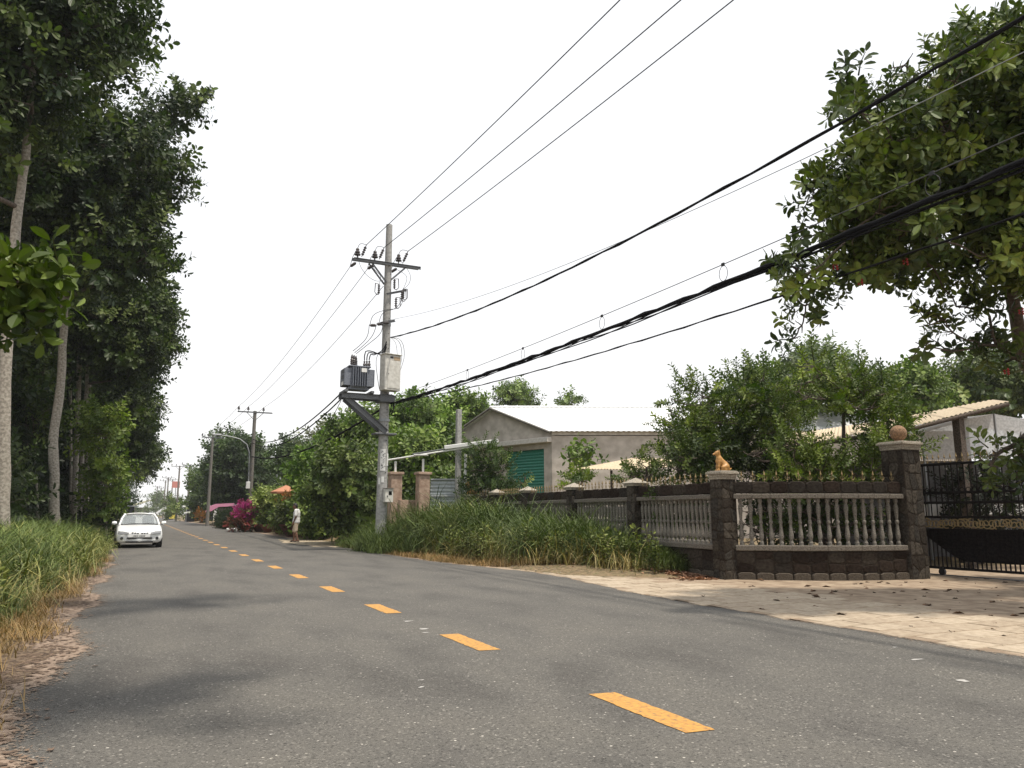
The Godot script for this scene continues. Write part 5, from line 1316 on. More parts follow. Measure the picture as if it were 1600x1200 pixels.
	tree("garden_tree", "feathery light green garden tree nearest the tan awning", "garden trees behind the stone fence", [[14.29,0.05,-17.03,0.08],[14.39,2.19,-17.03,0.06],[14.07,4.37,-16.58,0.03]], [[13.3,3.3,-17.5,0.26],[13.7,3,-17.9,0.48],[13,4.4,-15.7,0.44],[13.9,3.3,-15.5,0.24],[12.5,2.8,-16.6,0.32],[13.5,3.6,-16.6,0.47],[14.6,3,-16.8,0.29],[13.5,4,-17.9,0.22],[14.5,4.3,-17.8,0.45],[13.9,3.8,-16.9,0.54],[15,3.4,-17.5,0.59],[14.5,3.8,-16.1,0.23],[15,4,-17.1,0.36],[13.1,4.4,-16.8,0.22],[14,3.8,-16,0.59],[13.2,3,-15.9,0.4],[14.2,3.6,-17.6,0.43],[14.3,4.6,-17.2,0.35],[14.4,2.7,-17,0.23],[13.3,2.7,-17.7,0.21],[13.9,4.3,-16.7,0.4],[13.7,2.8,-15.7,0.26],[13,3.2,-16.8,0.36],[14.2,4.5,-17.6,0.42],[14.6,3.8,-17.7,0.37],[14.5,3.8,-17.1,0.59],[13.5,3.2,-17.2,0.49],[14.5,3.1,-16.5,0.23],[14.6,2.7,-17.2,0.29],[13.2,2.5,-17,0.28],[15,4.7,-17.4,0.43],[13.6,2.6,-16.8,0.21],[13.2,4.1,-17.2,0.22],[13.9,3,-16,0.36],[14.8,3.5,-16.7,0.47],[14.1,4.2,-15.9,0.44],[14,3.5,-17.9,0.37],[13.7,3.3,-16,0.38],[14.7,4.8,-17,0.32],[14.8,2.6,-17.9,0.25],[12.9,3.4,-16,0.52],[14.1,3.7,-15.6,0.23],[14,4.5,-16.4,0.44],[14.4,2.8,-16.6,0.2],[13.6,2.8,-17.1,0.47],[15.3,3,-17.5,0.22]], "fine", {"size": 1.0, "per": 75.0, "gap": -0.2, "limbs_from": 0.2, "sd": 371, "dark": Color(0.05, 0.085, 0.018), "light": Color(0.27, 0.33, 0.06), "bark": M.bark_dark})
	tree("garden_tree", "tall feathery garden tree behind the dog statue", "garden trees behind the stone fence", [[16.12,0.05,-16.99,0.08],[16.22,2.51,-16.99,0.06],[15.85,5.02,-16.44,0.03]], [[16.2,5.4,-17.4,0.3],[15.8,3.6,-15.9,0.65],[16.6,3.2,-18,0.56],[15.6,3,-17.5,0.24],[15.7,4,-16.4,0.57],[15.6,3.8,-16.9,0.5],[15.4,3.9,-15.5,0.66],[14.9,4.5,-16,0.4],[16.4,3.1,-17,0.44],[17.1,4,-17.7,0.59],[16.8,3,-16.7,0.35],[15.2,3.4,-16.8,0.25],[16.1,5.2,-17.6,0.24],[15.1,4.1,-16.6,0.33],[15.8,4.1,-15.8,0.45],[16.6,5.1,-16.2,0.23],[16.4,2.9,-17.7,0.39],[15,3.5,-16,0.61],[15.4,5.1,-15.9,0.24],[17,4.2,-16.7,0.34],[16.8,4.6,-16.6,0.44],[16.7,3.8,-16.3,0.33],[15.7,4.7,-15.8,0.45],[16.6,4.8,-16.3,0.34],[15.1,4.9,-15.6,0.25],[14.5,4.7,-15.5,0.41],[15.8,4.4,-17.5,0.24],[16.2,3.7,-17,0.39],[15.6,2.9,-16.2,0.62],[15.8,5.1,-16.2,0.23],[14.4,2.7,-16,0.23],[16,4.7,-16.2,0.59],[15.3,3,-16.8,0.4],[14.9,4.3,-15.6,0.56],[16.1,4.4,-15.7,0.3],[16.1,3.3,-17.6,0.56],[17.4,4.2,-17.2,0.52],[15.2,4.6,-16.6,0.43],[17,5.2,-17.2,0.28],[16.4,4.7,-17.6,0.44],[16.6,3.5,-17,0.52],[16.2,5.2,-17.2,0.41],[16.3,3.9,-17.6,0.62],[15.2,4.9,-16.3,0.42],[16.5,4.1,-17.2,0.41],[16.3,4.5,-17.2,0.49]], "fine", {"size": 1.0, "per": 70.0, "gap": -0.2, "limbs_from": 0.2, "sd": 372, "dark": Color(0.05, 0.085, 0.018), "light": Color(0.27, 0.33, 0.06), "bark": M.bark_dark})
	tree("garden_tree", "spreading garden tree above the bowed fence panel", "garden trees behind the stone fence", [[15.95,0.05,-13.98,0.08],[16.05,2.2,-13.98,0.06],[15.73,4.4,-13.52,0.03]], [[16,4.7,-13.4,0.38],[14.4,4.5,-13.4,0.46],[15.5,4.1,-13.3,0.36],[16.7,4.5,-13.5,0.28],[15.8,4.2,-13.8,0.25],[14.8,4.7,-13.3,0.43],[17.1,4.3,-13.8,0.41],[15.8,4.9,-14.5,0.46],[16.5,4.8,-13.6,0.31],[14.4,4.3,-13.7,0.27],[15.3,4.4,-13,0.49],[16,4.7,-13.9,0.35],[14.3,4.1,-13.3,0.25],[14.2,4.8,-13,0.4],[15.7,4.9,-13.8,0.27],[15.4,3.8,-12.5,0.25],[16.3,4.1,-13.4,0.4],[16.3,4.4,-13,0.23],[15.1,4.2,-13.7,0.39],[15.7,4.2,-12.9,0.39],[16.4,4.4,-13.3,0.22],[15.5,3.8,-12.9,0.29],[16.5,4.6,-14,0.51],[16,3.9,-12.8,0.28],[14.5,4.5,-13.7,0.22],[15.1,4.5,-14.2,0.3],[17,4.1,-13.5,0.38],[15.4,4.8,-14.6,0.24],[17.4,4.2,-13.9,0.3],[16.6,3.9,-13,0.22],[16,4.2,-12.6,0.36],[14.4,4,-12.9,0.25],[15.5,4.6,-13.9,0.37],[15,3.8,-12.6,0.25],[17.7,4.3,-13.9,0.33],[13.9,4,-13.1,0.22],[16.9,5,-13.9,0.19],[16.4,4.9,-13.8,0.22]], "fine", {"size": 1.0, "per": 72.0, "gap": -0.2, "limbs_from": 0.2, "sd": 373, "dark": Color(0.05, 0.085, 0.018), "light": Color(0.27, 0.33, 0.06), "bark": M.bark_dark})
	tree("garden_tree", "dense leafy bush spilling over the bowed fence panel", "garden trees behind the stone fence", [[14.46,0.05,-13.18,0.08],[14.56,1.36,-13.18,0.06],[14.36,2.72,-12.98,0.03]], [[14.7,2.2,-12.4,0.25],[13.1,2.4,-13,0.41],[13.7,2.4,-13.7,0.41],[14.9,2.2,-13.6,0.29],[13.5,2.1,-12.8,0.16],[15.3,2.3,-13.1,0.25],[12.9,2.7,-13.1,0.16],[14.9,2.5,-13.5,0.16],[13.5,2.5,-13.1,0.39],[14.1,2.2,-12.8,0.3],[13.8,2.3,-12.6,0.45],[15.1,2.2,-12.8,0.21],[14,3,-13.5,0.18],[13.6,2.3,-14,0.2],[14.1,2.4,-12.5,0.24],[15.7,2.6,-13.1,0.31],[15,2.3,-12.3,0.31],[14.2,2.5,-13.5,0.31],[15.5,2.7,-12.2,0.16],[15.2,2.6,-12.4,0.3],[13.8,2.2,-14,0.2],[14.4,2.4,-12.5,0.2],[13.8,2.6,-13.9,0.28],[14.6,2.4,-13.2,0.31],[13.9,2.5,-13.3,0.36],[14.4,2.2,-13.5,0.21],[13.6,2.1,-13.3,0.2],[15.4,2.6,-12.8,0.2],[13.9,2.9,-13.9,0.21],[14.9,2.5,-13,0.16],[16,2.3,-12.9,0.31],[14.1,2.4,-13.8,0.37],[13.4,2.8,-13,0.36],[15.6,2.6,-12.3,0.16],[13.6,2.1,-12.9,0.16],[14.6,2.5,-12.5,0.24],[15.3,2.6,-12.1,0.16],[16.2,2.4,-12.9,0.17],[13.1,2.9,-12.9,0.17],[15.3,2.3,-12.5,0.24],[14.2,3,-13.6,0.23],[15,2.2,-12.6,0.2],[14.9,2.4,-13.2,0.21],[13.9,2.3,-13.1,0.31],[14.4,2.6,-13.1,0.2],[15.3,2.8,-12,0.21]], "fine", {"size": 0.9, "per": 75.0, "gap": -0.2, "limbs_from": 0.2, "sd": 374, "dark": Color(0.05, 0.085, 0.018), "light": Color(0.27, 0.33, 0.06), "bark": M.bark_dark})
	tree("garden_tree", "dark shrubs beside the gate pillar behind the fence", "garden trees behind the stone fence", [[17.21,0.05,-13.65,0.08],[17.31,1.58,-13.65,0.06],[17.09,3.16,-13.38,0.03]], [[18.1,2.9,-13.7,0.18],[16.2,3.1,-12.9,0.5],[16.9,3,-13.4,0.4],[17.2,3.2,-13.3,0.34],[16.5,3.3,-12.7,0.32],[16.8,3,-13.8,0.22],[17,3.4,-13.4,0.39],[17.6,3,-13.4,0.34],[17.1,3.7,-13,0.19],[17.9,3.5,-13.4,0.24],[16.4,3.1,-13.2,0.46],[16.6,2.9,-13.7,0.18],[16.5,3.1,-13.5,0.28],[17.4,3.3,-13.9,0.48],[17.6,3.6,-13.7,0.32],[17.7,3.3,-14.1,0.37],[17.9,3.8,-13.5,0.22],[16.9,2.9,-12.5,0.17],[18.1,3.1,-13.5,0.22],[17,2.8,-13.8,0.32],[18,3,-13.5,0.17],[16.4,3.4,-13.2,0.21],[17,2.5,-13.8,0.32],[17.7,2.9,-14.2,0.34]], "fine", {"size": 1.0, "per": 72.0, "gap": -0.2, "limbs_from": 0.2, "sd": 375, "dark": Color(0.05, 0.085, 0.018), "light": Color(0.27, 0.33, 0.06), "bark": M.bark_dark})
	tree("garden_tree", "low shrub behind the fence below the tan awning", "garden trees behind the stone fence", [[13.29,0.05,-18.63,0.08],[13.39,1.34,-18.63,0.06],[13.2,2.68,-18.44,0.03]], [[13.5,2.6,-18.5,0.47],[12.5,2.5,-18.2,0.29],[12.8,2.3,-17.9,0.36],[13.4,2.3,-19.3,0.3],[13,2.5,-17.8,0.3],[13.4,2.5,-18.9,0.29],[13.3,2.5,-18.3,0.3],[13.6,2.3,-19.1,0.26],[13.2,2.8,-18,0.24],[13,2.9,-18,0.18],[13.6,2.3,-18.6,0.17],[13.5,2.4,-18.1,0.21],[12.6,2.4,-18.4,0.39],[13.2,2.8,-18.7,0.2],[12.6,2.9,-18,0.16],[12.9,2.3,-18.9,0.32],[13.1,2.7,-17.7,0.19],[13.4,2.8,-18.1,0.18]], "fine", {"size": 1.0, "per": 70.0, "gap": -0.2, "limbs_from": 0.2, "sd": 376, "dark": Color(0.05, 0.085, 0.018), "light": Color(0.279, 0.310, 0.074), "bark": M.bark_dark})
	tree("garden_tree", "thick green trailing bush hanging between the fence balusters", "garden trees behind the stone fence", [[14.36,0.05,-13.28,0.08],[14.46,0.7,-13.28,0.06],[14.36,1.39,-13.28,0.03]], [[15.3,0.9,-13.6,0.28],[12.7,0.7,-13.9,0.31],[15.8,1.6,-13.2,0.18],[13,0.6,-14.2,0.14],[15.7,0.8,-13.1,0.2],[13.3,1,-13.6,0.36],[14.6,1.1,-12.6,0.31],[14.1,0.8,-14.1,0.38],[14.6,1.6,-13.4,0.29],[15.3,1.4,-12.9,0.32],[14,1.3,-14,0.31],[13.5,0.8,-13.3,0.31],[14,1.2,-13,0.38],[14.1,1.7,-13.1,0.14],[14.9,1.4,-13,0.33],[14.7,0.6,-13.5,0.14],[12.9,1.1,-13.9,0.33],[14.4,1.5,-12.8,0.39],[13.4,1.2,-14.3,0.26],[14.2,0.7,-12.8,0.18],[13.9,1.6,-13.9,0.27],[13.2,1,-14.1,0.26],[13.7,1.4,-13.1,0.32],[15,1.1,-13.6,0.35],[14.4,0.8,-13.2,0.36],[13,0.9,-13.5,0.31],[14.8,0.9,-13.8,0.41],[15,1.7,-13.2,0.22],[16,0.9,-12.9,0.23],[14.4,1.4,-14,0.26],[13.3,1.4,-13.3,0.32],[13.7,0.8,-13.8,0.32],[15.9,1.3,-12.7,0.18],[13,1.4,-13.5,0.32]], "fine", {"size": 0.9, "per": 55.0, "gap": -0.2, "limbs_from": 0.2, "sd": 377, "dark": Color(0.027, 0.047, 0.013), "light": Color(0.139, 0.186, 0.044), "bark": M.bark_dark})
	tree("garden_tree", "dark bush behind the balusters next to the dog statue pillar", "garden trees behind the stone fence", [[12.85,0.05,-16.32,0.08],[12.95,0.62,-16.32,0.06],[12.86,1.23,-16.34,0.03]], [[12.1,0.6,-16,0.17],[13,0.8,-16.7,0.33],[12.9,0.8,-15.8,0.38],[13.1,1.1,-16,0.33],[12.8,0.8,-17.1,0.2],[13,0.6,-16.9,0.21],[12.7,1.1,-16.3,0.41],[13,1.2,-16.3,0.41],[12.4,0.8,-16.3,0.24],[12.5,0.9,-16.6,0.21],[13.2,0.9,-16.2,0.29],[13.6,0.6,-16.4,0.22],[14,1.4,-16.8,0.17],[12.1,0.9,-15.8,0.45]], "fine", {"size": 1.0, "per": 50.0, "gap": -0.2, "limbs_from": 0.2, "sd": 378, "dark": Color(0.027, 0.047, 0.013), "light": Color(0.124, 0.171, 0.044), "bark": M.bark_dark})
	tree("garden_tree", "shrub with slender leaves growing before the workshop shutter", "garden trees behind the stone fence", [[12.51,0.05,-28.01,0.08],[12.61,1.96,-28.01,0.06],[12.33,3.91,-27.63,0.03]], [[12.7,3.3,-28.1,0.42],[12.4,3.3,-27.6,0.59],[11.6,3,-27.7,0.24],[12.6,3,-27.1,0.46],[12.4,2.2,-28,0.4],[13,2.7,-27.8,0.45],[12.4,2.2,-27.2,0.58],[11.9,3.8,-27.3,0.24],[13.4,2.4,-28.2,0.29],[12.8,2.3,-27.4,0.35],[13,2,-28.4,0.26],[12.2,3.4,-28.5,0.54],[12.7,2.2,-27.9,0.43],[12.7,2.6,-28.5,0.43],[11.9,3.9,-27.5,0.24],[11.9,3.6,-28.6,0.19],[12.1,2.1,-27.6,0.22],[12.5,3.5,-27.3,0.25],[12.3,2.5,-28.3,0.54],[13.2,2.4,-28,0.29],[12.1,2.5,-27.8,0.58],[11.9,3.1,-28,0.5],[11.9,3.5,-28.3,0.29],[12.2,3.8,-28.2,0.31],[12,3.8,-27.7,0.38],[13,2.2,-27.8,0.28]], "fine", {"size": 1.0, "per": 75.0, "gap": -0.2, "limbs_from": 0.2, "sd": 379, "dark": Color(0.027, 0.054, 0.015), "light": Color(0.155, 0.217, 0.059), "bark": M.bark_dark})
	tree("garden_tree", "small bright shrub beside the green shutter", "garden trees behind the stone fence", [[13.3,0.05,-26.51,0.08],[13.4,1.37,-26.51,0.06],[13.21,2.74,-26.3,0.03]], [[12.8,2.5,-25.8,0.14],[13.3,2.2,-26.5,0.14],[13.2,2.2,-27.1,0.11],[12.9,2.2,-26.2,0.24],[13.2,2.1,-26.4,0.13],[13.3,2.3,-26.4,0.22],[13.4,2.5,-26.8,0.14],[13.2,2.5,-26.4,0.15]], "fine", {"size": 1.0, "per": 80.0, "gap": -0.2, "limbs_from": 0.2, "sd": 380, "dark": Color(0.05, 0.085, 0.018), "light": Color(0.310, 0.372, 0.103), "bark": M.bark_dark})
	tree("garden_tree", "low shrub at the fence before the workshop corner", "garden trees behind the stone fence", [[12.87,0.05,-21.93,0.08],[12.97,1.22,-21.93,0.06],[12.8,2.44,-21.78,0.03]], [[12.8,2.4,-21.7,0.38],[13,2.4,-21.9,0.24],[12.8,2.2,-21.9,0.13],[12.9,2.3,-22.2,0.17],[12.7,2.2,-21.6,0.16],[12.7,2.3,-21.3,0.24],[12.9,2.4,-21.5,0.19],[12.9,2.5,-22.1,0.16],[12.5,2.2,-21.5,0.15],[12.4,2.4,-21.4,0.22]], "fine", {"size": 1.0, "per": 80.0, "gap": -0.2, "limbs_from": 0.2, "sd": 381, "dark": Color(0.05, 0.085, 0.018), "light": Color(0.27, 0.33, 0.06), "bark": M.bark_dark})
	tree("background_tree", "big round pale green tree left of the workshop gable", "trees behind the workshop and pole", [[17.5,0.05,-51.77,0.2],[17.6,3.38,-51.77,0.06],[17.12,6.76,-50.97,0.03]], [[16,7.8,-48.7,1.27],[18,5.9,-51.1,1.78],[19.3,6.6,-52.2,1.13],[18.2,6.8,-47.7,0.85],[17.3,6,-48.5,2.29],[18.4,5.8,-49.8,1.02],[18.8,7.1,-53.8,2.29],[18.3,7.6,-51.7,2.32],[19,5.3,-53.2,0.92],[16.3,6.8,-52.1,1.63],[14.9,6.6,-48.7,1.04],[18.1,5.7,-53.1,1.24],[17.2,6.1,-54.2,1.65],[19.1,5.5,-50.4,0.88],[17.6,7.6,-48.6,1.24],[16,7.5,-47.7,1.11],[20.1,5.5,-53.3,0.87],[17.8,9,-53.8,0.78],[16.8,7.9,-50.2,1.23],[16.2,7.2,-50.8,1.23],[18.6,6.1,-48.6,0.78],[16.8,6,-53.1,0.95],[16.8,8.2,-53.9,0.87],[19.5,7,-51.2,0.99],[16.1,5.3,-47.9,0.88],[19.6,5.4,-52.1,0.79],[16.8,5.6,-51.2,1.04],[15.2,6.4,-50.7,0.79],[18.3,8.1,-50.1,1],[15.8,7.4,-49.9,1.18]], "broad", {"size": 1.15, "per": 70.0, "gap": -0.2, "limbs_from": 0.2, "sd": 391, "dark": Color(0.05, 0.085, 0.018), "light": Color(0.368, 0.517, 0.128), "bark": M.bark_dark})
	tree("background_tree", "green tree touching the workshop gable roof", "trees behind the workshop and pole", [[21.86,0.05,-53.61,0.2],[21.96,4.02,-53.61,0.06],[21.38,8.05,-52.61,0.03]], [[21.5,8.4,-51.6,0.75],[21.7,8.9,-52.9,1.07],[20.8,7.7,-51.4,1.06],[20.4,7.7,-50.6,0.76],[21.8,8.9,-54.7,1.4],[21,9,-51.9,0.68],[20,8.4,-49.9,1.01],[22.3,9.1,-53.6,0.91],[22.9,8.7,-55,0.91],[21.5,7.8,-53.6,0.87],[20.7,8.7,-51.1,0.95],[21.7,8.1,-52.7,0.85],[22.2,8.3,-55.5,0.96],[20.2,8.1,-51,0.71],[23.1,9.1,-54.3,0.72],[21.2,8.9,-54,0.82],[20.8,8.7,-50.3,0.73],[22.7,8.6,-54.2,0.88],[19.9,8.6,-50.7,0.73],[20.9,8.4,-53.1,0.68]], "broad", {"size": 1.15, "per": 70.0, "gap": -0.2, "limbs_from": 0.2, "sd": 392, "dark": Color(0.05, 0.085, 0.018), "light": Color(0.368, 0.492, 0.117), "bark": M.bark_dark})
	tree("background_tree", "small round tree top above the workshop ridge", "trees behind the workshop and pole", [[34.38,0.05,-70.65,0.2],[34.48,6.34,-70.65,0.06],[33.56,12.68,-68.95,0.03]], [[33.8,12.3,-68.6,0.69],[34.8,12.1,-67.8,0.66],[34.3,13.2,-70,0.88],[35.1,12.6,-70.5,0.76],[33.1,12.3,-67.4,0.99],[33.5,13.1,-71.5,0.86],[32.3,13.1,-67.7,0.69],[32.4,12.3,-68.3,0.9],[34.9,13.2,-69,0.74],[32.7,13,-69.1,0.75],[33,12.6,-70.3,0.86],[32.5,13.2,-68.3,0.67],[34.7,13.3,-70.7,0.87],[32.6,13,-67,1.02],[35.4,12.6,-69.4,0.84],[33.7,13.1,-68.5,0.88]], "broad", {"size": 1.2, "per": 70.0, "gap": -0.2, "limbs_from": 0.2, "sd": 393, "dark": Color(0.05, 0.085, 0.018), "light": Color(0.368, 0.468, 0.187), "bark": M.bark_dark})
	tree("background_tree", "tree tip peeping over the white workshop roof", "trees behind the workshop and pole", [[39.61,0.05,-68.13,0.2],[39.71,6.02,-68.13,0.06],[38.84,12.05,-66.53,0.03]], [[39.4,12.6,-68.2,0.52],[38.5,12.2,-65.2,0.61],[37.5,12.1,-65.9,0.46],[38.4,12.3,-67.4,0.53],[39.1,12.4,-66.3,0.56],[38.4,12.3,-68,0.46],[38.4,12.1,-65.7,0.5],[37.9,12,-65.1,0.48],[38.1,12.4,-65.8,0.47],[39.1,12.6,-68.6,0.61]], "broad", {"size": 1.2, "per": 64.0, "gap": -0.2, "limbs_from": 0.2, "sd": 394, "dark": Color(0.05, 0.085, 0.018), "light": Color(0.344, 0.443, 0.187), "bark": M.bark_dark})
	tree("roadside_bush", "dense dark bush right beside the transformer pole", "bushes and trees beyond the transformer pole", [[8.69,0.05,-35.2,0.08],[8.79,1.29,-35.2,0.06],[8.61,2.59,-35.02,0.03]], [[7.6,2.4,-33.6,0.48],[7.7,1.5,-33.6,0.56],[9.1,1.6,-33.1,0.5],[9.1,3.1,-34.2,0.63],[9.6,1.9,-36.3,0.59],[9.5,1.9,-35.1,0.4],[8.1,1.2,-33.9,0.51],[7.7,3.1,-33.9,0.56],[8.6,2.4,-33.5,0.71],[9.6,2.7,-36.1,0.49],[9.2,1.7,-33.7,0.49],[8.9,1.7,-35.9,1],[9.5,1.3,-36.8,0.61],[8.1,2.8,-36.3,0.57],[8.8,1.4,-34.7,0.99],[9.3,3.4,-36.2,1.03],[7.9,2.3,-36.9,0.4],[8.3,3,-34.8,1.01],[9.2,1.1,-37,0.42],[9.1,2,-34.2,0.56],[8,3.6,-33.6,0.41],[8.7,1.5,-37.1,0.92],[8.8,2.5,-36.4,1.03],[8.1,3.5,-35.8,0.59],[8.2,1.9,-35.1,0.82],[8.5,1.1,-36.5,0.6],[9.6,2.3,-35.3,0.45],[8.6,1.4,-33.4,0.79],[8.1,2.8,-33.7,0.79],[10,1.6,-36.1,0.39],[7.8,3.4,-34.2,0.43],[7.8,1.4,-35.4,0.39],[8.2,1.4,-36,0.65],[8.5,3.7,-36.9,0.44],[7.6,2.3,-34.4,0.65],[7.9,3.6,-34.6,0.5],[9.1,2.6,-33.9,0.56],[8.2,3.5,-32.9,0.61],[9.7,2.6,-36.7,0.6],[7.8,3.5,-35.3,0.41],[8.6,1.2,-34,0.53],[9.2,3.8,-35.8,0.4],[8.1,3.2,-36.6,0.46],[8.1,2.2,-36.1,0.71]], "broad", {"size": 0.85, "per": 85.0, "gap": -0.2, "limbs_from": 0.2, "sd": 395, "dark": Color(0.044, 0.070, 0.023), "light": Color(0.295, 0.368, 0.105), "bark": M.bark_dark})
	tree("background_tree", "tall leafy tree right behind the transformer platform", "trees behind the workshop and pole", [[12.46,0.05,-48.01,0.2],[12.56,2.71,-48.01,0.06],[12.17,5.41,-47.41,0.03]], [[12,5.4,-44,0.67],[11.7,4.6,-45.8,0.62],[12.7,6.5,-49.2,1.48],[12,6,-43.7,0.74],[12,5.3,-49.5,0.95],[11,5.4,-45.7,0.95],[13.1,5,-49,0.61],[11.4,5.7,-48.7,0.88],[11.6,5.2,-46.8,0.98],[11.8,6.7,-46.2,0.87],[12.3,5.9,-50.3,0.89],[10.7,5.7,-44.6,0.97],[13,6.5,-50.4,1.15],[13.1,5.1,-48.1,0.75],[13,5.4,-50.7,1.14],[12.5,5.7,-46.1,0.97],[11.7,5.9,-44.6,0.93],[12.7,6.2,-47.5,1.09],[13.4,6.1,-48.2,0.63],[11.8,6.5,-43,0.64],[10.7,4.6,-45.1,0.59],[12.3,5,-48.8,0.77],[12.7,7.2,-48.5,0.62],[12,4.9,-50.6,0.58],[13.7,7.5,-49.8,0.79],[11.3,5.8,-47.8,0.68],[10.6,6.2,-45.4,0.68],[12.5,5.7,-51.6,1.1],[12.6,4.6,-47.1,0.71],[12.6,5.8,-45.3,0.64],[11.6,5,-48.9,0.79],[14,6.9,-50.2,0.72],[11.7,6.4,-45.4,0.94],[12,5.4,-43.4,0.68]], "broad", {"size": 1.1, "per": 75.0, "gap": -0.2, "limbs_from": 0.2, "sd": 396, "dark": Color(0.05, 0.085, 0.018), "light": Color(0.344, 0.468, 0.117), "bark": M.bark_dark})
	tree("background_tree", "bright green young tree left of the transformer pole", "trees behind the workshop and pole", [[9.7,0.05,-47.09,0.08],[9.8,1.87,-47.09,0.06],[9.53,3.73,-46.74,0.03]], [[9.1,4.1,-46.7,0.53],[9.8,3.9,-48.5,0.7],[10,3.8,-47.7,0.5],[10.5,3.7,-46.9,0.49],[10.7,4.2,-48,0.43],[9.7,3.4,-48.1,0.52],[9.2,3.6,-44.7,0.81],[9.1,3.8,-47.8,0.7],[8.5,3.9,-45.3,0.66],[10.3,3.7,-46,0.63],[10.7,3.6,-48.2,0.55],[9.8,3.3,-47.5,0.53],[8.9,3.5,-46.7,0.55],[9.7,3.3,-48.8,0.44],[9.7,3.4,-46.7,0.92],[10.5,4.2,-47.2,0.47],[10.6,3.9,-47.5,0.5],[9.5,3.8,-45.7,0.85],[9.2,4.3,-47.5,0.49],[10.6,3.3,-47.6,0.5],[9.2,4,-48.9,0.65],[10,3.2,-45.8,0.59],[9.5,4.1,-48.1,0.48],[8.8,3.3,-46.1,0.44]], "broad", {"size": 1.0, "per": 75.0, "gap": -0.2, "limbs_from": 0.2, "sd": 397, "dark": Color(0.088, 0.157, 0.025), "light": Color(0.468, 0.665, 0.105), "bark": M.bark_dark})
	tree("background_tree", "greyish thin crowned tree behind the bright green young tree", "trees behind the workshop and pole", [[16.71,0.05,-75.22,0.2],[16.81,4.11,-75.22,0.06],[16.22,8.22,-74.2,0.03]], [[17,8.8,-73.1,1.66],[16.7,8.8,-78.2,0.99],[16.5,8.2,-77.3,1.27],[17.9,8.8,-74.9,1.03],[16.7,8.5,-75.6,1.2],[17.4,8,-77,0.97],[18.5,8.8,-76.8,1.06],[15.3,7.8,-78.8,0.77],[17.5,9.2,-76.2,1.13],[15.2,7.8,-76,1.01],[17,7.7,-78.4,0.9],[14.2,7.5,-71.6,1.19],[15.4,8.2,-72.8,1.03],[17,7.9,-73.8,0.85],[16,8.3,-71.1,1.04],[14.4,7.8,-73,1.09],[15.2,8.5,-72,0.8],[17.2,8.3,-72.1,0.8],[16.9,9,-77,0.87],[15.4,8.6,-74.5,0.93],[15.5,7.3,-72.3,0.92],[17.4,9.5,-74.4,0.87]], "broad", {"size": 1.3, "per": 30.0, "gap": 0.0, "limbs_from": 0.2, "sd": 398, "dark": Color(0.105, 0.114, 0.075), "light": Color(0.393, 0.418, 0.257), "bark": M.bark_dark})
	tree("background_tree", "dark round tree beyond the walking man", "trees behind the workshop and pole", [[15.18,0.05,-87.2,0.2],[15.28,3.54,-87.2,0.06],[14.78,7.08,-86.36,0.03]], [[15.2,7.8,-85.9,1.62],[14.2,7.4,-87.6,1.15],[15.6,7.9,-90,1.2],[14.6,6.7,-83.3,1.6],[15.8,7.7,-87.2,1.01],[13.8,8,-83.2,0.79],[14.6,7.9,-84.3,1.03],[15.3,6.7,-89.9,1.18],[13.7,6.7,-84.4,0.92],[14.4,6.3,-87.6,1.08],[14,6,-84.1,0.96],[15.4,7.2,-88.5,1.24],[13.8,5.9,-85.8,0.93],[14.8,8.2,-88,0.98],[14.9,7,-82,1.11],[16.5,7.6,-89.5,0.85],[15.4,5.9,-89.2,0.79],[15.6,6.6,-87.4,1.06],[15.7,8.2,-88.8,0.88],[14.6,6.7,-85,1.16]], "broad", {"size": 1.3, "per": 64.0, "gap": -0.2, "limbs_from": 0.2, "sd": 399, "dark": Color(0.031, 0.053, 0.019), "light": Color(0.148, 0.221, 0.070), "bark": M.bark_dark})
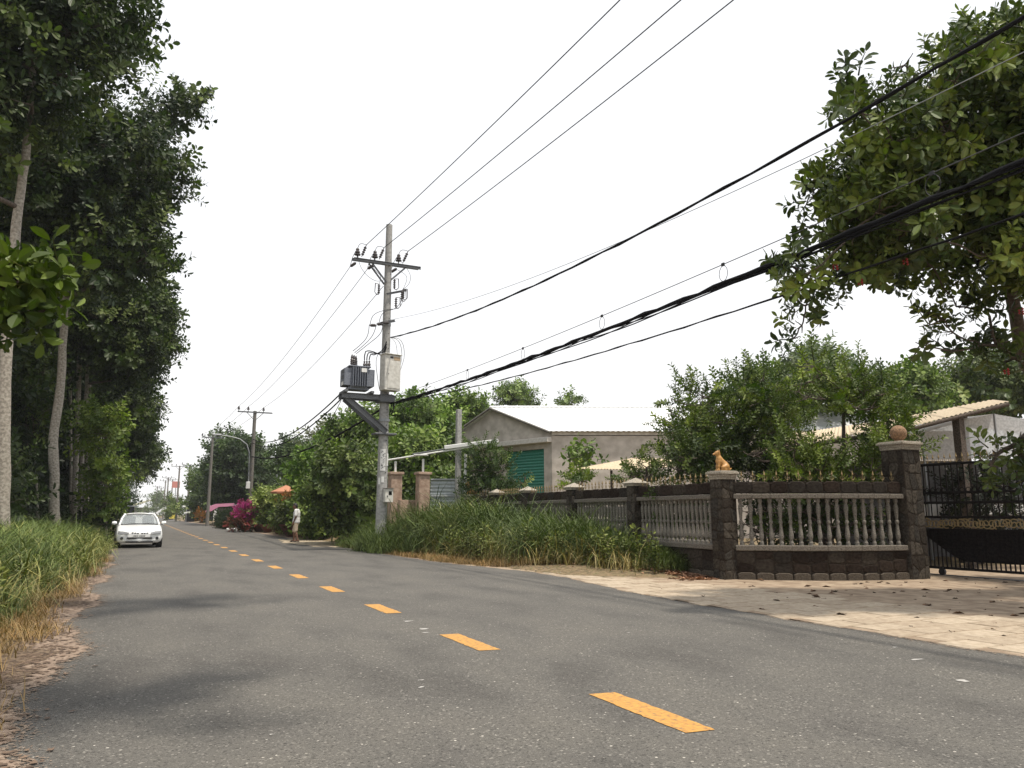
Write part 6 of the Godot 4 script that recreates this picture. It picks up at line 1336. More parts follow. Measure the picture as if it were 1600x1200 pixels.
	tree("background_tree", "very large dark tree behind the street lamp", "trees behind the workshop and pole", [[11.83,0.05,-104.57,0.35],[11.93,3.61,-104.57,0.06],[11.42,7.23,-103.71,0.03]], [[11.6,9.3,-105.1,2.14],[10.5,5.7,-105.9,2.65],[13.8,5.2,-102,1.16],[10.4,2.3,-107.8,1.08],[9.7,9.8,-105.1,2.36],[13.1,4.9,-107.6,2.93],[13.5,3.4,-98.4,1.41],[9.2,4.3,-99.9,2],[9.8,8.9,-97.9,1.37],[11.6,7,-102.5,2.89],[10.7,6.2,-100.5,1.85],[12.3,3.3,-101.8,2.31],[9.3,6.4,-99.8,1.4],[14.9,6.2,-108.4,1.18],[9.7,9.6,-100.4,1.56],[12.7,7.2,-99.8,2.47],[9.1,8.1,-103.1,1.89],[10.4,6.7,-97.9,2.09],[10.7,2.7,-106.2,1.25],[9.3,7.6,-107.2,1.7],[14.2,7.4,-107.9,1.54],[12.9,7.8,-105.2,1.95],[10.9,8.9,-99.6,1.64],[9.8,2.6,-111,1.17],[10.2,4.7,-108.2,2.29],[11.4,6.1,-109.9,2.68],[11.3,3.6,-109.7,2.18],[9.7,10.9,-107.7,1.25],[13.7,3,-103.9,1.58],[12.3,8.9,-108.2,2.9],[13.7,2.7,-105.9,1.12],[13.8,6.8,-101.9,1.33],[8.8,6.2,-103.6,1.29],[13.6,9,-106.1,1.22],[13.6,6.3,-106,2.12],[11.1,6.7,-107.6,1.9],[9.4,5.5,-102.1,2.02],[12.4,5.9,-97,1.71],[10.9,7.9,-110.6,1.96],[15,3.5,-108.1,1.09],[9.3,7.8,-101.5,1.68],[13.1,5.4,-100.1,1.82],[12.9,3.1,-110,1.49],[11.5,8.6,-97.3,1.54],[14.2,4.5,-103.1,1.62],[14.3,8.7,-107.7,1.54],[12.4,8.8,-101.9,1.59],[14.8,5.9,-107.4,1.24],[10,7.7,-105.6,1.64],[9.4,4.9,-110.9,1.26]], "broad", {"size": 1.5, "per": 64.0, "gap": -0.2, "limbs_from": 0.2, "sd": 400, "dark": Color(0.029, 0.049, 0.019), "light": Color(0.148, 0.221, 0.070), "bark": M.bark_dark})
	tree("background_tree", "rounded dark tree left of the very large dark tree", "trees behind the workshop and pole", [[9.04,0.05,-126.17,0.3],[9.14,2.72,-126.17,0.06],[8.76,5.45,-125.59,0.03]], [[9.5,6.4,-129.5,1.29],[8.8,2.9,-123.1,1.44],[8.9,3.2,-129.8,1.55],[8.8,7.5,-129.3,1.08],[9.5,4.9,-128.6,1.16],[8.5,6.5,-126.2,1.47],[8.1,4.3,-121.7,1.09],[9,3.6,-128.4,1.96],[9.1,4.2,-122.6,1.38],[8.8,5.9,-121.3,1.36],[8.5,6.3,-122.8,1.66],[9.1,3.9,-124,1.64],[8.6,4.9,-126.4,1.17],[8.1,6.4,-124.9,1.2],[8.5,5.3,-124.9,1.08],[9.4,2.4,-125.1,1.09],[9.4,5.9,-127.1,1.43],[8.9,7.4,-123.5,1.02]], "broad", {"size": 1.7, "per": 60.0, "gap": -0.2, "limbs_from": 0.2, "sd": 401, "dark": Color(0.035, 0.060, 0.023), "light": Color(0.196, 0.271, 0.083), "bark": M.bark_dark})
	tree("roadside_bush", "thick bush between walking man and pole", "bushes and trees beyond the transformer pole", [[9.01,0.05,-42.92,0.08],[9.11,1.07,-42.92,0.06],[8.96,2.14,-42.81,0.03]], [[8.5,2.7,-41.1,0.39],[9.5,0.8,-43.5,0.45],[9,1.7,-44,0.98],[8.6,1.3,-41.2,0.93],[9.3,1.5,-42.8,0.51],[8.5,0.6,-42.4,0.39],[8.9,2.8,-44.7,0.41],[9.3,0.7,-43.8,0.41],[9.5,1.8,-44.5,0.68],[8.9,0.8,-41.1,0.48],[8.8,2.5,-41.7,0.54],[9.5,3.1,-44.6,0.42],[8.6,1.8,-43.2,0.54],[8.8,0.9,-44.1,0.39],[9.1,0.8,-44.9,0.84],[9.1,2.3,-42.4,0.56],[8.5,2.8,-41.4,0.36],[8.9,2.5,-43.1,0.84],[8.5,1,-42.5,0.46],[8.1,2,-41.5,0.41],[9.1,0.6,-44.1,0.37],[9.3,2.8,-44,0.74],[8.6,0.8,-41.4,0.4],[9.3,2.8,-42.6,0.4],[8.5,1.5,-42.5,0.51],[9,0.6,-43.7,0.4],[8.3,2.2,-41.9,0.42],[8.7,1.8,-44.6,0.46],[8.9,2.4,-43.7,0.68],[9,0.9,-42.1,0.5]], "broad", {"size": 0.9, "per": 80.0, "gap": -0.2, "limbs_from": 0.2, "sd": 402, "dark": Color(0.044, 0.079, 0.023), "light": Color(0.295, 0.393, 0.094), "bark": M.bark_dark})
	tree("roadside_bush", "bush with small pale leaves behind the walking man", "bushes and trees beyond the transformer pole", [[9.04,0.05,-51.91,0.08],[9.14,0.94,-51.91,0.06],[9.01,1.88,-51.84,0.03]], [[9.7,1.4,-52.7,0.3],[8.6,1.1,-51,0.54],[9,0.7,-51.3,0.72],[9.3,1.1,-51.6,0.58],[8.9,1.2,-54.1,0.31],[8.7,0.9,-52.8,0.4],[9.3,0.9,-53.8,0.55],[8.7,0.4,-52.5,0.3],[9.5,1.4,-52.2,0.45],[9.1,0.7,-50.7,0.42],[9.1,1.3,-51.2,0.52],[8.6,0.9,-50.2,0.78],[8.6,1.3,-50.5,0.37],[8.8,1.5,-52.6,0.36],[8.9,0.7,-52.1,0.54],[9.4,0.5,-52.6,0.52],[9,1.3,-53.4,0.43],[8.7,1.1,-51.5,0.64],[9.9,1,-53.5,0.33],[9.2,1.2,-52.8,0.61],[9.8,0.5,-53,0.3],[9.8,1.1,-52.8,0.3],[9.5,0.7,-52.1,0.6],[9.2,1.4,-53.9,0.3]], "broad", {"size": 0.8, "per": 80.0, "gap": -0.2, "limbs_from": 0.2, "sd": 403, "dark": Color(0.061, 0.096, 0.027), "light": Color(0.344, 0.418, 0.117), "bark": M.bark_dark})
	tree("roadside_bush", "pale yellow green shrub beside the bougainvillea", "bushes and trees beyond the transformer pole", [[9.26,0.05,-63.62,0.08],[9.36,1.12,-63.62,0.06],[9.2,2.24,-63.5,0.03]], [[9.6,2,-65.8,0.75],[9.7,2.1,-63.7,0.59],[8.3,1.7,-61.3,0.47],[9,2.4,-62.5,0.75],[9,1.2,-65.3,0.48],[8.6,1.5,-64.3,0.38],[8.5,1.4,-63,0.4],[8.7,1.9,-62.3,0.64],[9.4,2.4,-64.4,0.53],[9.1,2.7,-60.7,0.41],[9.1,1.1,-64.3,0.48],[9.6,2.2,-62.2,0.38],[9.7,2.4,-62.6,0.36],[8.6,2.3,-62.8,0.42],[9.2,1.6,-63.9,0.7],[9,1.2,-63.4,0.49],[9.1,2.2,-61.7,0.84],[8.7,1.2,-62.2,0.55],[9.2,2.1,-60.9,0.67],[9.4,1.2,-63.6,0.39]], "broad", {"size": 0.9, "per": 80.0, "gap": -0.2, "limbs_from": 0.2, "sd": 404, "dark": Color(0.105, 0.150, 0.034), "light": Color(0.590, 0.665, 0.211), "bark": M.bark_dark})
	tree("roadside_bush", "scrubby green bush strip between far poles", "bushes and trees beyond the transformer pole", [[7.91,0.05,-152.59,0.08],[8.01,1.42,-152.59,0.06],[7.82,2.83,-152.42,0.03]], [[9.8,1.7,-146.8,1.4],[8.1,2.3,-155.7,0.63],[5.9,1.9,-155.3,0.98],[5.5,1.6,-151.5,0.75],[5.7,2.7,-152,1.36],[6.8,3.5,-157.8,0.86],[6.9,2.9,-164,1.44],[8.3,2.1,-157.3,1.48],[5.8,3,-158.6,1.3],[10.5,3.3,-162.1,0.71],[9.8,1.8,-155.5,1.78],[6.7,1.6,-164.1,0.99],[9.1,1.8,-160.8,1.23],[6.6,1.7,-152.7,0.95],[10.1,2.1,-150.4,0.73],[6.4,3.3,-153.6,1.05],[6,3.3,-165.5,1.38],[8.7,2.6,-155.4,0.68],[9.3,1.6,-150.6,1.3],[6,1.7,-146.9,0.95],[7,3,-162.2,0.95],[7.8,2.3,-143.2,0.7],[10.5,1.7,-163.3,1.53],[6.3,1.9,-159.9,1.4]], "broad", {"size": 1.4, "per": 30.0, "gap": -0.2, "limbs_from": 0.2, "sd": 405, "dark": Color(0.053, 0.088, 0.030), "light": Color(0.295, 0.344, 0.117), "bark": M.bark_dark})
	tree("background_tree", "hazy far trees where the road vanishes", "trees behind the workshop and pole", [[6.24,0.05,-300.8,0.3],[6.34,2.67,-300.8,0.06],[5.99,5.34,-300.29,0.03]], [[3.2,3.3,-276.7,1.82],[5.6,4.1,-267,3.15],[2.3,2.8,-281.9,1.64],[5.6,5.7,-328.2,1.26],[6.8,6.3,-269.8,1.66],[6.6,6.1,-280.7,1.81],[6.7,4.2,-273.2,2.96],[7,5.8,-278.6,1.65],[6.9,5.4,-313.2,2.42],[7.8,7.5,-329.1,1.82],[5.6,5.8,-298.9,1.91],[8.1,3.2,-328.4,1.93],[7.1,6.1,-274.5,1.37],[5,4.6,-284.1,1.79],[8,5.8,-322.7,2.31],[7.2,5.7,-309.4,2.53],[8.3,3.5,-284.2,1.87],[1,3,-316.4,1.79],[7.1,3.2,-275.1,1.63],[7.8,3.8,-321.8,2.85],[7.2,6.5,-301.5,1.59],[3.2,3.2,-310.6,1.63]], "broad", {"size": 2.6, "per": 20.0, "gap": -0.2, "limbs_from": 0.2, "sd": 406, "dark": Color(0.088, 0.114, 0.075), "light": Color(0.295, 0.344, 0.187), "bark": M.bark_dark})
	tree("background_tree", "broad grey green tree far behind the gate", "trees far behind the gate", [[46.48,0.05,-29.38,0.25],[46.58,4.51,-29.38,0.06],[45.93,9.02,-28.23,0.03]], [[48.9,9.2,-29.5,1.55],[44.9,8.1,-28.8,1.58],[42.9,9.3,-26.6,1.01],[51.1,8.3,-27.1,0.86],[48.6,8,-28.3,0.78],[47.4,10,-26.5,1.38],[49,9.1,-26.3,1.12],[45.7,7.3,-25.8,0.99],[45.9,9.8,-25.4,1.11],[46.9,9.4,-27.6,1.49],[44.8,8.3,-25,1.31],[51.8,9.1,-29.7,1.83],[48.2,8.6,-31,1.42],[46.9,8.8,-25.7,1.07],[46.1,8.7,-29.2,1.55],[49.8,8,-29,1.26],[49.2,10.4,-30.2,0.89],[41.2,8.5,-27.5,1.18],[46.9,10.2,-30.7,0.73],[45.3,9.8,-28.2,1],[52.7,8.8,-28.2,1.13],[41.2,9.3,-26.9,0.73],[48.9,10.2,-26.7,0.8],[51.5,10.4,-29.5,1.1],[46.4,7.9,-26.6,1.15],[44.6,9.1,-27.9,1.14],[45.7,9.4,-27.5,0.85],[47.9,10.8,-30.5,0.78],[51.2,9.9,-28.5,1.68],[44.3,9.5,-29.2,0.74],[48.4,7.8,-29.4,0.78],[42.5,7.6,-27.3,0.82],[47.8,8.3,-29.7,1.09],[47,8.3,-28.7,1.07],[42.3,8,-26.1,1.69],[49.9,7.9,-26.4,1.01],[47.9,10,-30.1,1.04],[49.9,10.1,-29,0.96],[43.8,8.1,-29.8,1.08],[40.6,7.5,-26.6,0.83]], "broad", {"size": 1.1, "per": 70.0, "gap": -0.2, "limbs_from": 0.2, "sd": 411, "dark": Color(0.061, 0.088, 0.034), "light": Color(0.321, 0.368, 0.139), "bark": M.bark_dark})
	tree("background_tree", "bright tree far behind the garden trees", "trees far behind the gate", [[38.93,0.05,-29.64,0.2],[39.03,4.08,-29.64,0.06],[38.44,8.17,-28.62,0.03]], [[36.1,7.4,-27.6,0.67],[36.1,7.3,-26.6,1.24],[39,8.5,-29.8,0.72],[40,8.7,-29.9,0.79],[37.5,7.7,-26.7,0.59],[40.8,9.1,-30.3,0.72],[37.7,7.9,-27.9,1.39],[39.1,7.9,-28.7,1.5],[40.8,7.5,-29.2,0.86],[36.2,8.2,-27,0.62],[37.9,8.3,-28.9,0.73],[38.6,8.9,-28.4,0.63],[39.9,8,-31.3,0.61],[38.5,7.4,-27.6,0.8],[37,7,-26.9,0.64],[39.9,7.6,-30.6,0.66],[41.1,7.8,-30.2,0.74],[37.2,7.2,-28,0.78],[38.1,6.9,-27.7,0.59],[40.3,8.9,-29.2,0.69],[42,8.2,-29.8,0.62],[39.3,7.8,-30.3,0.82],[37,8.2,-27,0.7],[39.6,8.9,-29,0.63],[41.6,9,-30.3,0.65],[36.6,8.1,-27.8,0.97]], "broad", {"size": 1.0, "per": 70.0, "gap": -0.2, "limbs_from": 0.2, "sd": 412, "dark": Color(0.05, 0.085, 0.018), "light": Color(0.418, 0.540, 0.139), "bark": M.bark_dark})
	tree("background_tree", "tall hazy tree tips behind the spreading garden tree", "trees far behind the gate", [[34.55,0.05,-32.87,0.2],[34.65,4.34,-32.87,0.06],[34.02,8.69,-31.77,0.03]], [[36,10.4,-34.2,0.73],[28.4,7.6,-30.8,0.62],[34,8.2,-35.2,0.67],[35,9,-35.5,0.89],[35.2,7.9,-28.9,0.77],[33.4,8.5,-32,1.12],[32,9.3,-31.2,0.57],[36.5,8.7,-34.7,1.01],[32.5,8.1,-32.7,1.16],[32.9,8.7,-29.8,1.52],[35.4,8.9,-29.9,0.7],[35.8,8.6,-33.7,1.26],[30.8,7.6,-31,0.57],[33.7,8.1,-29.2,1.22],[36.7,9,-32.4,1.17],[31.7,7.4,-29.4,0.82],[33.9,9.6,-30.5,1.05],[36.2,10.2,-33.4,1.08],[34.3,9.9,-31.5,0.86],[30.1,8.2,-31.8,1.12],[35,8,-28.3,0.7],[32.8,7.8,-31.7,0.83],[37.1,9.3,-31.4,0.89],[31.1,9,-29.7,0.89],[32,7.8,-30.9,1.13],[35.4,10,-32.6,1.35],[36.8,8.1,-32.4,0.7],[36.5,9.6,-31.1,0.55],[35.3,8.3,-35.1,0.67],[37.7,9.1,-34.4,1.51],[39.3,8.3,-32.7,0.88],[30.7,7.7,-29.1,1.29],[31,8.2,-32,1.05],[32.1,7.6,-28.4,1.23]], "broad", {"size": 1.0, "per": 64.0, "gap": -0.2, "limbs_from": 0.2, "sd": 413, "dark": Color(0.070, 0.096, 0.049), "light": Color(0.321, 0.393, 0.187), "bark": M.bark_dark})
	tree("background_tree", "leafy tree filling behind the pinkish gate posts", "trees behind the workshop and pole", [[13.25,0.05,-39.19,0.15],[13.35,2.06,-39.19,0.06],[13.06,4.11,-38.78,0.03]], [[12.1,2.9,-36.7,0.85],[13.5,2.2,-40.4,0.63],[11.5,3.9,-36.9,0.73],[12.4,4.5,-40.3,0.68],[14.1,3.3,-40.4,1.1],[12.7,4,-36.7,1.4],[13.2,3.4,-37.8,1.07],[13.2,3.7,-40.9,1.11],[14.3,3.5,-39.3,1.1],[13.6,4.1,-38.4,1.1],[14.1,3.3,-37.4,0.8],[13,2.4,-37.7,1.02],[13.8,5,-40.4,0.57],[14.6,2.5,-39.8,0.7],[13.1,4.7,-39.9,0.68],[12.6,2.4,-37,0.83],[12.3,3.8,-39.5,0.52],[13.9,2.7,-36.4,0.68],[14,4.9,-38.8,0.53],[14.4,4.5,-37.3,0.75],[14.1,3.8,-36.5,0.55],[13.4,2.3,-39.1,0.61],[11.7,3.3,-37.3,0.51],[11.7,3.8,-38,0.62],[14.9,4.2,-38.9,0.6],[14.8,4.9,-38.7,0.57],[14.6,3.9,-37.8,0.65],[12,4.5,-39,0.63],[13.1,2.4,-40,0.84],[15.4,3.7,-40.3,0.77],[13.7,2.3,-36.9,0.81],[14.8,3,-38.3,0.69],[12.6,4.5,-38.8,0.83],[13.1,3.3,-39.2,1]], "broad", {"size": 1.0, "per": 75.0, "gap": -0.2, "limbs_from": 0.2, "sd": 421, "dark": Color(0.044, 0.079, 0.019), "light": Color(0.295, 0.393, 0.094), "bark": M.bark_dark})
	tree("roadside_bush", "wide hedge of scrub closing the view behind the reeds", "bushes and trees beyond the transformer pole", [[13,0.05,-36.5,0.08],[13.1,1.19,-36.5,0.06],[12.93,2.38,-36.35,0.03]], [[13.6,2.4,-37.1,0.94],[12.8,1.8,-37.4,0.73],[15,2.2,-36.6,0.37],[12.8,2.7,-38,0.5],[12,2,-35.5,1.05],[11,1.3,-36.3,0.49],[11.9,2.6,-38.4,0.51],[11.4,2,-36.8,0.55],[12.7,2.3,-34.4,0.97],[11.6,2.3,-34.8,0.55],[11.3,1.4,-37.5,0.49],[11.9,1.8,-39,0.52],[13.4,1.9,-36.2,0.97],[14.4,2.1,-36.8,0.92],[13.5,1.5,-37.3,0.47],[14.2,2.3,-35.5,0.43],[13.4,1.9,-34.7,1.02],[14.1,1.8,-35.8,0.5],[12.2,1.2,-38.4,0.4],[11,1.9,-36.6,0.4],[11.9,2.1,-37.4,0.79],[13.8,1.9,-38.2,0.67],[13.1,1.6,-37.9,0.75],[12,2.6,-37.9,0.59],[11.5,1.5,-39.2,0.36],[14.3,2.7,-37.9,0.44],[13.3,2.9,-37.8,0.36],[10.9,1.6,-36.6,0.38],[13.2,2.7,-36.6,0.38],[11.6,1.5,-36.6,0.48],[12.2,2,-38.1,0.72],[12.5,1.5,-36.2,0.53],[14.1,1.5,-36.4,0.47],[11.8,2.6,-37.1,0.43]], "broad", {"size": 1.0, "per": 75.0, "gap": -0.2, "limbs_from": 0.2, "sd": 422, "dark": Color(0.035, 0.061, 0.017), "light": Color(0.246, 0.321, 0.083), "bark": M.bark_dark})
	tree("roadside_bush", "tall bush closing the gap left of the bush by the pole", "bushes and trees beyond the transformer pole", [[14.69,0.05,-80.69,0.08],[14.79,1.73,-80.69,0.06],[14.54,3.46,-80.4,0.03]], [[13.8,2.5,-81.5,1.49],[15.2,2.6,-80.4,1.28],[15.8,3.8,-77.7,0.64],[15.4,3.9,-76.9,0.89],[14.4,1.3,-78.6,1.81],[13.7,3.1,-83.6,0.79],[13.5,2.5,-77.8,1.86],[16,2.2,-78.1,0.79],[14.4,4.8,-77.7,0.64],[16.4,3,-81.2,0.88],[15.6,2,-81.5,1.24],[14.7,3.8,-78.5,1.5],[14.9,3.3,-81.5,1.17],[16.3,1.7,-80,0.89],[13.7,2.3,-80,1.48],[15.2,3.4,-75.6,0.81],[14.5,1.1,-81.8,1.75],[15.5,0.4,-83.8,1.01],[12.8,0.9,-77.5,0.79],[15.9,3.2,-83,1.29],[15,4.6,-77,0.64],[14.6,4.5,-82,0.84],[14.4,3.1,-84.3,1.25],[14.4,3.5,-76.6,1.36],[16.2,1.9,-83.7,1.6],[15.2,4.4,-75.7,0.73],[14.2,1.1,-83.7,1.9],[13.3,4.4,-79.6,0.94],[13.3,1.7,-83,0.83],[15.6,4.6,-81.4,0.85],[15.8,4.8,-78,0.65],[13.5,4.5,-78.7,0.66],[16.2,0.7,-82.1,1.51],[16.1,3.1,-77.9,0.62],[16,4.7,-79.3,0.84],[14.7,1.4,-85.2,1.24]], "broad", {"size": 1.0, "per": 75.0, "gap": -0.2, "limbs_from": 0.2, "sd": 423, "dark": Color(0.035, 0.064, 0.019), "light": Color(0.221, 0.295, 0.083), "bark": M.bark_dark})
	tree("background_tree", "broad green tree between the dark round tree and the bracket", "trees behind the workshop and pole", [[14.23,0.05,-62.91,0.2],[14.33,2.92,-62.91,0.06],[13.92,5.83,-62.25,0.03]], [[14.5,5.9,-65.8,1.66],[12.4,5.2,-58.6,0.95],[14.7,4.5,-64.1,0.86],[14.5,5.4,-61.1,1.04],[15.1,6.9,-65.2,1.31],[14.8,6.5,-63.4,1.54],[15.4,4.7,-65.1,0.79],[14.9,6.6,-62.2,0.9],[13.5,6.3,-64.4,0.83],[15.8,5.5,-64.6,0.91],[15.6,6,-65.4,1.03],[13,5.8,-61.5,1.07],[14.3,4.9,-62.6,1.03],[15.9,5,-65.4,0.86],[15.4,5.4,-63.5,0.79],[15.7,6,-63.3,0.69],[13.4,6.1,-62.3,1.06],[14.2,4.3,-61.3,0.78],[13.7,6.3,-66.5,0.75],[12.8,5.1,-59.9,1.1],[14.3,5.2,-59.9,0.94],[13.3,6.4,-63.1,0.74],[13.4,4.4,-58.9,0.88],[14.5,4.5,-60.6,0.71],[14.7,4.7,-61.8,1.04],[13,6.2,-59,0.82],[13.6,4.8,-64.6,0.84],[13.4,4.3,-60,1.16],[14.9,5.6,-62.3,0.92],[14.2,6.4,-58.9,0.94]], "broad", {"size": 1.1, "per": 70.0, "gap": -0.2, "limbs_from": 0.2, "sd": 424, "dark": Color(0.044, 0.079, 0.019), "light": Color(0.295, 0.418, 0.105), "bark": M.bark_dark})
	tree("bougainvillea", "magenta bougainvillea in full bloom at the second utility pole", "flowering shrubs down the road", [[7.48,0.05,-62.79,0.08],[7.58,0.87,-62.79,0.06],[7.46,1.74,-62.75,0.03]], [[7.2,1.6,-61.9,0.65],[7.8,1.2,-62.6,0.34],[7.5,1.9,-62.1,0.33],[7.6,1.6,-63.8,0.45],[7.2,1.7,-62.9,0.37],[8,1.3,-62.3,0.33],[8.2,1.4,-63.4,0.24],[7.8,1.1,-63.5,0.3],[6.9,1.5,-63.1,0.26],[7.8,1.7,-63.1,0.34],[7.5,1.8,-63.2,0.39],[8.1,1.5,-63.2,0.28],[7.8,1.1,-63.1,0.34],[7,1.3,-63.5,0.36],[7.4,1.7,-62.4,0.44],[8.1,1.2,-63.2,0.27],[7.5,1.3,-63.2,0.47],[7.2,1.2,-63.1,0.33],[7.8,1.4,-61.6,0.54],[7.3,1.9,-62.3,0.24]], "petal", {"size": 0.8, "per": 120.0, "gap": -0.2, "limbs_from": 0.2, "sd": 425, "dark": Color(0.4, 0.03, 0.22), "light": Color(0.78, 0.1, 0.45), "bark": M.bark_dark, "mat": M.petal, "category": "flowering shrub"})
	tree("bougainvillea", "red flowered shrub below the magenta bougainvillea", "flowering shrubs down the road", [[7.28,0.05,-62.32,0.08],[7.38,0.39,-62.32,0.06],[7.33,0.77,-62.43,0.03]], [[7.1,0.9,-61.9,0.31],[6.4,0.5,-63.8,0.2],[7.8,0.4,-60.9,0.29],[7.4,0.7,-63.9,0.49],[7.5,0.6,-61.2,0.38],[7.1,0.4,-63.3,0.36],[6.6,1,-62.1,0.3],[6.6,0.6,-64.5,0.31],[7.7,0.3,-62.1,0.26],[7.8,1,-61.8,0.29],[6.9,0.4,-62.7,0.3],[8.1,0.6,-63.6,0.57],[8,0.8,-62.1,0.45],[6.7,0.6,-63.3,0.41],[7.7,0.7,-62.5,0.52],[7,0.8,-63.8,0.39],[7.7,0.4,-62.8,0.5],[6.8,0.4,-61.9,0.21],[8.1,0.6,-62.7,0.51],[7.6,0.9,-63.2,0.25],[6.7,0.4,-61.3,0.24],[6.7,0.7,-62.7,0.54]], "petal", {"size": 0.8, "per": 70.0, "gap": -0.2, "limbs_from": 0.2, "sd": 426, "dark": Color(0.06, 0.07, 0.025), "light": Color(0.5, 0.1, 0.12), "bark": M.bark_dark, "mat": M.petal, "category": "flowering shrub"})
	tree("flowering_shrub", "orange flowered shrub under the orange parasol", "flowering shrubs down the road", [[9.47,0.05,-55.64,0.08],[9.57,1.18,-55.64,0.06],[9.41,2.36,-55.5,0.03]], [[10.2,2.5,-56.6,0.24],[9.6,2.1,-56.3,0.24],[9.5,2.4,-56.8,0.46],[9.6,2.6,-56.5,0.25],[9.6,2.5,-54.6,0.31],[8.7,2.2,-54.4,0.23],[9.3,2.4,-55.5,0.35],[10,2.3,-55.2,0.3],[9.3,2.1,-54.1,0.32],[9.3,2.2,-55.8,0.26],[9.1,2.1,-55.2,0.34],[9.1,2.3,-56.6,0.27],[9.6,2.3,-55.2,0.48],[9.4,2.4,-53.9,0.43],[9.9,2.4,-54.9,0.3],[10.1,2.2,-56.9,0.25]], "petal", {"size": 0.7, "per": 80.0, "gap": -0.2, "limbs_from": 0.2, "sd": 427, "dark": Color(0.08, 0.09, 0.02), "light": Color(0.55, 0.17, 0.04), "bark": M.bark_dark, "mat": M.petal, "category": "flowering shrub"})
	tree("flowering_shrub", "orange blossoming bush before the far white stall", "flowering shrubs down the road", [[8.23,0.05,-120.93,0.08],[8.33,0.54,-120.93,0.06],[8.27,1.08,-121.02,0.03]], [[7.7,1.2,-118.1,0.38],[8.2,1,-123.3,0.74],[8.3,1.4,-119.1,0.38],[8.2,1.3,-120,0.39],[8.3,1,-119.4,0.51],[8.3,1.3,-118.6,0.53],[7.8,1.2,-120.2,0.36],[8.5,0.9,-119,0.41],[7.9,1,-121.1,0.58],[8.5,0.9,-122.9,0.39],[8.1,1.3,-122.5,0.39],[8.9,0.7,-123.3,0.42]], "petal", {"size": 1.3, "per": 60.0, "gap": -0.2, "limbs_from": 0.2, "sd": 428, "dark": Color(0.2, 0.1, 0.02), "light": Color(0.6, 0.2, 0.03), "bark": M.bark_dark, "mat": M.petal, "category": "flowering shrub"})
	tree("garden_tree", "small papaya tree with a tuft of broad leaves before the workshop wall", "garden trees behind the stone fence", [[16.02,0.05,-26.89,0.06],[16.12,1.82,-26.89,0.06],[15.85,3.65,-26.55,0.03]], [[15.9,3.7,-26.6,0.45],[16,3.6,-27.3,0.33],[16,3.8,-27.1,0.27],[16.6,3.8,-27,0.2],[16,3.7,-26.1,0.27],[16.3,3.6,-26.4,0.25],[16.3,3.6,-27.2,0.33],[15.3,3.5,-26.3,0.2],[15.5,3.6,-26,0.39],[15.7,3.5,-26.9,0.38],[16.2,3.7,-26.7,0.23],[15.7,3.7,-26.3,0.33]], "large", {"size": 1.1, "per": 60.0, "gap": -0.2, "limbs_from": 0.2, "sd": 431, "dark": Color(0.06, 0.1, 0.02), "light": Color(0.28, 0.36, 0.1), "bark": M.bark_dark, "category": "tree"})
	tree("garden_tree", "deep shaded shrubbery behind the first balusters", "garden trees behind the stone fence", [[15.09,0.05,-14.56,0.08],[15.19,0.7,-14.56,0.06],[15.09,1.4,-14.56,0.03]], [[14.1,1.3,-15.1,0.59],[17,0.9,-14.1,0.39],[17.2,1.3,-13.7,0.37],[14.3,0.8,-14.4,0.2],[14.8,1.4,-14.7,0.47],[15.9,1.2,-14.6,0.46],[15.5,1,-15.2,0.52],[14,1.6,-14.1,0.21],[16.1,1,-14.1,0.32],[13.7,1.4,-15,0.26],[16.1,1.4,-15,0.55],[14.2,1,-14.6,0.29],[15.7,1,-14,0.38],[17.6,1.7,-14,0.3],[16.5,0.9,-13.6,0.24],[14.7,0.8,-14.3,0.2],[14.3,1.6,-15.6,0.21],[14.5,0.9,-15.6,0.33],[15.3,1.1,-14.8,0.38],[16.3,1,-13.8,0.32],[17.5,0.8,-14.4,0.26],[16.7,1.2,-14.4,0.58],[16.1,0.9,-14.6,0.35],[17.3,0.8,-14,0.31],[14,1.5,-14.6,0.39],[14.5,0.8,-14.5,0.23],[15.9,1.2,-13.5,0.48],[14.3,1.1,-15.5,0.36],[15.9,1.6,-14.4,0.32],[16.7,0.8,-13.7,0.25],[15,1.5,-13.9,0.4],[13.9,0.8,-14.4,0.23],[16.3,1.6,-14,0.32],[16.7,1.6,-14.6,0.29],[16.5,1.2,-13.3,0.51],[13.4,1.1,-14.7,0.22]], "fine", {"size": 1.0, "per": 70.0, "gap": -0.2, "limbs_from": 0.2, "sd": 432, "dark": Color(0.016, 0.026, 0.01), "light": Color(0.06, 0.08, 0.025), "bark": M.bark_dark})
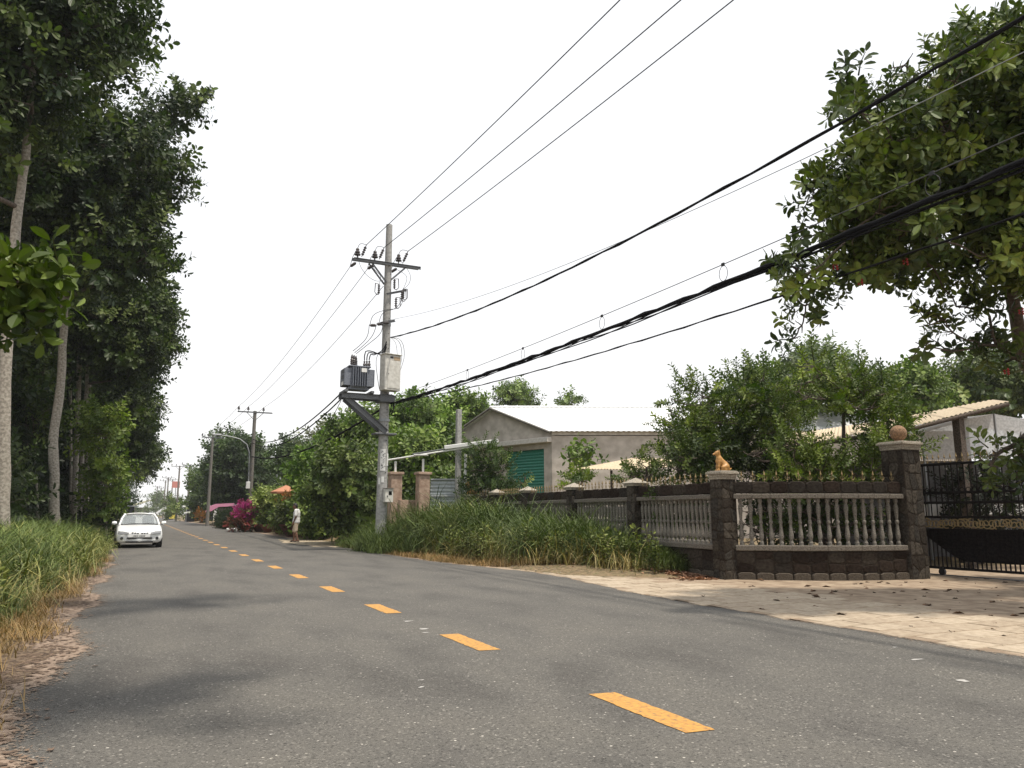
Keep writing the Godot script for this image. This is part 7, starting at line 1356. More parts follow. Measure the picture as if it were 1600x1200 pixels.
	tree("garden_tree", "shaded shrubbery behind the long fence beyond the dog statue", "garden trees behind the stone fence", [[13.91,0.05,-19.18,0.08],[14.01,0.7,-19.18,0.06],[13.91,1.41,-19.18,0.03]], [[15.2,1.2,-19.2,0.69],[12,1.2,-18.7,0.36],[15.6,0.8,-19.1,0.32],[14.7,1,-19.6,0.56],[15,1.2,-20.7,0.5],[12.7,0.9,-19.5,0.47],[13.3,0.8,-17.8,0.44],[13.5,1,-19.3,0.44],[12.9,0.9,-19.9,0.39],[14.5,1,-17.8,0.33],[16,0.9,-20,0.65],[13.1,0.9,-19.4,0.38],[13.9,1.2,-18.2,0.7],[13.1,1.2,-20.3,0.34],[15.1,0.8,-18.8,0.39],[14.9,1.5,-19.7,0.3],[13.6,1,-20.7,0.42],[12.6,0.8,-18.6,0.25],[16.3,1.2,-19.7,0.24],[12.8,0.9,-18,0.36],[14.2,0.7,-19.9,0.35],[16.7,0.6,-20.2,0.25],[15.2,1.5,-19.7,0.25],[12,1.1,-19.2,0.35],[14,1.2,-17.5,0.42],[15.6,0.8,-19.7,0.44],[13.1,1.3,-18.5,0.37],[13.4,1.3,-18.9,0.6],[12.7,1.1,-20.8,0.23],[15,0.9,-20.3,0.6],[13.9,1.4,-20.5,0.3],[13.4,0.7,-19,0.24],[15.8,1.1,-19.4,0.32],[13.3,0.8,-18.7,0.25]], "fine", {"size": 1.0, "per": 60.0, "gap": -0.2, "limbs_from": 0.2, "sd": 433, "dark": Color(0.016, 0.026, 0.01), "light": Color(0.07, 0.09, 0.03), "bark": M.bark_dark})
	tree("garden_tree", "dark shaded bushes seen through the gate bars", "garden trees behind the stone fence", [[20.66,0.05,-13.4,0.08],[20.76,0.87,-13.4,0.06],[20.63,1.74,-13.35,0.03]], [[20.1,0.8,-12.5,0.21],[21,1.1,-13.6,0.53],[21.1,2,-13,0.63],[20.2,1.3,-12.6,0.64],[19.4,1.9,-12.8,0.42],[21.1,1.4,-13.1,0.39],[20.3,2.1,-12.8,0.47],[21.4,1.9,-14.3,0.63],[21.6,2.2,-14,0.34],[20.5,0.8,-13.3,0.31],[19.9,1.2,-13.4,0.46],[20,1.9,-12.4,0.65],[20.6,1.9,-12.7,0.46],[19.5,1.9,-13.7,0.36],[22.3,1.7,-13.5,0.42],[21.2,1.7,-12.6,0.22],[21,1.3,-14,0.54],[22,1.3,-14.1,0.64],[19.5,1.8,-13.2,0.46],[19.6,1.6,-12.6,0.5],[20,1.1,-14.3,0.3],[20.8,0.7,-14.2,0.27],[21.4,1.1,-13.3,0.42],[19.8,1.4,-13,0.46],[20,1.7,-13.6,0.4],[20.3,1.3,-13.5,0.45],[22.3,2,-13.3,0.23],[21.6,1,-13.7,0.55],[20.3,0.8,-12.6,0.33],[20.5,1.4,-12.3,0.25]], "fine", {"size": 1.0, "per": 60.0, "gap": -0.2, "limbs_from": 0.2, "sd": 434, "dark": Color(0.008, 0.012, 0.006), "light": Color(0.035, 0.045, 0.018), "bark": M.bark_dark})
	tree("garden_tree", "dense low shrub between the dog statue and the tan awning", "garden trees behind the stone fence", [[13.08,0.05,-16.21,0.08],[13.18,1.36,-16.21,0.06],[12.98,2.71,-16.01,0.03]], [[13.1,2.5,-16.1,0.47],[12.7,2.5,-16.4,0.22],[13.7,2.9,-16.6,0.44],[13.1,2.5,-15.4,0.27],[13.4,3,-16.6,0.33],[13,2.9,-16.8,0.2],[13.6,2.4,-16.4,0.32],[13.6,2.5,-16.8,0.42],[12.5,2.5,-16.1,0.21],[12.4,2.6,-15.7,0.47],[13.2,2.9,-15.9,0.32],[12.7,2.8,-15.4,0.4],[12.8,2.4,-15.4,0.27],[13.1,2.9,-16.3,0.39],[13.1,2.7,-16.9,0.18],[12.8,2.9,-16,0.21],[12.8,2.3,-15.6,0.19],[13.9,3.2,-16.4,0.21],[13.4,3.1,-16.3,0.22],[12.9,2.9,-15.2,0.21],[12.3,2.7,-15.2,0.46],[12.9,2.7,-15.7,0.43],[13.1,2.9,-16.6,0.25],[12.7,3,-15.1,0.26],[12,2.4,-15.4,0.4],[13.4,2.8,-15.6,0.21]], "fine", {"size": 1.0, "per": 75.0, "gap": -0.2, "limbs_from": 0.2, "sd": 435, "dark": Color(0.03, 0.05, 0.014), "light": Color(0.17, 0.22, 0.05), "bark": M.bark_dark})
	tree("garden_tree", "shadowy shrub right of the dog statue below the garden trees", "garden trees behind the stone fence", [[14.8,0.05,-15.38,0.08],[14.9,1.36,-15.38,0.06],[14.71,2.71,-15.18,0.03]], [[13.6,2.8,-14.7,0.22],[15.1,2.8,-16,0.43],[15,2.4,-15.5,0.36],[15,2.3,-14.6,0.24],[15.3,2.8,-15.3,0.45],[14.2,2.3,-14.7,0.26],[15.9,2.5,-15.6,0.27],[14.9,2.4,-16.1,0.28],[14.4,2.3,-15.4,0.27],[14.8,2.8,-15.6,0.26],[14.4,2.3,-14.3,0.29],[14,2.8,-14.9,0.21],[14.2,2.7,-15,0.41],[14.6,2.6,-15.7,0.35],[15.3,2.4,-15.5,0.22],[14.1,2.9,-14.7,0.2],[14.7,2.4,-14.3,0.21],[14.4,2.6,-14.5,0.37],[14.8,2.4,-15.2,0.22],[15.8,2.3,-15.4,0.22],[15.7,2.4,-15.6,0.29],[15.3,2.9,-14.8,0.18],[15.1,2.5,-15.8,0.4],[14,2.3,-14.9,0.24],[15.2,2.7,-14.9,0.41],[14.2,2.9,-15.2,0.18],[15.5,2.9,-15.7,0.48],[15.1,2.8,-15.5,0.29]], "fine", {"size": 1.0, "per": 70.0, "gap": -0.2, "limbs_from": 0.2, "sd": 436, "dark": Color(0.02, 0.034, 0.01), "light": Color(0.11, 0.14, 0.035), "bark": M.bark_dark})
	tree("roadside_tree", "tall roadside tree standing beside the camera, overhanging the near road", "tall forest trees lining the road", [[-3.4,0.2,-5.2,0.24],[-3.2,4,-5.3,0.2],[-2.4,8.2,-5.6,0.14],[-1,10.2,-6.2,0.1]], [[2.1,12.2,-9.7,0.7],[2.8,12.6,-9.3,0.7],[3.5,12.8,-9.3,0.55],[4.1,13,-9.4,0.4],[1.6,9.6,-4.2,0.6],[2.1,10,-3.9,0.5],[1.8,9.8,-3.1,0.5]], "broad", {"sd": 341, "per": 60.0, "gap": -0.3, "limbs_from": 0.6, "dark": Color(0.02, 0.038, 0.014), "light": Color(0.16, 0.21, 0.055)})

# ---------------------------------------------------------------- power line
func insulator(g: Geo, p: Vector3, s := 1.0) -> void:
	var pr := [Vector2(0.02, 0.0), Vector2(0.02, 0.1), Vector2(0.1, 0.12), Vector2(0.1, 0.15), Vector2(0.05, 0.18), Vector2(0.085, 0.2), Vector2(0.08, 0.23), Vector2(0.045, 0.27), Vector2(0.06, 0.3), Vector2(0.04, 0.34), Vector2(0.0, 0.35)]
	for i in pr.size():
		pr[i] *= s
	g.lathe(pr, 10, Transform3D(Basis(), p))

func string_insulator(g: Geo, a: Vector3, b: Vector3) -> void:
	g.tube([a, b], [0.018, 0.018], 6)
	for k in 4:
		var c := a.lerp(b, 0.22 + 0.18 * k)
		var t := Transform3D(turned_to(b - a, 0.0, 1.0), c)
		g.lathe([Vector2(0.02, -0.035), Vector2(0.062, -0.02), Vector2(0.062, 0.0), Vector2(0.02, 0.035)], 9, t)

func cutout(g: Geo, p: Vector3, out: Vector3) -> void:
	# a fuse cut-out: ribbed body with an open loop beside it
	g.tube([p + Vector3(0, 0.2, 0), p - Vector3(0, 0.2, 0)], [0.03, 0.03], 6)
	for k in 4:
		g.lathe([Vector2(0.03, -0.025), Vector2(0.065, 0.0), Vector2(0.03, 0.025)], 8, Transform3D(Basis(), p + Vector3(0, 0.13 - 0.085 * k, 0)))
	g.tube([p + Vector3(0, 0.2, 0), p + out * 0.15 + Vector3(0, 0.22, 0), p + out * 0.17 + Vector3(0, -0.14, 0), p + out * 0.08 + Vector3(0, -0.24, 0), p - Vector3(0, 0.2, 0)], [0.018, 0.02, 0.015, 0.02, 0.018], 5)

func wire(called: String, label: String, a: Vector3, b: Vector3, sag: float, rad: float, m: Material, group := "", wobble := 0.0, n := 28) -> MeshInstance3D:
	var pts := []
	var rr := []
	for i in n + 1:
		var t := i / float(n)
		var p := a.lerp(b, t) - Vector3(0, sag * 4.0 * t * (1.0 - t), 0)
		if wobble > 0.0 and i > 0 and i < n:
			p += Vector3(0, sin(i * 2.1) * wobble + sin(i * 5.3) * wobble * 0.5, 0)
		pts.append(p - a)
		rr.append(rad * (1.0 + (0.25 * sin(i * 3.7) if wobble > 0.0 else 0.0)))
	var g := Geo.new()
	g.tube(pts, rr, 6)
	var o := part(called, g, m, self, a)
	tag(o, label, "cable" if called.contains("cable") else "wire", group)
	return o

func lead(parent: Node3D, pts: Array, rad := 0.012, m: Material = null) -> void:
	var c := Curve3D.new()
	for i in pts.size():
		var t: Vector3 = (pts[mini(i + 1, pts.size() - 1)] - pts[maxi(i - 1, 0)]) * 0.2
		c.add_point(pts[i], -t, t)
	var q := []
	var r := []
	var l := c.get_baked_length()
	for k in 17:
		q.append(c.sample_baked(l * k / 16.0))
		r.append(rad)
	var g := Geo.new()
	g.tube(q, r, 5)
	part("lead", g, m if m else M.cable, parent)

func channel(g: Geo, a: Vector3, b: Vector3, w: float, t: float, up := Vector3.UP) -> void:
	# a steel channel: web and two flanges
	var u := (b - a).normalized()
	var s := u.cross(up).normalized()
	var v := s.cross(u)
	var bas := Basis(u, v, s)
	var mid := (a + b) * 0.5
	var l := a.distance_to(b)
	g.box(mid, Vector3(l, w - 0.02, t * 0.25), bas)
	g.box(mid + v * (w * 0.5 - 0.006) + s * t * 0.3, Vector3(l, 0.014, t), bas)
	g.box(mid - v * (w * 0.5 - 0.006) + s * t * 0.3, Vector3(l, 0.014, t), bas)

func letters(parent: Node3D, text: String, h: float, m: Material, at: Vector3, turn := 0.0, called := "lettering", roll := 0.0) -> void:
	var tm := TextMesh.new()
	var f := SystemFont.new()
	f.font_names = PackedStringArray(["Droid Sans"])
	f.font_weight = 700
	tm.font = f
	tm.text = text
	tm.font_size = 32
	tm.pixel_size = h / 24.0
	tm.depth = 0.004
	var o := obj(called, tm, m, parent, at, turn)
	o.rotation.z = roll

func transformer_pole() -> void:
	var base := Vector3(8.3, 0.0, -28.6)
	var t := thing("transformer_pole", "round concrete utility pole carrying crossarms, fuses and a transformer bracket", "utility pole", base)
	var H := 12.8
	var g := Geo.new()
	g.lathe([Vector2(0.215, -0.2), Vector2(0.19, 3.5), Vector2(0.16, 8.0), Vector2(0.125, H), Vector2(0.0, H)], 20)
	part("shaft", g, M.concrete, t)
	g = Geo.new()
	for k in 16:
		g.tube([Vector3(0.05, 2.9 + 0.6 * k, 0.1), Vector3(0.06, 2.9 + 0.6 * k, 0.215 - 0.0065 * k)], [0.018, 0.018], 6)
	part("bolt_holes", g, M.black, t)
	# crossarms at the top
	for s in [-1.0, 1.0]:
		g = Geo.new()
		channel(g, Vector3(-1.42, 11.16 + 0.04 * s, -0.17 * s), Vector3(1.3, 11.16 + 0.04 * s, -0.17 * s), 0.11, 0.06)
		part("crossarm", g, M.steel, t)
		g = Geo.new()
		channel(g, Vector3(-0.75, 11.12, 0.15 * s), Vector3(-0.1, 10.35, 0.15 * s), 0.06, 0.03)
		part("crossarm_brace", g, M.steel, t)
		g = Geo.new()
		channel(g, Vector3(0.72, 11.12, 0.15 * s), Vector3(0.1, 10.5, 0.15 * s), 0.06, 0.03)
		part("crossarm_brace", g, M.steel, t)
	for x in [-1.25, -0.55, 0.42]:
		g = Geo.new()
		insulator(g, Vector3(x, 11.2, 0), 1.25)
		part("pin_insulator", g, M.porcelain, t)
		g = Geo.new()
		string_insulator(g, Vector3(x + 0.12, 11.24, 0.2), Vector3(x + 0.15, 11.55, 0.75))
		part("strain_insulator", g, M.porcelain, t)
		g = Geo.new()
		string_insulator(g, Vector3(x, 11.1, -0.2), Vector3(x - 0.12, 11.05, -0.65))
		part("strain_insulator", g, M.porcelain, t)
		lead(t, [Vector3(x + 0.15, 11.55, 0.75), Vector3(x + 0.02, 11.72, 0.3), Vector3(x, 11.63, 0), Vector3(x - 0.08, 11.4, -0.4), Vector3(x - 0.12, 11.05, -0.65)], 0.011, M.wire)
	# fuse cut-outs on a short arm below
	g = Geo.new()
	channel(g, Vector3(-0.1, 9.85, 0.24), Vector3(0.75, 10.15, 0.1), 0.08, 0.05)
	part("fuse_arm", g, M.steel, t)
	for q in [[-0.38, 10.05, 0.1, -1.0], [0.2, 10.3, 0.25, 1.0], [0.5, 9.85, 0.3, 1.0], [0.62, 9.98, 0.1, 1.0], [0.28, 9.55, 0.25, 1.0]]:
		g = Geo.new()
		cutout(g, Vector3(q[0], q[1], q[2]), Vector3(q[3], 0, 0.2))
		part("fuse_cutout", g, M.porcelain, t)
	g = Geo.new()
	channel(g, Vector3(-0.35, 8.62, 0.35), Vector3(0.3, 8.85, 0.1), 0.1, 0.06)
	part("lower_arm", g, M.steel, t)
	for x in [-0.62, -0.35, -0.1]:
		g = Geo.new()
		string_insulator(g, Vector3(x + 0.12, 8.6 + (x + 0.4) * 0.3, 0.3), Vector3(x - 0.16, 8.56 + (x + 0.4) * 0.3, 0.34))
		part("strain_insulator", g, M.porcelain, t)
	# thin leads swinging from the crossarm down to the fuses and the tank
	lead(t, [Vector3(-1.25, 11.45, 0), Vector3(-1.1, 10.8, 0.1), Vector3(-0.6, 10.35, 0.2), Vector3(-0.15, 10.45, 0.2)], 0.009, M.wire)
	lead(t, [Vector3(-0.55, 11.45, 0), Vector3(-0.62, 10.9, 0.1), Vector3(-0.35, 10.55, 0.2), Vector3(-0.38, 10.25, 0.1)], 0.009, M.wire)
	lead(t, [Vector3(0.42, 11.45, 0), Vector3(0.85, 10.85, 0.15), Vector3(0.82, 10.4, 0.15), Vector3(0.62, 10.2, 0.1)], 0.009, M.wire)
	lead(t, [Vector3(0.35, 10.95, 0.1), Vector3(0.7, 10.7, 0.2), Vector3(0.62, 10.3, 0.3), Vector3(0.5, 10.05, 0.3)], 0.009, M.wire)
	lead(t, [Vector3(0.62, 9.75, 0.1), Vector3(0.4, 9.35, 0.25), Vector3(-0.1, 9.2, 0.3), Vector3(-0.6, 8.95, 0.3), Vector3(-0.75, 8.55, 0.34)], 0.011)
	lead(t, [Vector3(0.5, 9.65, 0.3), Vector3(0.25, 9.3, 0.3), Vector3(-0.2, 9.1, 0.3), Vector3(-0.36, 8.8, 0.3), Vector3(-0.4, 8.5, 0.34)], 0.011)
	lead(t, [Vector3(-0.78, 8.54, 0.34), Vector3(-0.85, 8.05, 0.35), Vector3(-1.1, 7.7, 0.3), Vector3(-1.36, 7.45, 0.25)], 0.012)
	lead(t, [Vector3(-0.5, 8.54, 0.34), Vector3(-0.65, 8.1, 0.35), Vector3(-0.95, 7.72, 0.3), Vector3(-1.28, 7.4, 0.2)], 0.012)
	lead(t, [Vector3(-0.25, 8.6, 0.34), Vector3(-0.35, 8.2, 0.35), Vector3(-0.8, 7.75, 0.3), Vector3(-1.2, 7.38, 0.15)], 0.012)
	for k in 3:
		var z := 0.1 + 0.08 * k
		lead(t, [Vector3(-0.86 + 0.07 * k, 7.15, z), Vector3(-0.84 + 0.08 * k, 7.5 - 0.06 * k, z + 0.05), Vector3(-0.55, 7.52 - 0.08 * k, z + 0.05), Vector3(-0.2, 7.4 + 0.1 * k, 0.26), Vector3(-0.05, 7.75 + 0.1 * k, 0.24)], 0.022)
	lead(t, [Vector3(0.14, 8.15, 0.15), Vector3(0.5, 8.05, 0.3), Vector3(0.66, 7.5, 0.3), Vector3(0.5, 6.9, 0.42), Vector3(0.42, 6.7, 0.42)], 0.013, M.galv)
	lead(t, [Vector3(0.14, 8.15, 0.15), Vector3(0.42, 8.0, 0.3), Vector3(0.56, 7.5, 0.3), Vector3(0.46, 6.95, 0.42), Vector3(0.42, 6.72, 0.42)], 0.013, M.galv)
	lead(t, [Vector3(0.14, 8.15, 0.15), Vector3(0.3, 7.9, 0.3), Vector3(0.35, 7.4, 0.4)], 0.011, M.galv)
	lead(t, [Vector3(-0.36, 7.45, 0.2), Vector3(-0.46, 7.1, 0.3), Vector3(-0.4, 6.5, 0.34), Vector3(-0.3, 6.05, 0.3)], 0.013, M.galv)
	lead(t, [Vector3(0.22, 5.9, 0.15), Vector3(0.3, 5.6, 0.24), Vector3(0.28, 5.25, 0.25), Vector3(0.22, 5.1, 0.22)], 0.03)
	lead(t, [Vector3(0.15, 5.9, 0.2), Vector3(0.2, 5.5, 0.26), Vector3(0.16, 5.15, 0.26), Vector3(0.24, 5.35, 0.24)], 0.016)
	# bracket that carries the tank
	for s in [-1.0, 1.0]:
		g = Geo.new()
		channel(g, Vector3(-1.72, 5.74, 0.26 * s), Vector3(0.35, 5.74, 0.26 * s), 0.2, 0.08)
		part("platform_beam", g, M.steel, t)
		g = Geo.new()
		channel(g, Vector3(-1.52, 5.66, 0.22 * s), Vector3(0.05, 4.42, 0.22 * s), 0.2, 0.08)
		part("platform_strut", g, M.steel, t)
		g = Geo.new()
		g.cbox(Vector3(-1.15 + 0.5 * s + 0.05, 5.89, 0), Vector3(0.12, 0.1, 0.95), 0.01)
		part("platform_bearer", g, M.steel, t)
	g = Geo.new()
	g.cbox(Vector3(0, 5.72, 0), Vector3(0.55, 0.3, 0.62), 0.02)
	part("pole_clamp", g, M.steel, t)
	g = Geo.new()
	g.cbox(Vector3(0.02, 4.36, 0), Vector3(0.85, 0.07, 0.56), 0.01)
	part("pole_clamp", g, M.steel, t)
	g = Geo.new()
	g.lathe([Vector2(0.215, 4.85), Vector2(0.215, 4.95)], 16)
	g.lathe([Vector2(0.16, 8.62), Vector2(0.175, 8.63), Vector2(0.175, 8.73), Vector2(0.16, 8.74)], 16)
	part("band", g, M.galv, t)
	# pasted paper notices, the print no longer readable
	var paper := plain(Color(0.62, 0.62, 0.6), 0.9)
	for q in [[-0.55, 0.5, 2.96, 3.78, 0.204], [0.55, 0.35, 3.15, 3.62, 0.204], [-0.5, 0.25, 2.52, 2.74, 0.207], [-1.15, 0.25, 2.45, 2.7, 0.207]]:
		g = Geo.new()
		var seg := 6
		for k in seg:
			var a0: float = PI * 0.5 - 0.28 - q[0] + (k / float(seg) - 0.5) * q[1] * 2.0
			var a1: float = a0 + q[1] * 2.0 / seg
			var e := []
			for w in [[a0, q[2]], [a1, q[2]], [a1, q[3]], [a0, q[3]]]:
				e.append(Vector3(cos(w[0]) * q[4], w[1], sin(w[0]) * q[4]))
			g.face(e, Vector3(cos(a0), 0, sin(a0)))
		part("paper_notice", g, paper, t)
	# faint strokes of black print on the large notice
	var ink := plain(Color(0.08, 0.08, 0.085), 0.9)
	var r := RandomNumberGenerator.new()
	r.seed = 9
	g = Geo.new()
	for k in 26:
		var an := PI * 0.5 - 0.28 + 0.55 + r.randf_range(-0.42, 0.3)
		var y := 3.05 + 0.026 * k
		var p := Vector3(cos(an) * 0.2065, y, sin(an) * 0.2065)
		var tang := Vector3(-sin(an), 0, cos(an))
		g.box(p, Vector3(r.randf_range(0.02, 0.08), r.randf_range(0.01, 0.03), 0.003), Basis(tang, Vector3.UP, tang.cross(Vector3.UP)))
	part("print_marks", g, ink, t)

	# the tank on the bracket
	var tk := thing("transformer", "blue grey ribbed transformer tank on the pole bracket", "transformer", base + Vector3(-1.12, 5.94, 0.05))
	M.tank = mottled(Color(0.135, 0.15, 0.185), Color(0.195, 0.21, 0.245), 1.5, 0.5, 91)
	g = Geo.new()
	g.cbox(Vector3(0.02, 0.5, 0), Vector3(0.66, 0.78, 0.6), 0.02)
	g.cbox(Vector3(0.02, 0.08, 0), Vector3(0.8, 0.1, 0.5), 0.02)
	part("tank", g, M.tank, tk)
	g = Geo.new()
	g.cbox(Vector3(0.02, 0.91, 0), Vector3(0.84, 0.05, 0.78), 0.01)
	part("lid", g, M.tank, tk)
	for k in 7:
		g = Geo.new()
		g.cbox(Vector3(-0.24 + 0.088 * k, 0.5, 0.37), Vector3(0.03, 0.72, 0.16), 0.008)
		part("cooling_fin", g, M.tank, tk)
	for s in [-1.0, 1.0]:
		for k in 6:
			g = Geo.new()
			g.cbox(Vector3(0.02 + s * 0.44, 0.5, -0.3 + 0.12 * k), Vector3(0.26, 0.66, 0.035), 0.008)
			part("cooling_fin", g, M.tank, tk)
		g = Geo.new()
		g.cbox(Vector3(0.02 + s * 0.565, 0.5, 0), Vector3(0.02, 0.64, 0.68), 0.006)
		part("radiator_plate", g, M.tank, tk)
	for k in 3:
		g = Geo.new()
		g.box(Vector3(-0.56, 0.26 + 0.24 * k, 0.05), Vector3(0.012, 0.13, 0.3))
		part("name_plate", g, [M.white, M.steel, M.steel][k], tk)
		g = Geo.new()
		g.lathe([Vector2(0.045, 0.93), Vector2(0.05, 1.0), Vector2(0.075, 1.03), Vector2(0.05, 1.06), Vector2(0.075, 1.1), Vector2(0.05, 1.13), Vector2(0.07, 1.17), Vector2(0.045, 1.22), Vector2(0.055, 1.26), Vector2(0.025, 1.36), Vector2(0.0, 1.4)], 10, Transform3D(Basis(), Vector3(-0.26 + 0.1 * k, 0, 0.2 - 0.1 * k)))
		part("bushing", g, M.porcelain, tk)
		g = Geo.new()
		g.lathe([Vector2(0.04, 0.93), Vector2(0.045, 1.0), Vector2(0.06, 1.03), Vector2(0.03, 1.1), Vector2(0.04, 1.16), Vector2(0.0, 1.2)], 8, Transform3D(Basis(), Vector3(0.24 + 0.08 * k, 0, 0.12 + 0.06 * k)))
		part("bushing", g, M.porcelain, tk)
	g = Geo.new()
	g.box(Vector3(0.16, 0.76, 0.455), Vector3(0.2, 0.15, 0.006))
	part("name_plate", g, M.white, tk)

	# cabinet on the pole
	var cb := thing("switch_cabinet", "white steel switch cabinet strapped to the pole beside the transformer", "cabinet", base + Vector3(0.06, 5.98, 0.46), 0.22)
	M.cabinet = mottled(Color(0.48, 0.465, 0.42), Color(0.62, 0.605, 0.56), 1.2, 0.55, 92, 0.0, 0.01)
	g = Geo.new()
	g.cbox(Vector3(0, 0.69, 0), Vector3(0.68, 1.38, 0.42), 0.015)
	part("body", g, M.cabinet, cb)
	g = Geo.new()
	g.cbox(Vector3(0, 1.395, 0.02), Vector3(0.74, 0.035, 0.5), 0.01)
	part("roof", g, M.cabinet, cb)
	var dr: MeshInstance3D
	g = Geo.new()
	g.cbox(Vector3(0.04, 0.6, 0.217), Vector3(0.54, 1.05, 0.02), 0.006)
	dr = part("door", g, M.cabinet, cb)
	g = Geo.new()
	g.tube([Vector3(-0.19, 0.62, 0.222), Vector3(-0.19, 0.62, 0.244)], [0.015, 0.015], 8)
	part("lock", g, M.black, dr)
	g = Geo.new()
	g.box(Vector3(0.17, 1.24, 0.213), Vector3(0.28, 0.13, 0.012))
	part("notice_plate", g, plain(Color(0.42, 0.31, 0.2), 0.8), cb)
	g = Geo.new()
	g.box(Vector3(-0.06, 1.27, 0.214), Vector3(0.12, 0.07, 0.012))
	part("vent", g, M.black, cb)
	# meter box low on the shaft
	var mb := thing("meter_box", "small white meter box with a black window low on the pole", "meter box", base + Vector3(0.16, 1.78, 0.3), 0.1)
	g = Geo.new()
	g.cbox(Vector3(0, 0.25, 0), Vector3(0.32, 0.5, 0.2), 0.012)
	part("body", g, M.cabinet, mb)
	g = Geo.new()
	g.cbox(Vector3(0, 0.515, 0.015), Vector3(0.37, 0.025, 0.25), 0.006)
	part("roof", g, M.concrete_old, mb)
	g = Geo.new()
	g.cbox(Vector3(0.04, 0.34, 0.1), Vector3(0.13, 0.14, 0.02), 0.006)
	part("window", g, plain(Color(0.01, 0.01, 0.012), 0.15), mb)
	g = Geo.new()
	g.box(Vector3(-0.07, 0.22, 0.1), Vector3(0.035, 0.06, 0.02))
	part("latch", g, M.black, mb)

func plain_pole(label: String, x: float, d: float, h: float, arm := 2.3, sides := 10) -> void:
	var t := thing("utility_pole", label, "utility pole", Vector3(x, 0, -d), 0.0, "utility poles along the fence side of the road")
	var g := Geo.new()
	g.lathe([Vector2(0.19, -0.2), Vector2(0.13, h), Vector2(0, h)], sides)
	part("shaft", g, M.concrete_old, t)
	g = Geo.new()
	g.box(Vector3(0, h - 0.12, 0.12), Vector3(arm, 0.1, 0.08))
	part("crossarm", g, M.steel, t)
	for s in [-1.0, 1.0]:
		g = Geo.new()
		g.tube([Vector3(arm * 0.24 * s, h - 0.15, 0.13), Vector3(0.05 * s, h - 0.75, 0.13)], [0.025, 0.025], 5)
		part("brace", g, M.steel, t)
	for k in [-0.47, -0.2, 0.24]:
		g = Geo.new()
		insulator(g, Vector3(arm * k, h - 0.08, 0.12), 1.15)
		part("insulator", g, M.porcelain, t)

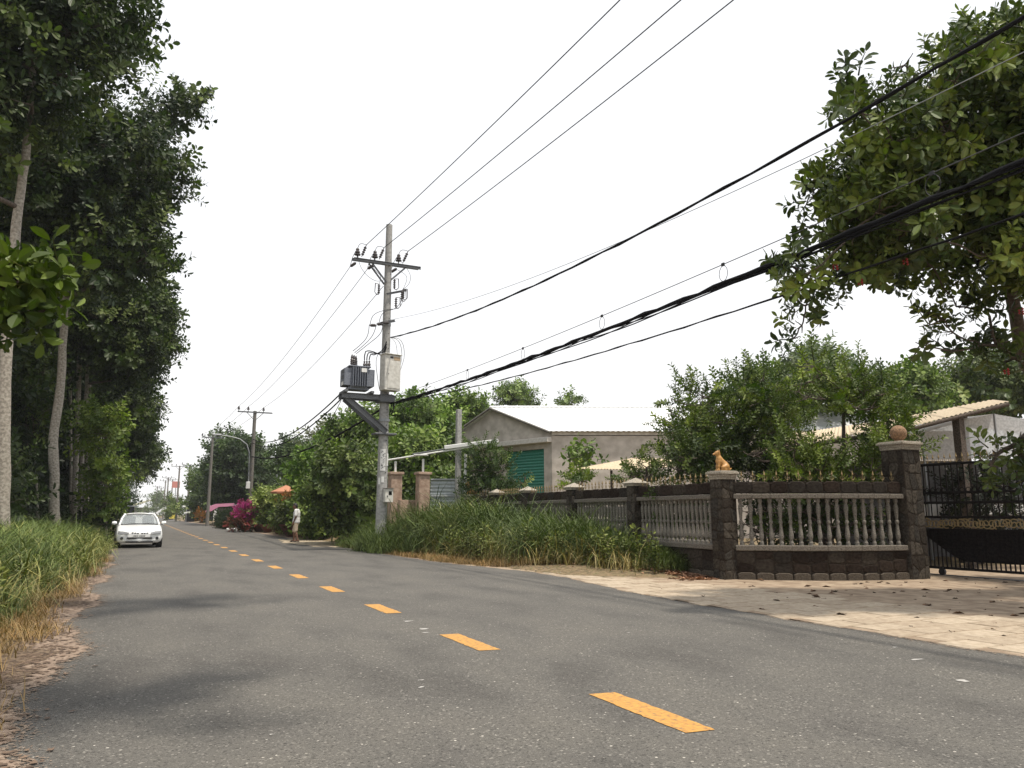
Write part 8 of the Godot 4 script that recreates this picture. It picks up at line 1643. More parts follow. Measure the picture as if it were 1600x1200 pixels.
func build_power() -> void:
	transformer_pole()
	plain_pole("grey concrete utility pole beside the curved street lamp", 8.05, 64.9, 9.6, 2.7)
	plain_pole("utility pole before the pink awning", 7.2, 94.1, 10.1, 2.4)
	plain_pole("dark utility pole in front of the white roofed stall", 7.9, 148.0, 10.0, 2.8)
	plain_pole("utility pole just right of the red billboard", 6.4, 153.0, 10.0, 2.8)
	plain_pole("utility pole standing against the red billboard", 7.56, 214.0, 10.0, 2.8)
	plain_pole("small distant utility pole, first of the two left of the billboard", 6.2, 203.0, 10.0, 2.8)
	plain_pole("small distant utility pole, second of the two left of the billboard", 6.15, 222.0, 10.0, 2.8)
	plain_pole("tiny far utility pole over the hazy trees", 5.25, 271.0, 10.0, 2.8)
	plain_pole("tiny far utility pole beside the stalls", 6.69, 284.0, 10.0, 2.8)
	var P := Vector3(8.3, 0, -28.6)
	var hv := "bare high voltage wires"
	var names := ["high bare wire nearest the road, running overhead from the pole top", "middle high bare wire running overhead from the pole top", "high bare wire on the fence side, running overhead from the pole top"]
	var starts := [P + Vector3(-1.1, 11.55, 0.75), P + Vector3(-0.4, 11.55, 0.75), P + Vector3(0.57, 11.55, 0.75)]
	var ends := [Vector3(9.15, 12.4, 8.0), Vector3(10.7, 12.4, 8.0), Vector3(11.6, 12.4, 8.0)]
	for i in 3:
		wire("power_wire", names[i], starts[i], ends[i], 0.3, 0.014, M.wire, hv)
	var n2 := ["bare wire from the transformer pole down the road, nearest the road", "bare wire from the transformer pole down the road, middle one", "bare wire from the transformer pole down the road, lowest at the fuses"]
	var s2 := [P + Vector3(-1.37, 11.05, -0.65), P + Vector3(-0.67, 11.05, -0.65), P + Vector3(-0.2, 10.2, 0.1)]
	var e2 := [Vector3(8.05 - 1.27, 9.92, -64.8), Vector3(8.05 - 0.54, 9.92, -64.8), Vector3(8.05 + 0.65, 9.92, -64.8)]
	for i in 3:
		wire("power_wire", n2[i], s2[i], e2[i], 0.5, 0.012, M.wire, hv)
	var n3 := ["far bare wire beyond the street lamp, nearest the road", "far bare wire beyond the street lamp, middle one", "far bare wire beyond the street lamp, fence side"]
	for i in 3:
		wire("power_wire", n3[i], e2[i], Vector3(7.2 + [-1.1, -0.5, 0.58][i], 10.4, -94.0), 0.4, 0.014, M.wire, hv)
	# cables to the right, passing over the verge
	wire("power_cable", "thick black power cable sloping from the pole up across the sky", P + Vector3(0.15, 8.16, 0.1), Vector3(8.0, 7.5, 9.0), 1.25, 0.024, M.cable, "", 0.006, 60)
	wire("service_wire", "very thin pale wire between pole and overhanging tree", P + Vector3(0.1, 8.87, 0.1), Vector3(8.4, 6.3, 2.0), 0.75, 0.006, M.galv)
	var bun := wire("telephone_cable", "heavy black bundle of telephone cables below the power cable", P + Vector3(0.2, 5.55, 0.15), Vector3(8.1, 5.35, 7.0), 0.42, 0.036, M.cable, "", 0.012, 90)
	# loose strands round the bundle and its carrier with hangers
	for k in 4:
		var pts := []
		var rr := []
		for i in 61:
			var tt := i / 60.0
			var q := (P + Vector3(0.2, 5.55, 0.15)).lerp(Vector3(8.1, 5.35, 7.0), tt) - Vector3(0, 0.42 * 4.0 * tt * (1.0 - tt), 0) - bun.position
			pts.append(q + Vector3(0.03 * sin(i * 0.9 + k), -0.035 + 0.035 * sin(i * 0.5 + k * 1.7) - 0.01 * k, 0))
			rr.append(0.012)
		var sg := Geo.new()
		sg.tube(pts, rr, 5)
		part("strand", sg, M.cable, bun)
	var car := wire("messenger_wire", "thin carrier wire with hangers just above the telephone bundle", P + Vector3(0.2, 5.78, 0.15), Vector3(8.1, 5.6, 7.0), 0.34, 0.007, M.wire)
	for k in 7:
		var tt := 0.12 + 0.105 * k
		var q := (P + Vector3(0.2, 5.78, 0.15)).lerp(Vector3(8.1, 5.6, 7.0), tt) - Vector3(0, 0.34 * 4.0 * tt * (1.0 - tt), 0) - car.position
		var hg := Geo.new()
		hg.box(q, Vector3(0.025, 0.05, 0.06))
		var ring := []
		var rad := []
		for j in 13:
			var an := TAU * j / 12.0
			ring.append(q + Vector3(0, -0.15 - 0.13 * cos(an + PI) * -1.0, 0.1 * sin(an)))
			rad.append(0.005)
		hg.tube(ring, rad, 5, false)
		part("hanger", hg, M.black, car)
	wire("drop_cable", "single black twisted cable hanging lowest under the telephone bundle", P + Vector3(0.25, 5.6, 0.1), Vector3(8.75, 5.0, 6.0), 0.62, 0.015, M.cable, "", 0.006, 80)
	# cables to the left, from the bracket to the next pole
	var far := Vector3(8.0, 7.3, -64.8)
	wire("power_cable", "upper of two sagging black cables left of the transformer bracket", P + Vector3(-1.6, 5.95, 0.1), far, 0.9, 0.028, M.cable, "sagging cables left of the transformer")
	wire("power_cable", "lower of two sagging black cables left of the transformer bracket", P + Vector3(-1.6, 5.72, 0.1), far - Vector3(0, 0.3, 0), 0.95, 0.028, M.cable, "sagging cables left of the transformer")
	wire("telephone_cable", "black telephone bundle running left behind the diagonal bracket", P + Vector3(-0.15, 5.3, -0.1), Vector3(8.0, 5.9, -64.8), 0.75, 0.045, M.cable, "", 0.01, 40)
	wire("service_wire", "thin wire from the bracket end down into the dark trees", P + Vector3(-1.7, 5.55, 0.1), Vector3(10.5, 4.6, -60.0), 0.5, 0.014, M.wire)
	# street lamp fixed beside the second pole
	var l := thing("street_lamp", "grey curved arm street lamp fixed to the second utility pole", "street lamp", Vector3(7.62, 0, -64.6))
	var g := Geo.new()
	var pts := [Vector3(0.2, 3.4, 0), Vector3(0.16, 5.4, 0), Vector3(0.12, 6.2, 0), Vector3(-0.1, 6.85, 0), Vector3(-0.65, 7.25, 0), Vector3(-1.4, 7.42, 0), Vector3(-2.1, 7.5, 0)]
	g.tube(pts, [0.05, 0.05, 0.05, 0.048, 0.045, 0.042, 0.04], 8)
	part("arm", g, M.galv, l)
	g = Geo.new()
	g.cbox(Vector3(-2.4, 7.52, 0), Vector3(0.75, 0.13, 0.24), 0.05)
	part("lamp_head", g, M.galv, l)
	for y in [4.4, 5.3]:
		g = Geo.new()
		g.box(Vector3(0.3, y, 0), Vector3(0.4, 0.06, 0.1))
		part("bracket", g, M.steel, l)
	g = Geo.new()
	g.cbox(Vector3(0.14, 3.6, 0.22), Vector3(0.3, 0.55, 0.25), 0.02)
	part("control_box", g, M.white, l)

# ---------------------------------------------------------------- buildings behind the fence
func corrugated(a: Vector3, b: Vector3, c: Vector3, d: Vector3, pitch: float, amp: float, rows := 2) -> Geo:
	# sheet a-b (first edge, waves run across it) to d-c; waves cross from a to b
	var g := Geo.new()
	var n := int(a.distance_to(b) / pitch) * 4
	var nn := (b - a).cross(d - a).normalized()
	if nn.y < 0: nn = -nn
	for i in n:
		for j in rows:
			var e := []
			for k in [[0, 0], [1, 0], [1, 1], [0, 1]]:
				var s: float = (i + k[0]) / float(n)
				var t: float = (j + k[1]) / float(rows)
				var p := a.lerp(b, s).lerp(d.lerp(c, s), t)
				e.append(p + nn * amp * sin((i + k[0]) * PI * 0.5))
			g.face(e, nn)
			var low := []
			for q in e:
				low.append(q - nn * 0.004)
			g.face(low, -nn)
	return g

func wall_with_hole(g: Geo, o: Vector3, u: Vector3, w: float, h: float, hole: Rect2, thick: float) -> void:
	var up := Vector3.UP
	var nn := u.cross(up).normalized()
	for r in [Rect2(0, 0, hole.position.x, h), Rect2(hole.end.x, 0, w - hole.end.x, h), Rect2(hole.position.x, hole.end.y, hole.size.x, h - hole.end.y)]:
		if r.size.x > 0.01 and r.size.y > 0.01:
			g.box(o + u * (r.position.x + r.size.x * 0.5) + up * (r.position.y + r.size.y * 0.5) - nn * thick * 0.5, Vector3(r.size.x, r.size.y, thick), Basis(u, up, nn))

func build_workshop() -> void:
	# corner C nearest the camera, gable runs away along gd, long wall runs right along ld
	var C := Vector3(SHED.cx, 0, SHED.cz)
	var gd := Vector3(SHED.gx, 0, SHED.gz)
	var ld := Vector3(SHED.lx, 0, SHED.lz)
	var W: float = SHED.w
	var L := 21.0
	var e: float = SHED.eave
	var ap: float = SHED.apex
	var t := thing("workshop", "grey rendered workshop with a white metal roof and green roller shutter", "building", C)
	var plaster := mottled(Color(0.38, 0.335, 0.285), Color(0.56, 0.505, 0.44), 0.22, 0.92, 131, 0.2, 0.012, 7)
	var far := gd * W
	var nn := Vector3.UP.cross(gd).normalized()
	if nn.dot(ld) > 0: nn = -nn
	var g := Geo.new()
	# gable wall with the door opening
	var hole: Rect2 = Rect2(SHED.d0, 0, SHED.d1 - SHED.d0, SHED.dh)
	var th := 0.22
	var parts := [Rect2(0, -0.1, hole.position.x, e + 0.1), Rect2(hole.end.x, -0.1, W - hole.end.x, e + 0.1), Rect2(hole.position.x, hole.end.y, hole.size.x, e - hole.end.y)]
	var bas := Basis(gd, Vector3.UP, gd.cross(Vector3.UP))
	for r in parts:
		g.box(gd * (r.position.x + r.size.x * 0.5) + Vector3.UP * (r.position.y + r.size.y * 0.5) - nn * th * 0.5, Vector3(r.size.x, r.size.y, th), bas)
	var tri := PackedVector2Array([Vector2(0, e), Vector2(W, e), Vector2(W * 0.5, ap)])
	g.prism(tri, -nn * th, gd, Vector3.UP, th * signf(gd.cross(Vector3.UP).dot(nn)))
	part("gable_wall", g, plaster, t)
	g = Geo.new()
	var ln := Vector3.UP.cross(ld).normalized()
	if ln.dot(gd) > 0: ln = -ln
	g.box(ld * (L * 0.5 + 0.01) - ln * 0.11 + Vector3.UP * (e * 0.5 - 0.2), Vector3(L, e - 0.2, 0.22), Basis(ld, Vector3.UP, ld.cross(Vector3.UP)))
	g.box(ld * L * 0.5 + far + ln * 0.11 + Vector3.UP * (e * 0.5 - 0.1), Vector3(L, e + 0.1, 0.22), Basis(ld, Vector3.UP, ld.cross(Vector3.UP)))
	g.box(ld * L + far * 0.5 + Vector3.UP * (e * 0.5 - 0.1), Vector3(W, e + 0.1, 0.2), bas)
	part("side_walls", g, plaster, t)
	g = Geo.new()
	g.box(ld * L * 0.5 - ln * 0.1 + Vector3.UP * (e - 0.13), Vector3(L, 0.26, 0.26), Basis(ld, Vector3.UP, ld.cross(Vector3.UP)))
	part("wall_plate", g, mottled(Color(0.5, 0.46, 0.4), Color(0.66, 0.62, 0.56), 0.3, 0.9, 135), t)
	# ledge across the gable
	g = Geo.new()
	g.cbox(gd * (W * 0.5) + nn * 0.16 + Vector3.UP * SHED.ledge, Vector3(W, 0.26, 0.34), 0.02, bas)
	part("ledge", g, mottled(Color(0.5, 0.47, 0.42), Color(0.62, 0.59, 0.54), 0.5, 0.9, 133), t)
	# roller shutter slats, each a shallow curved strip
	var sh := thing_part("roller_shutter", t)
	var green := mottled(Color(0.012, 0.15, 0.105), Color(0.03, 0.21, 0.15), 0.7, 0.5, 134)
	var cnt := 30
	var sg := Geo.new()
	var sw := hole.size.x
	var hh := hole.size.y / cnt
	for k in 5:
		var a0 := PI * k / 5.0
		var a1 := PI * (k + 1) / 5.0
		var p0 := nn * 0.025 * sin(a0) + Vector3.UP * hh * (0.06 + 0.88 * k / 5.0)
		var p1 := nn * 0.025 * sin(a1) + Vector3.UP * hh * (0.06 + 0.88 * (k + 1) / 5.0)
		sg.face([p0, p0 + gd * sw, p1 + gd * sw, p1], nn)
	sg.face([Vector3.UP * hh * 0.94, Vector3.UP * hh * 0.94 + gd * sw, Vector3.UP * hh * 1.06 + gd * sw, Vector3.UP * hh * 1.06], nn)
	var sm := sg.mesh()
	for k in cnt:
		obj("slat", sm, green, sh, gd * hole.position.x - nn * 0.14 + Vector3.UP * hh * k)
	g = Geo.new()
	g.box(gd * (hole.position.x + sw * 0.5) - nn * 0.2 + Vector3.UP * hole.size.y * 0.5, Vector3(sw, hole.size.y, 0.04), bas)
	part("backing", g, M.black, sh)
	# white metal roof in ribbed sheets
	var ov := -gd * 0.0
	var rise := ap - e
	for s in [0, 1]:
		var lo := (gd * -0.35 if s == 0 else far + gd * 0.35) + Vector3.UP * (e - rise * 0.7 / W + 0.04)
		var top := gd * W * 0.5 + Vector3.UP * (ap + 0.06)
		var st := -ld * 0.35
		var sheet_len := 1.07
		var k := 0
		while k * sheet_len < L + 0.7:
			var off := st + ld * sheet_len * k
			var rg := corrugated(lo + off, lo + off + ld * (sheet_len + 0.02), top + off + ld * (sheet_len + 0.02), top + off, 0.27, 0.014 + 0.002 * (k % 2), 1)
			part("roof_sheet", rg, M.roof_white, t)
			k += 1
	g = Geo.new()
	g.tube([gd * W * 0.5 + Vector3.UP * (ap + 0.06) - ld * 0.35, gd * W * 0.5 + Vector3.UP * (ap + 0.06) + ld * (L + 0.3)], [0.09, 0.09], 8)
	part("ridge_cap", g, M.roof_white, t)
	for s in [0, 1]:
		g = Geo.new()
		var a := (gd * -0.35 if s == 0 else far + gd * 0.35) + Vector3.UP * (e - rise * 0.7 / W - 0.02) - ld * 0.36
		var b := gd * W * 0.5 + Vector3.UP * (ap) - ld * 0.36
		g.tube([a, b], [0.06, 0.06], 6)
		part("barge_board", g, M.concrete_old, t)

func thing_part(called: String, parent: Node3D, at := Vector3.ZERO) -> Node3D:
	var o := Node3D.new()
	o.name = called
	parent.add_child(o, true)
	o.position = at
	return o

func build_yard() -> void:
	# two rendered gate posts with a rail on white pipes, beyond the pole
	var pink := mottled(Color(0.30, 0.205, 0.15), Color(0.45, 0.33, 0.255), 0.5, 0.92, 141, 0.3, 0.015, 6)
	var labels := ["pinkish rendered gate post touching the transformer pole", "pinkish rendered gate post beside the metal sheet gate"]
	var where := [Vector3(9.3, 0, -30.2), Vector3(10.32, 0, -29.75)]
	for i in 2:
		var t := thing("gate_post", labels[i], "post", where[i], 0.0, "rendered gate posts beyond the transformer pole")
		var g := Geo.new()
		g.cbox(Vector3(0, 1.4, 0), Vector3(0.46, 3.0, 0.46), 0.015)
		part("shaft", g, pink, t)
		g = Geo.new()
		g.cbox(Vector3(0, 2.96, 0), Vector3(0.58, 0.11, 0.58), 0.015)
		part("cap", g, pink, t)
		g = Geo.new()
		g.tube([Vector3(0, 3.0, 0), Vector3(0, 3.45 + 0.1 * i, 0)], [0.05, 0.05], 8)
		part("pipe", g, M.white, t)
	var lw := Geo.new()
	lw.cbox(Vector3(0, 0.95, 0), Vector3(0.9, 1.9, 0.15), 0.01, Basis(Vector3.UP, 0.0))
	var wl := part("low_wall", lw, pink, self, Vector3(9.8, 0, -30.05), 0.42)
	tag(wl, "low rendered wall between the two pinkish gate posts", "wall")
	var rl := thing("pipe_rail", "white and dark rail resting on pipes above the gate posts", "rail", Vector3(9.0, 3.5, -30.3))
	var g := Geo.new()
	var a := Vector3(0, 0, 0)
	var b := Vector3(3.55, 0.62, 2.0)
	g.tube([a, b], [0.035, 0.035], 8)
	part("lower_pipe", g, M.white, rl)
	g = Geo.new()
	g.tube([a + Vector3(0.9, 0.24, 0.45), b + Vector3(0, 0.08, 0)], [0.03, 0.03], 8)
	part("upper_pipe", g, M.steel, rl)
	g = Geo.new()
	g.cbox(Vector3(2.95, 0.62, 1.7), Vector3(2.2, 0.16, 0.12), 0.02, Basis(Vector3.UP, -0.5) * Basis(Vector3.BACK, 0.12))
	part("beam", g, M.white, rl)
	g = Geo.new()
	g.cbox(Vector3(1.2, 0.2, 0.62), Vector3(0.55, 0.05, 0.3), 0.01, Basis(Vector3.UP, -0.5))
	part("bearing_plate", g, M.white, rl)
	var cp := thing("concrete_post", "square concrete post standing tall behind the reeds", "post", Vector3(11.55, 0, -29.0))
	g = Geo.new()
	g.cbox(Vector3(0, 2.75, 0), Vector3(0.2, 5.6, 0.2), 0.015)
	part("shaft", g, M.concrete, cp)
	g = Geo.new()
	g.tube([Vector3(0.28, 0, 0.1), Vector3(0.28, 3.75, 0.1)], [0.06, 0.06], 8)
	part("pipe", g, M.white, cp)
	# sheet metal gate
	var sg := thing("sheet_gate", "grey blue corrugated metal sheet gate behind the reeds", "gate", Vector3(10.6, 0, -29.6))
	var tin := mottled(Color(0.26, 0.29, 0.30), Color(0.37, 0.40, 0.41), 0.6, 0.55, 142)
	part("sheet", corrugated(Vector3(0, 0.4, 0), Vector3(0, 2.75, 0), Vector3(1.3, 2.75, 0.55), Vector3(1.3, 0.4, 0.55), 0.14, 0.012, 1), tin, sg)
	for y in [0.5, 2.05, 2.72]:
		g = Geo.new()
		g.tube([Vector3(0, y, 0.04), Vector3(1.3, y, 0.59)], [0.03, 0.03], 6)
		part("frame_bar", g, M.galv, sg)
	# tan corrugated awning on posts, right of the workshop shutter
	var aw := thing("awning", "tan corrugated sheet awning before the workshop wall", "awning", Vector3(13.9, 0, -23.0))
	var tan_m := mottled(Color(0.42, 0.33, 0.21), Color(0.58, 0.48, 0.34), 0.7, 0.7, 143)
	var o := Vector3(13.9, 0, -23.0)
	var A := Vector3(13.35, 2.86, -22.7) - o
	var B := Vector3(17.3, 3.52, -24.6) - o
	var Cc := Vector3(19.2, 3.25, -23.3) - o
	var D := Vector3(15.2, 2.84, -21.75) - o
	for k in 4:
		var s0 := k / 4.0
		var s1 := (k + 1) / 4.0 + 0.006
		part("sheet", corrugated(A.lerp(D, s0), A.lerp(D, s1), B.lerp(Cc, s1), B.lerp(Cc, s0), 0.1, 0.016, 2), tan_m, aw)
	for q in [A.lerp(D, 0.5) + Vector3(0.25, 0, -0.1), B - Vector3(0.3, 0, 0), Cc - Vector3(0.4, 0, 0), D + Vector3(0.3, 0, -0.1)]:
		g = Geo.new()
		g.tube([Vector3(q.x, -0.1, q.z), Vector3(q.x, q.y - 0.03, q.z)], [0.05, 0.045], 7)
		part("post", g, M.bark_dark, aw)
	# long sheet roof to the right, its end tilted up
	var sr := thing("sheet_roof", "long tan sheet metal lean-to roof rising toward the gate", "roof", Vector3(17, 0, -14))
	o = Vector3(17, 0, -14)
	var pts := [Vector3(14.5, 2.95, -15.6), Vector3(18.1, 3.62, -13.4), Vector3(20.25, 4.24, -12.25)]
	var bk := [Vector3(17.6, 3.72, -17.6), Vector3(20.9, 4.25, -16.3), Vector3(23.0, 4.75, -14.4)]
	for i in 2:
		for k in 3:
			var s0 := k / 3.0
			var s1 := (k + 1) / 3.0 + 0.01
			var p0: Vector3 = pts[i].lerp(pts[i + 1], s0) - o
			var p1: Vector3 = pts[i].lerp(pts[i + 1], s1) - o
			var q0: Vector3 = bk[i].lerp(bk[i + 1], s0) - o
			var q1: Vector3 = bk[i].lerp(bk[i + 1], s1) - o
			part("sheet", corrugated(p0, p1, q1, q0, 0.12, 0.014, 1), tan_m, sr)
		g = Geo.new()
		g.tube([pts[i] - o - Vector3(0, 0.07, 0), pts[i + 1] - o - Vector3(0, 0.07, 0)], [0.06, 0.06], 6)
		part("purlin", g, M.bark_dark, sr)
	for q in [Vector3(19.2, 3.88, -12.95), Vector3(16.0, 3.2, -14.7), Vector3(22.0, 4.4, -14.7)]:
		g = Geo.new()
		g.box(Vector3(q.x, q.y * 0.5, q.z) - o, Vector3(0.2, q.y, 0.2))
		part("post", g, M.bark_dark, sr)
	# white shade net behind the post
	var net := thing("shade_net", "white translucent shade net stretched behind the dark post", "net", Vector3(21, 0, -15))
	var nm := mottled(Color(0.40, 0.41, 0.42), Color(0.6, 0.61, 0.62), 0.7, 0.9, 144, 0.0, 0.03)
	nm.transparency = BaseMaterial3D.TRANSPARENCY_ALPHA
	nm.albedo_color = Color(1, 1, 1, 0.85)
	nm.cull_mode = BaseMaterial3D.CULL_DISABLED
	o = Vector3(21, 0, -15)
	g = Geo.new()
	var top := [Vector3(20.0, 3.62, -14.6), Vector3(21.2, 4.0, -14.1), Vector3(22.1, 4.2, -13.8), Vector3(23.2, 4.02, -13.4), Vector3(24.6, 3.75, -12.9)]
	for i in 4:
		var e := [top[i] - o, top[i + 1] - o, Vector3(top[i + 1].x, 2.9 + 0.05 * i, top[i + 1].z) - o, Vector3(top[i].x, 2.9 + 0.05 * (i - 1), top[i].z) - o]
		g.face(e, Vector3(-1, 0, 1))
	part("hanging", g, nm, net)
	g = Geo.new()
	for i in 4:
		g.face([top[i] - o, top[i + 1] - o, top[i + 1] - o + Vector3(0.9, 0.12, -2.2), top[i] - o + Vector3(0.9, 0.12, -2.2)], Vector3.UP)
	part("cover", g, M.roof_white, net)
	for q in [top[0], top[2], top[4]]:
		g = Geo.new()
		g.tube([Vector3(q.x, -0.1, q.z) - o, q - o], [0.04, 0.035], 6)
		part("pole", g, M.galv, net)
	# house behind the gate
	var hs := thing("yard_house", "dark low house wall seen through the iron gate bars", "building", Vector3(24, 0, -14))
	g = Geo.new()
	g.box(Vector3(0, 1.4, 0), Vector3(12, 3.0, 0.2), Basis(Vector3.UP, -0.44))
	part("wall", g, mottled(Color(0.12, 0.12, 0.125), Color(0.2, 0.2, 0.205), 0.4, 0.9, 145), hs)
	g = Geo.new()
	g.box(Vector3(-0.5, 1.45, 1.0), Vector3(9, 0.34, 0.1), Basis(Vector3.UP, -0.44))
	part("white_band", g, M.white, hs)
	for k in 4:
		g = Geo.new()
		g.cbox(Vector3(0, 0.7, 0), Vector3(0.5 + 0.2 * (k % 2), 1.4 + 0.3 * (k % 3), 0.4), 0.02)
		var cr := part("storage_crate", g, M.bark_dark, self, Vector3(20.6 + 2.1 * k, 0, -13.9 + 0.95 * k), -0.44)
		tag(cr, ["dark storage crate in the yard nearest the gate pillar", "second dark storage crate seen through the gate bars", "third dark storage crate seen through the gate bars", "dark storage crate deepest behind the hanging leaves"][k], "crate", "dark crates in the yard")

func build_gate() -> void:
	# iron gate along x = 16.4, nearer end beyond the frame
	var t := thing("iron_gate", "dark iron gate with vertical bars, gilt scroll band and spikes", "gate", Vector3(16.35, 0, -12.35), PI / 2)
	# local x runs toward the camera side (+z world is local -x), so use -x
	var iron := mottled(Color(0.008, 0.007, 0.007), Color(0.022, 0.018, 0.017), 1.5, 0.85, 151)
	var L := 5.2
	var g := Geo.new()
	for y in [0.16, 1.0, 1.28, 1.6, 1.82, 2.46]:
		g = Geo.new()
		g.cbox(Vector3(-L * 0.5, y, 0), Vector3(L, 0.055, 0.05), 0.006)
		part("cross_bar", g, iron, t)
	for x in [0.0, -L * 0.5, -L]:
		g = Geo.new()
		g.cbox(Vector3(x, 1.3, 0), Vector3(0.08, 2.36, 0.07), 0.008)
		part("stile", g, iron, t)
	var bar := Geo.new()
	bar.cbox(Vector3(0, 0.59, 0), Vector3(0.022, 1.18, 0.022), 0.003)
	var bm := bar.mesh()
	var low := Geo.new()
	low.cbox(Vector3(0, 0.42, 0), Vector3(0.03, 0.84, 0.02), 0.003)
	var lmesh := low.mesh()
	var sp := spear_mesh()
	var ring := Geo.new()
	var rp := []
	var rr := []
	for k in 13:
		var an := TAU * k / 12.0
		rp.append(Vector3(0.05 * cos(an), 0.05 * sin(an), 0))
		rr.append(0.009)
	ring.tube(rp, rr, 5, false)
	var rm := ring.mesh()
	var n := 37
	for k in n:
		var x := -L * (k + 0.5) / n
		obj("bar", bm, iron, t, Vector3(x, 1.28, 0))
		obj("spike", sp, M.gilt, t, Vector3(x, 2.46, 0))
		obj("ring", rm, iron, t, Vector3(x - L * 0.5 / n, 1.88, 0))
	for k in 52:
		obj("lower_bar", lmesh, iron, t, Vector3(-L * (k + 0.5) / 52.0, 0.17, 0.0))
	# gilt scrolls in the middle band
	var sc := Geo.new()
	var pts := []
	var rad := []
	for k in 26:
		var a := k / 25.0 * TAU * 1.35
		var q := 0.11 * (1.0 - k / 32.0)
		pts.append(Vector3(cos(a) * q, sin(a) * q, 0))
		rad.append(0.012)
	sc.tube(pts, rad, 5)
	var scm := sc.mesh()
	for k in 22:
		var o := obj("scroll", scm, M.gilt, t, Vector3(-0.14 - 0.115 * k, 1.14, -0.03))
		o.rotation = Vector3(0, PI if k % 2 else 0.0, 0.7 * k)
	# sheet plates cut in a sweeping curve behind the lower bars
	var poly := PackedVector2Array([Vector2(-0.12, 0.98)])
	for k in 13:
		var s := k / 12.0
		poly.append(Vector2(-0.12 - 2.5 * s, 0.98 - 0.66 * pow(minf(1.0, s * 2.6), 0.9)))
	poly.append(Vector2(-2.62, 0.98))
	g = Geo.new()
	g.prism(poly, Vector3(0, 0, 0.03), Vector3.RIGHT, Vector3.UP, 0.006)
	iron.metallic_specular = 0.2
	part("sheet_plate", g, iron, t)
	g = Geo.new()
	g.box(Vector3(-L * 0.75, 1.14, 0.025), Vector3(L * 0.48, 0.26, 0.006))
	part("sheet_plate", g, iron, t)
	g = Geo.new()
	g.box(Vector3(-L * 0.755, 0.68, 0.033), Vector3(L * 0.49, 0.6, 0.006))
	part("sheet_plate", g, iron, t)
	for x in [-0.62, -L + 0.5]:
		g = Geo.new()
		g.tube([Vector3(x, 0.075, -0.03), Vector3(x, 0.075, 0.03)], [0.075, 0.075], 14)
		g.box(Vector3(x, 0.12, 0), Vector3(0.1, 0.12, 0.08))
		part("wheel", g, M.black, t)
	var rg := Geo.new()
	rg.box(Vector3(0, 0.008, 0), Vector3(0.04, 0.02, 5.6))
	var rl := part("gate_track", rg, M.steel, self, Vector3(16.35, 0, -9.7))
	tag(rl, "thin steel track in the concrete below the iron gate", "rail")

# ---------------------------------------------------------------- car
func loft(g: Geo, rings: Array, closed := true) -> void:
	# rings of equal length; smooth across and along
	var m: int = rings[0].size()
	var nr := []
	for i in rings.size():
		var line := []
		for k in m:
			var a: Vector3 = rings[i][(k + 1) % m] if closed or k < m - 1 else rings[i][k]
			var b: Vector3 = rings[i][(k - 1 + m) % m] if closed or k > 0 else rings[i][k]
			var c: Vector3 = rings[mini(i + 1, rings.size() - 1)][k]
			var d: Vector3 = rings[maxi(i - 1, 0)][k]
			line.append((a - b).cross(c - d).normalized())
		nr.append(line)
	var cen := Vector3.ZERO
	for q in rings[rings.size() / 2]:
		cen += q / float(m)
	var flip := 1.0
	var mid: int = rings.size() / 2
	if nr[mid][m / 4].dot(rings[mid][m / 4] - cen) < 0.0:
		flip = -1.0
	for i in rings.size() - 1:
		for k in (m if closed else m - 1):
			var k2 := (k + 1) % m
			var p := [rings[i][k], rings[i][k2], rings[i + 1][k2], rings[i + 1][k]]
			var q := [nr[i][k] * flip, nr[i][k2] * flip, nr[i + 1][k2] * flip, nr[i + 1][k] * flip]
			if (p[1] - p[0]).cross(p[2] - p[0]).dot(q[0] + q[2]) < 0.0:
				p.reverse()
				q.reverse()
			g.tri(p[0], p[1], p[2], q[0], q[1], q[2])
			g.tri(p[0], p[2], p[3], q[0], q[2], q[3])

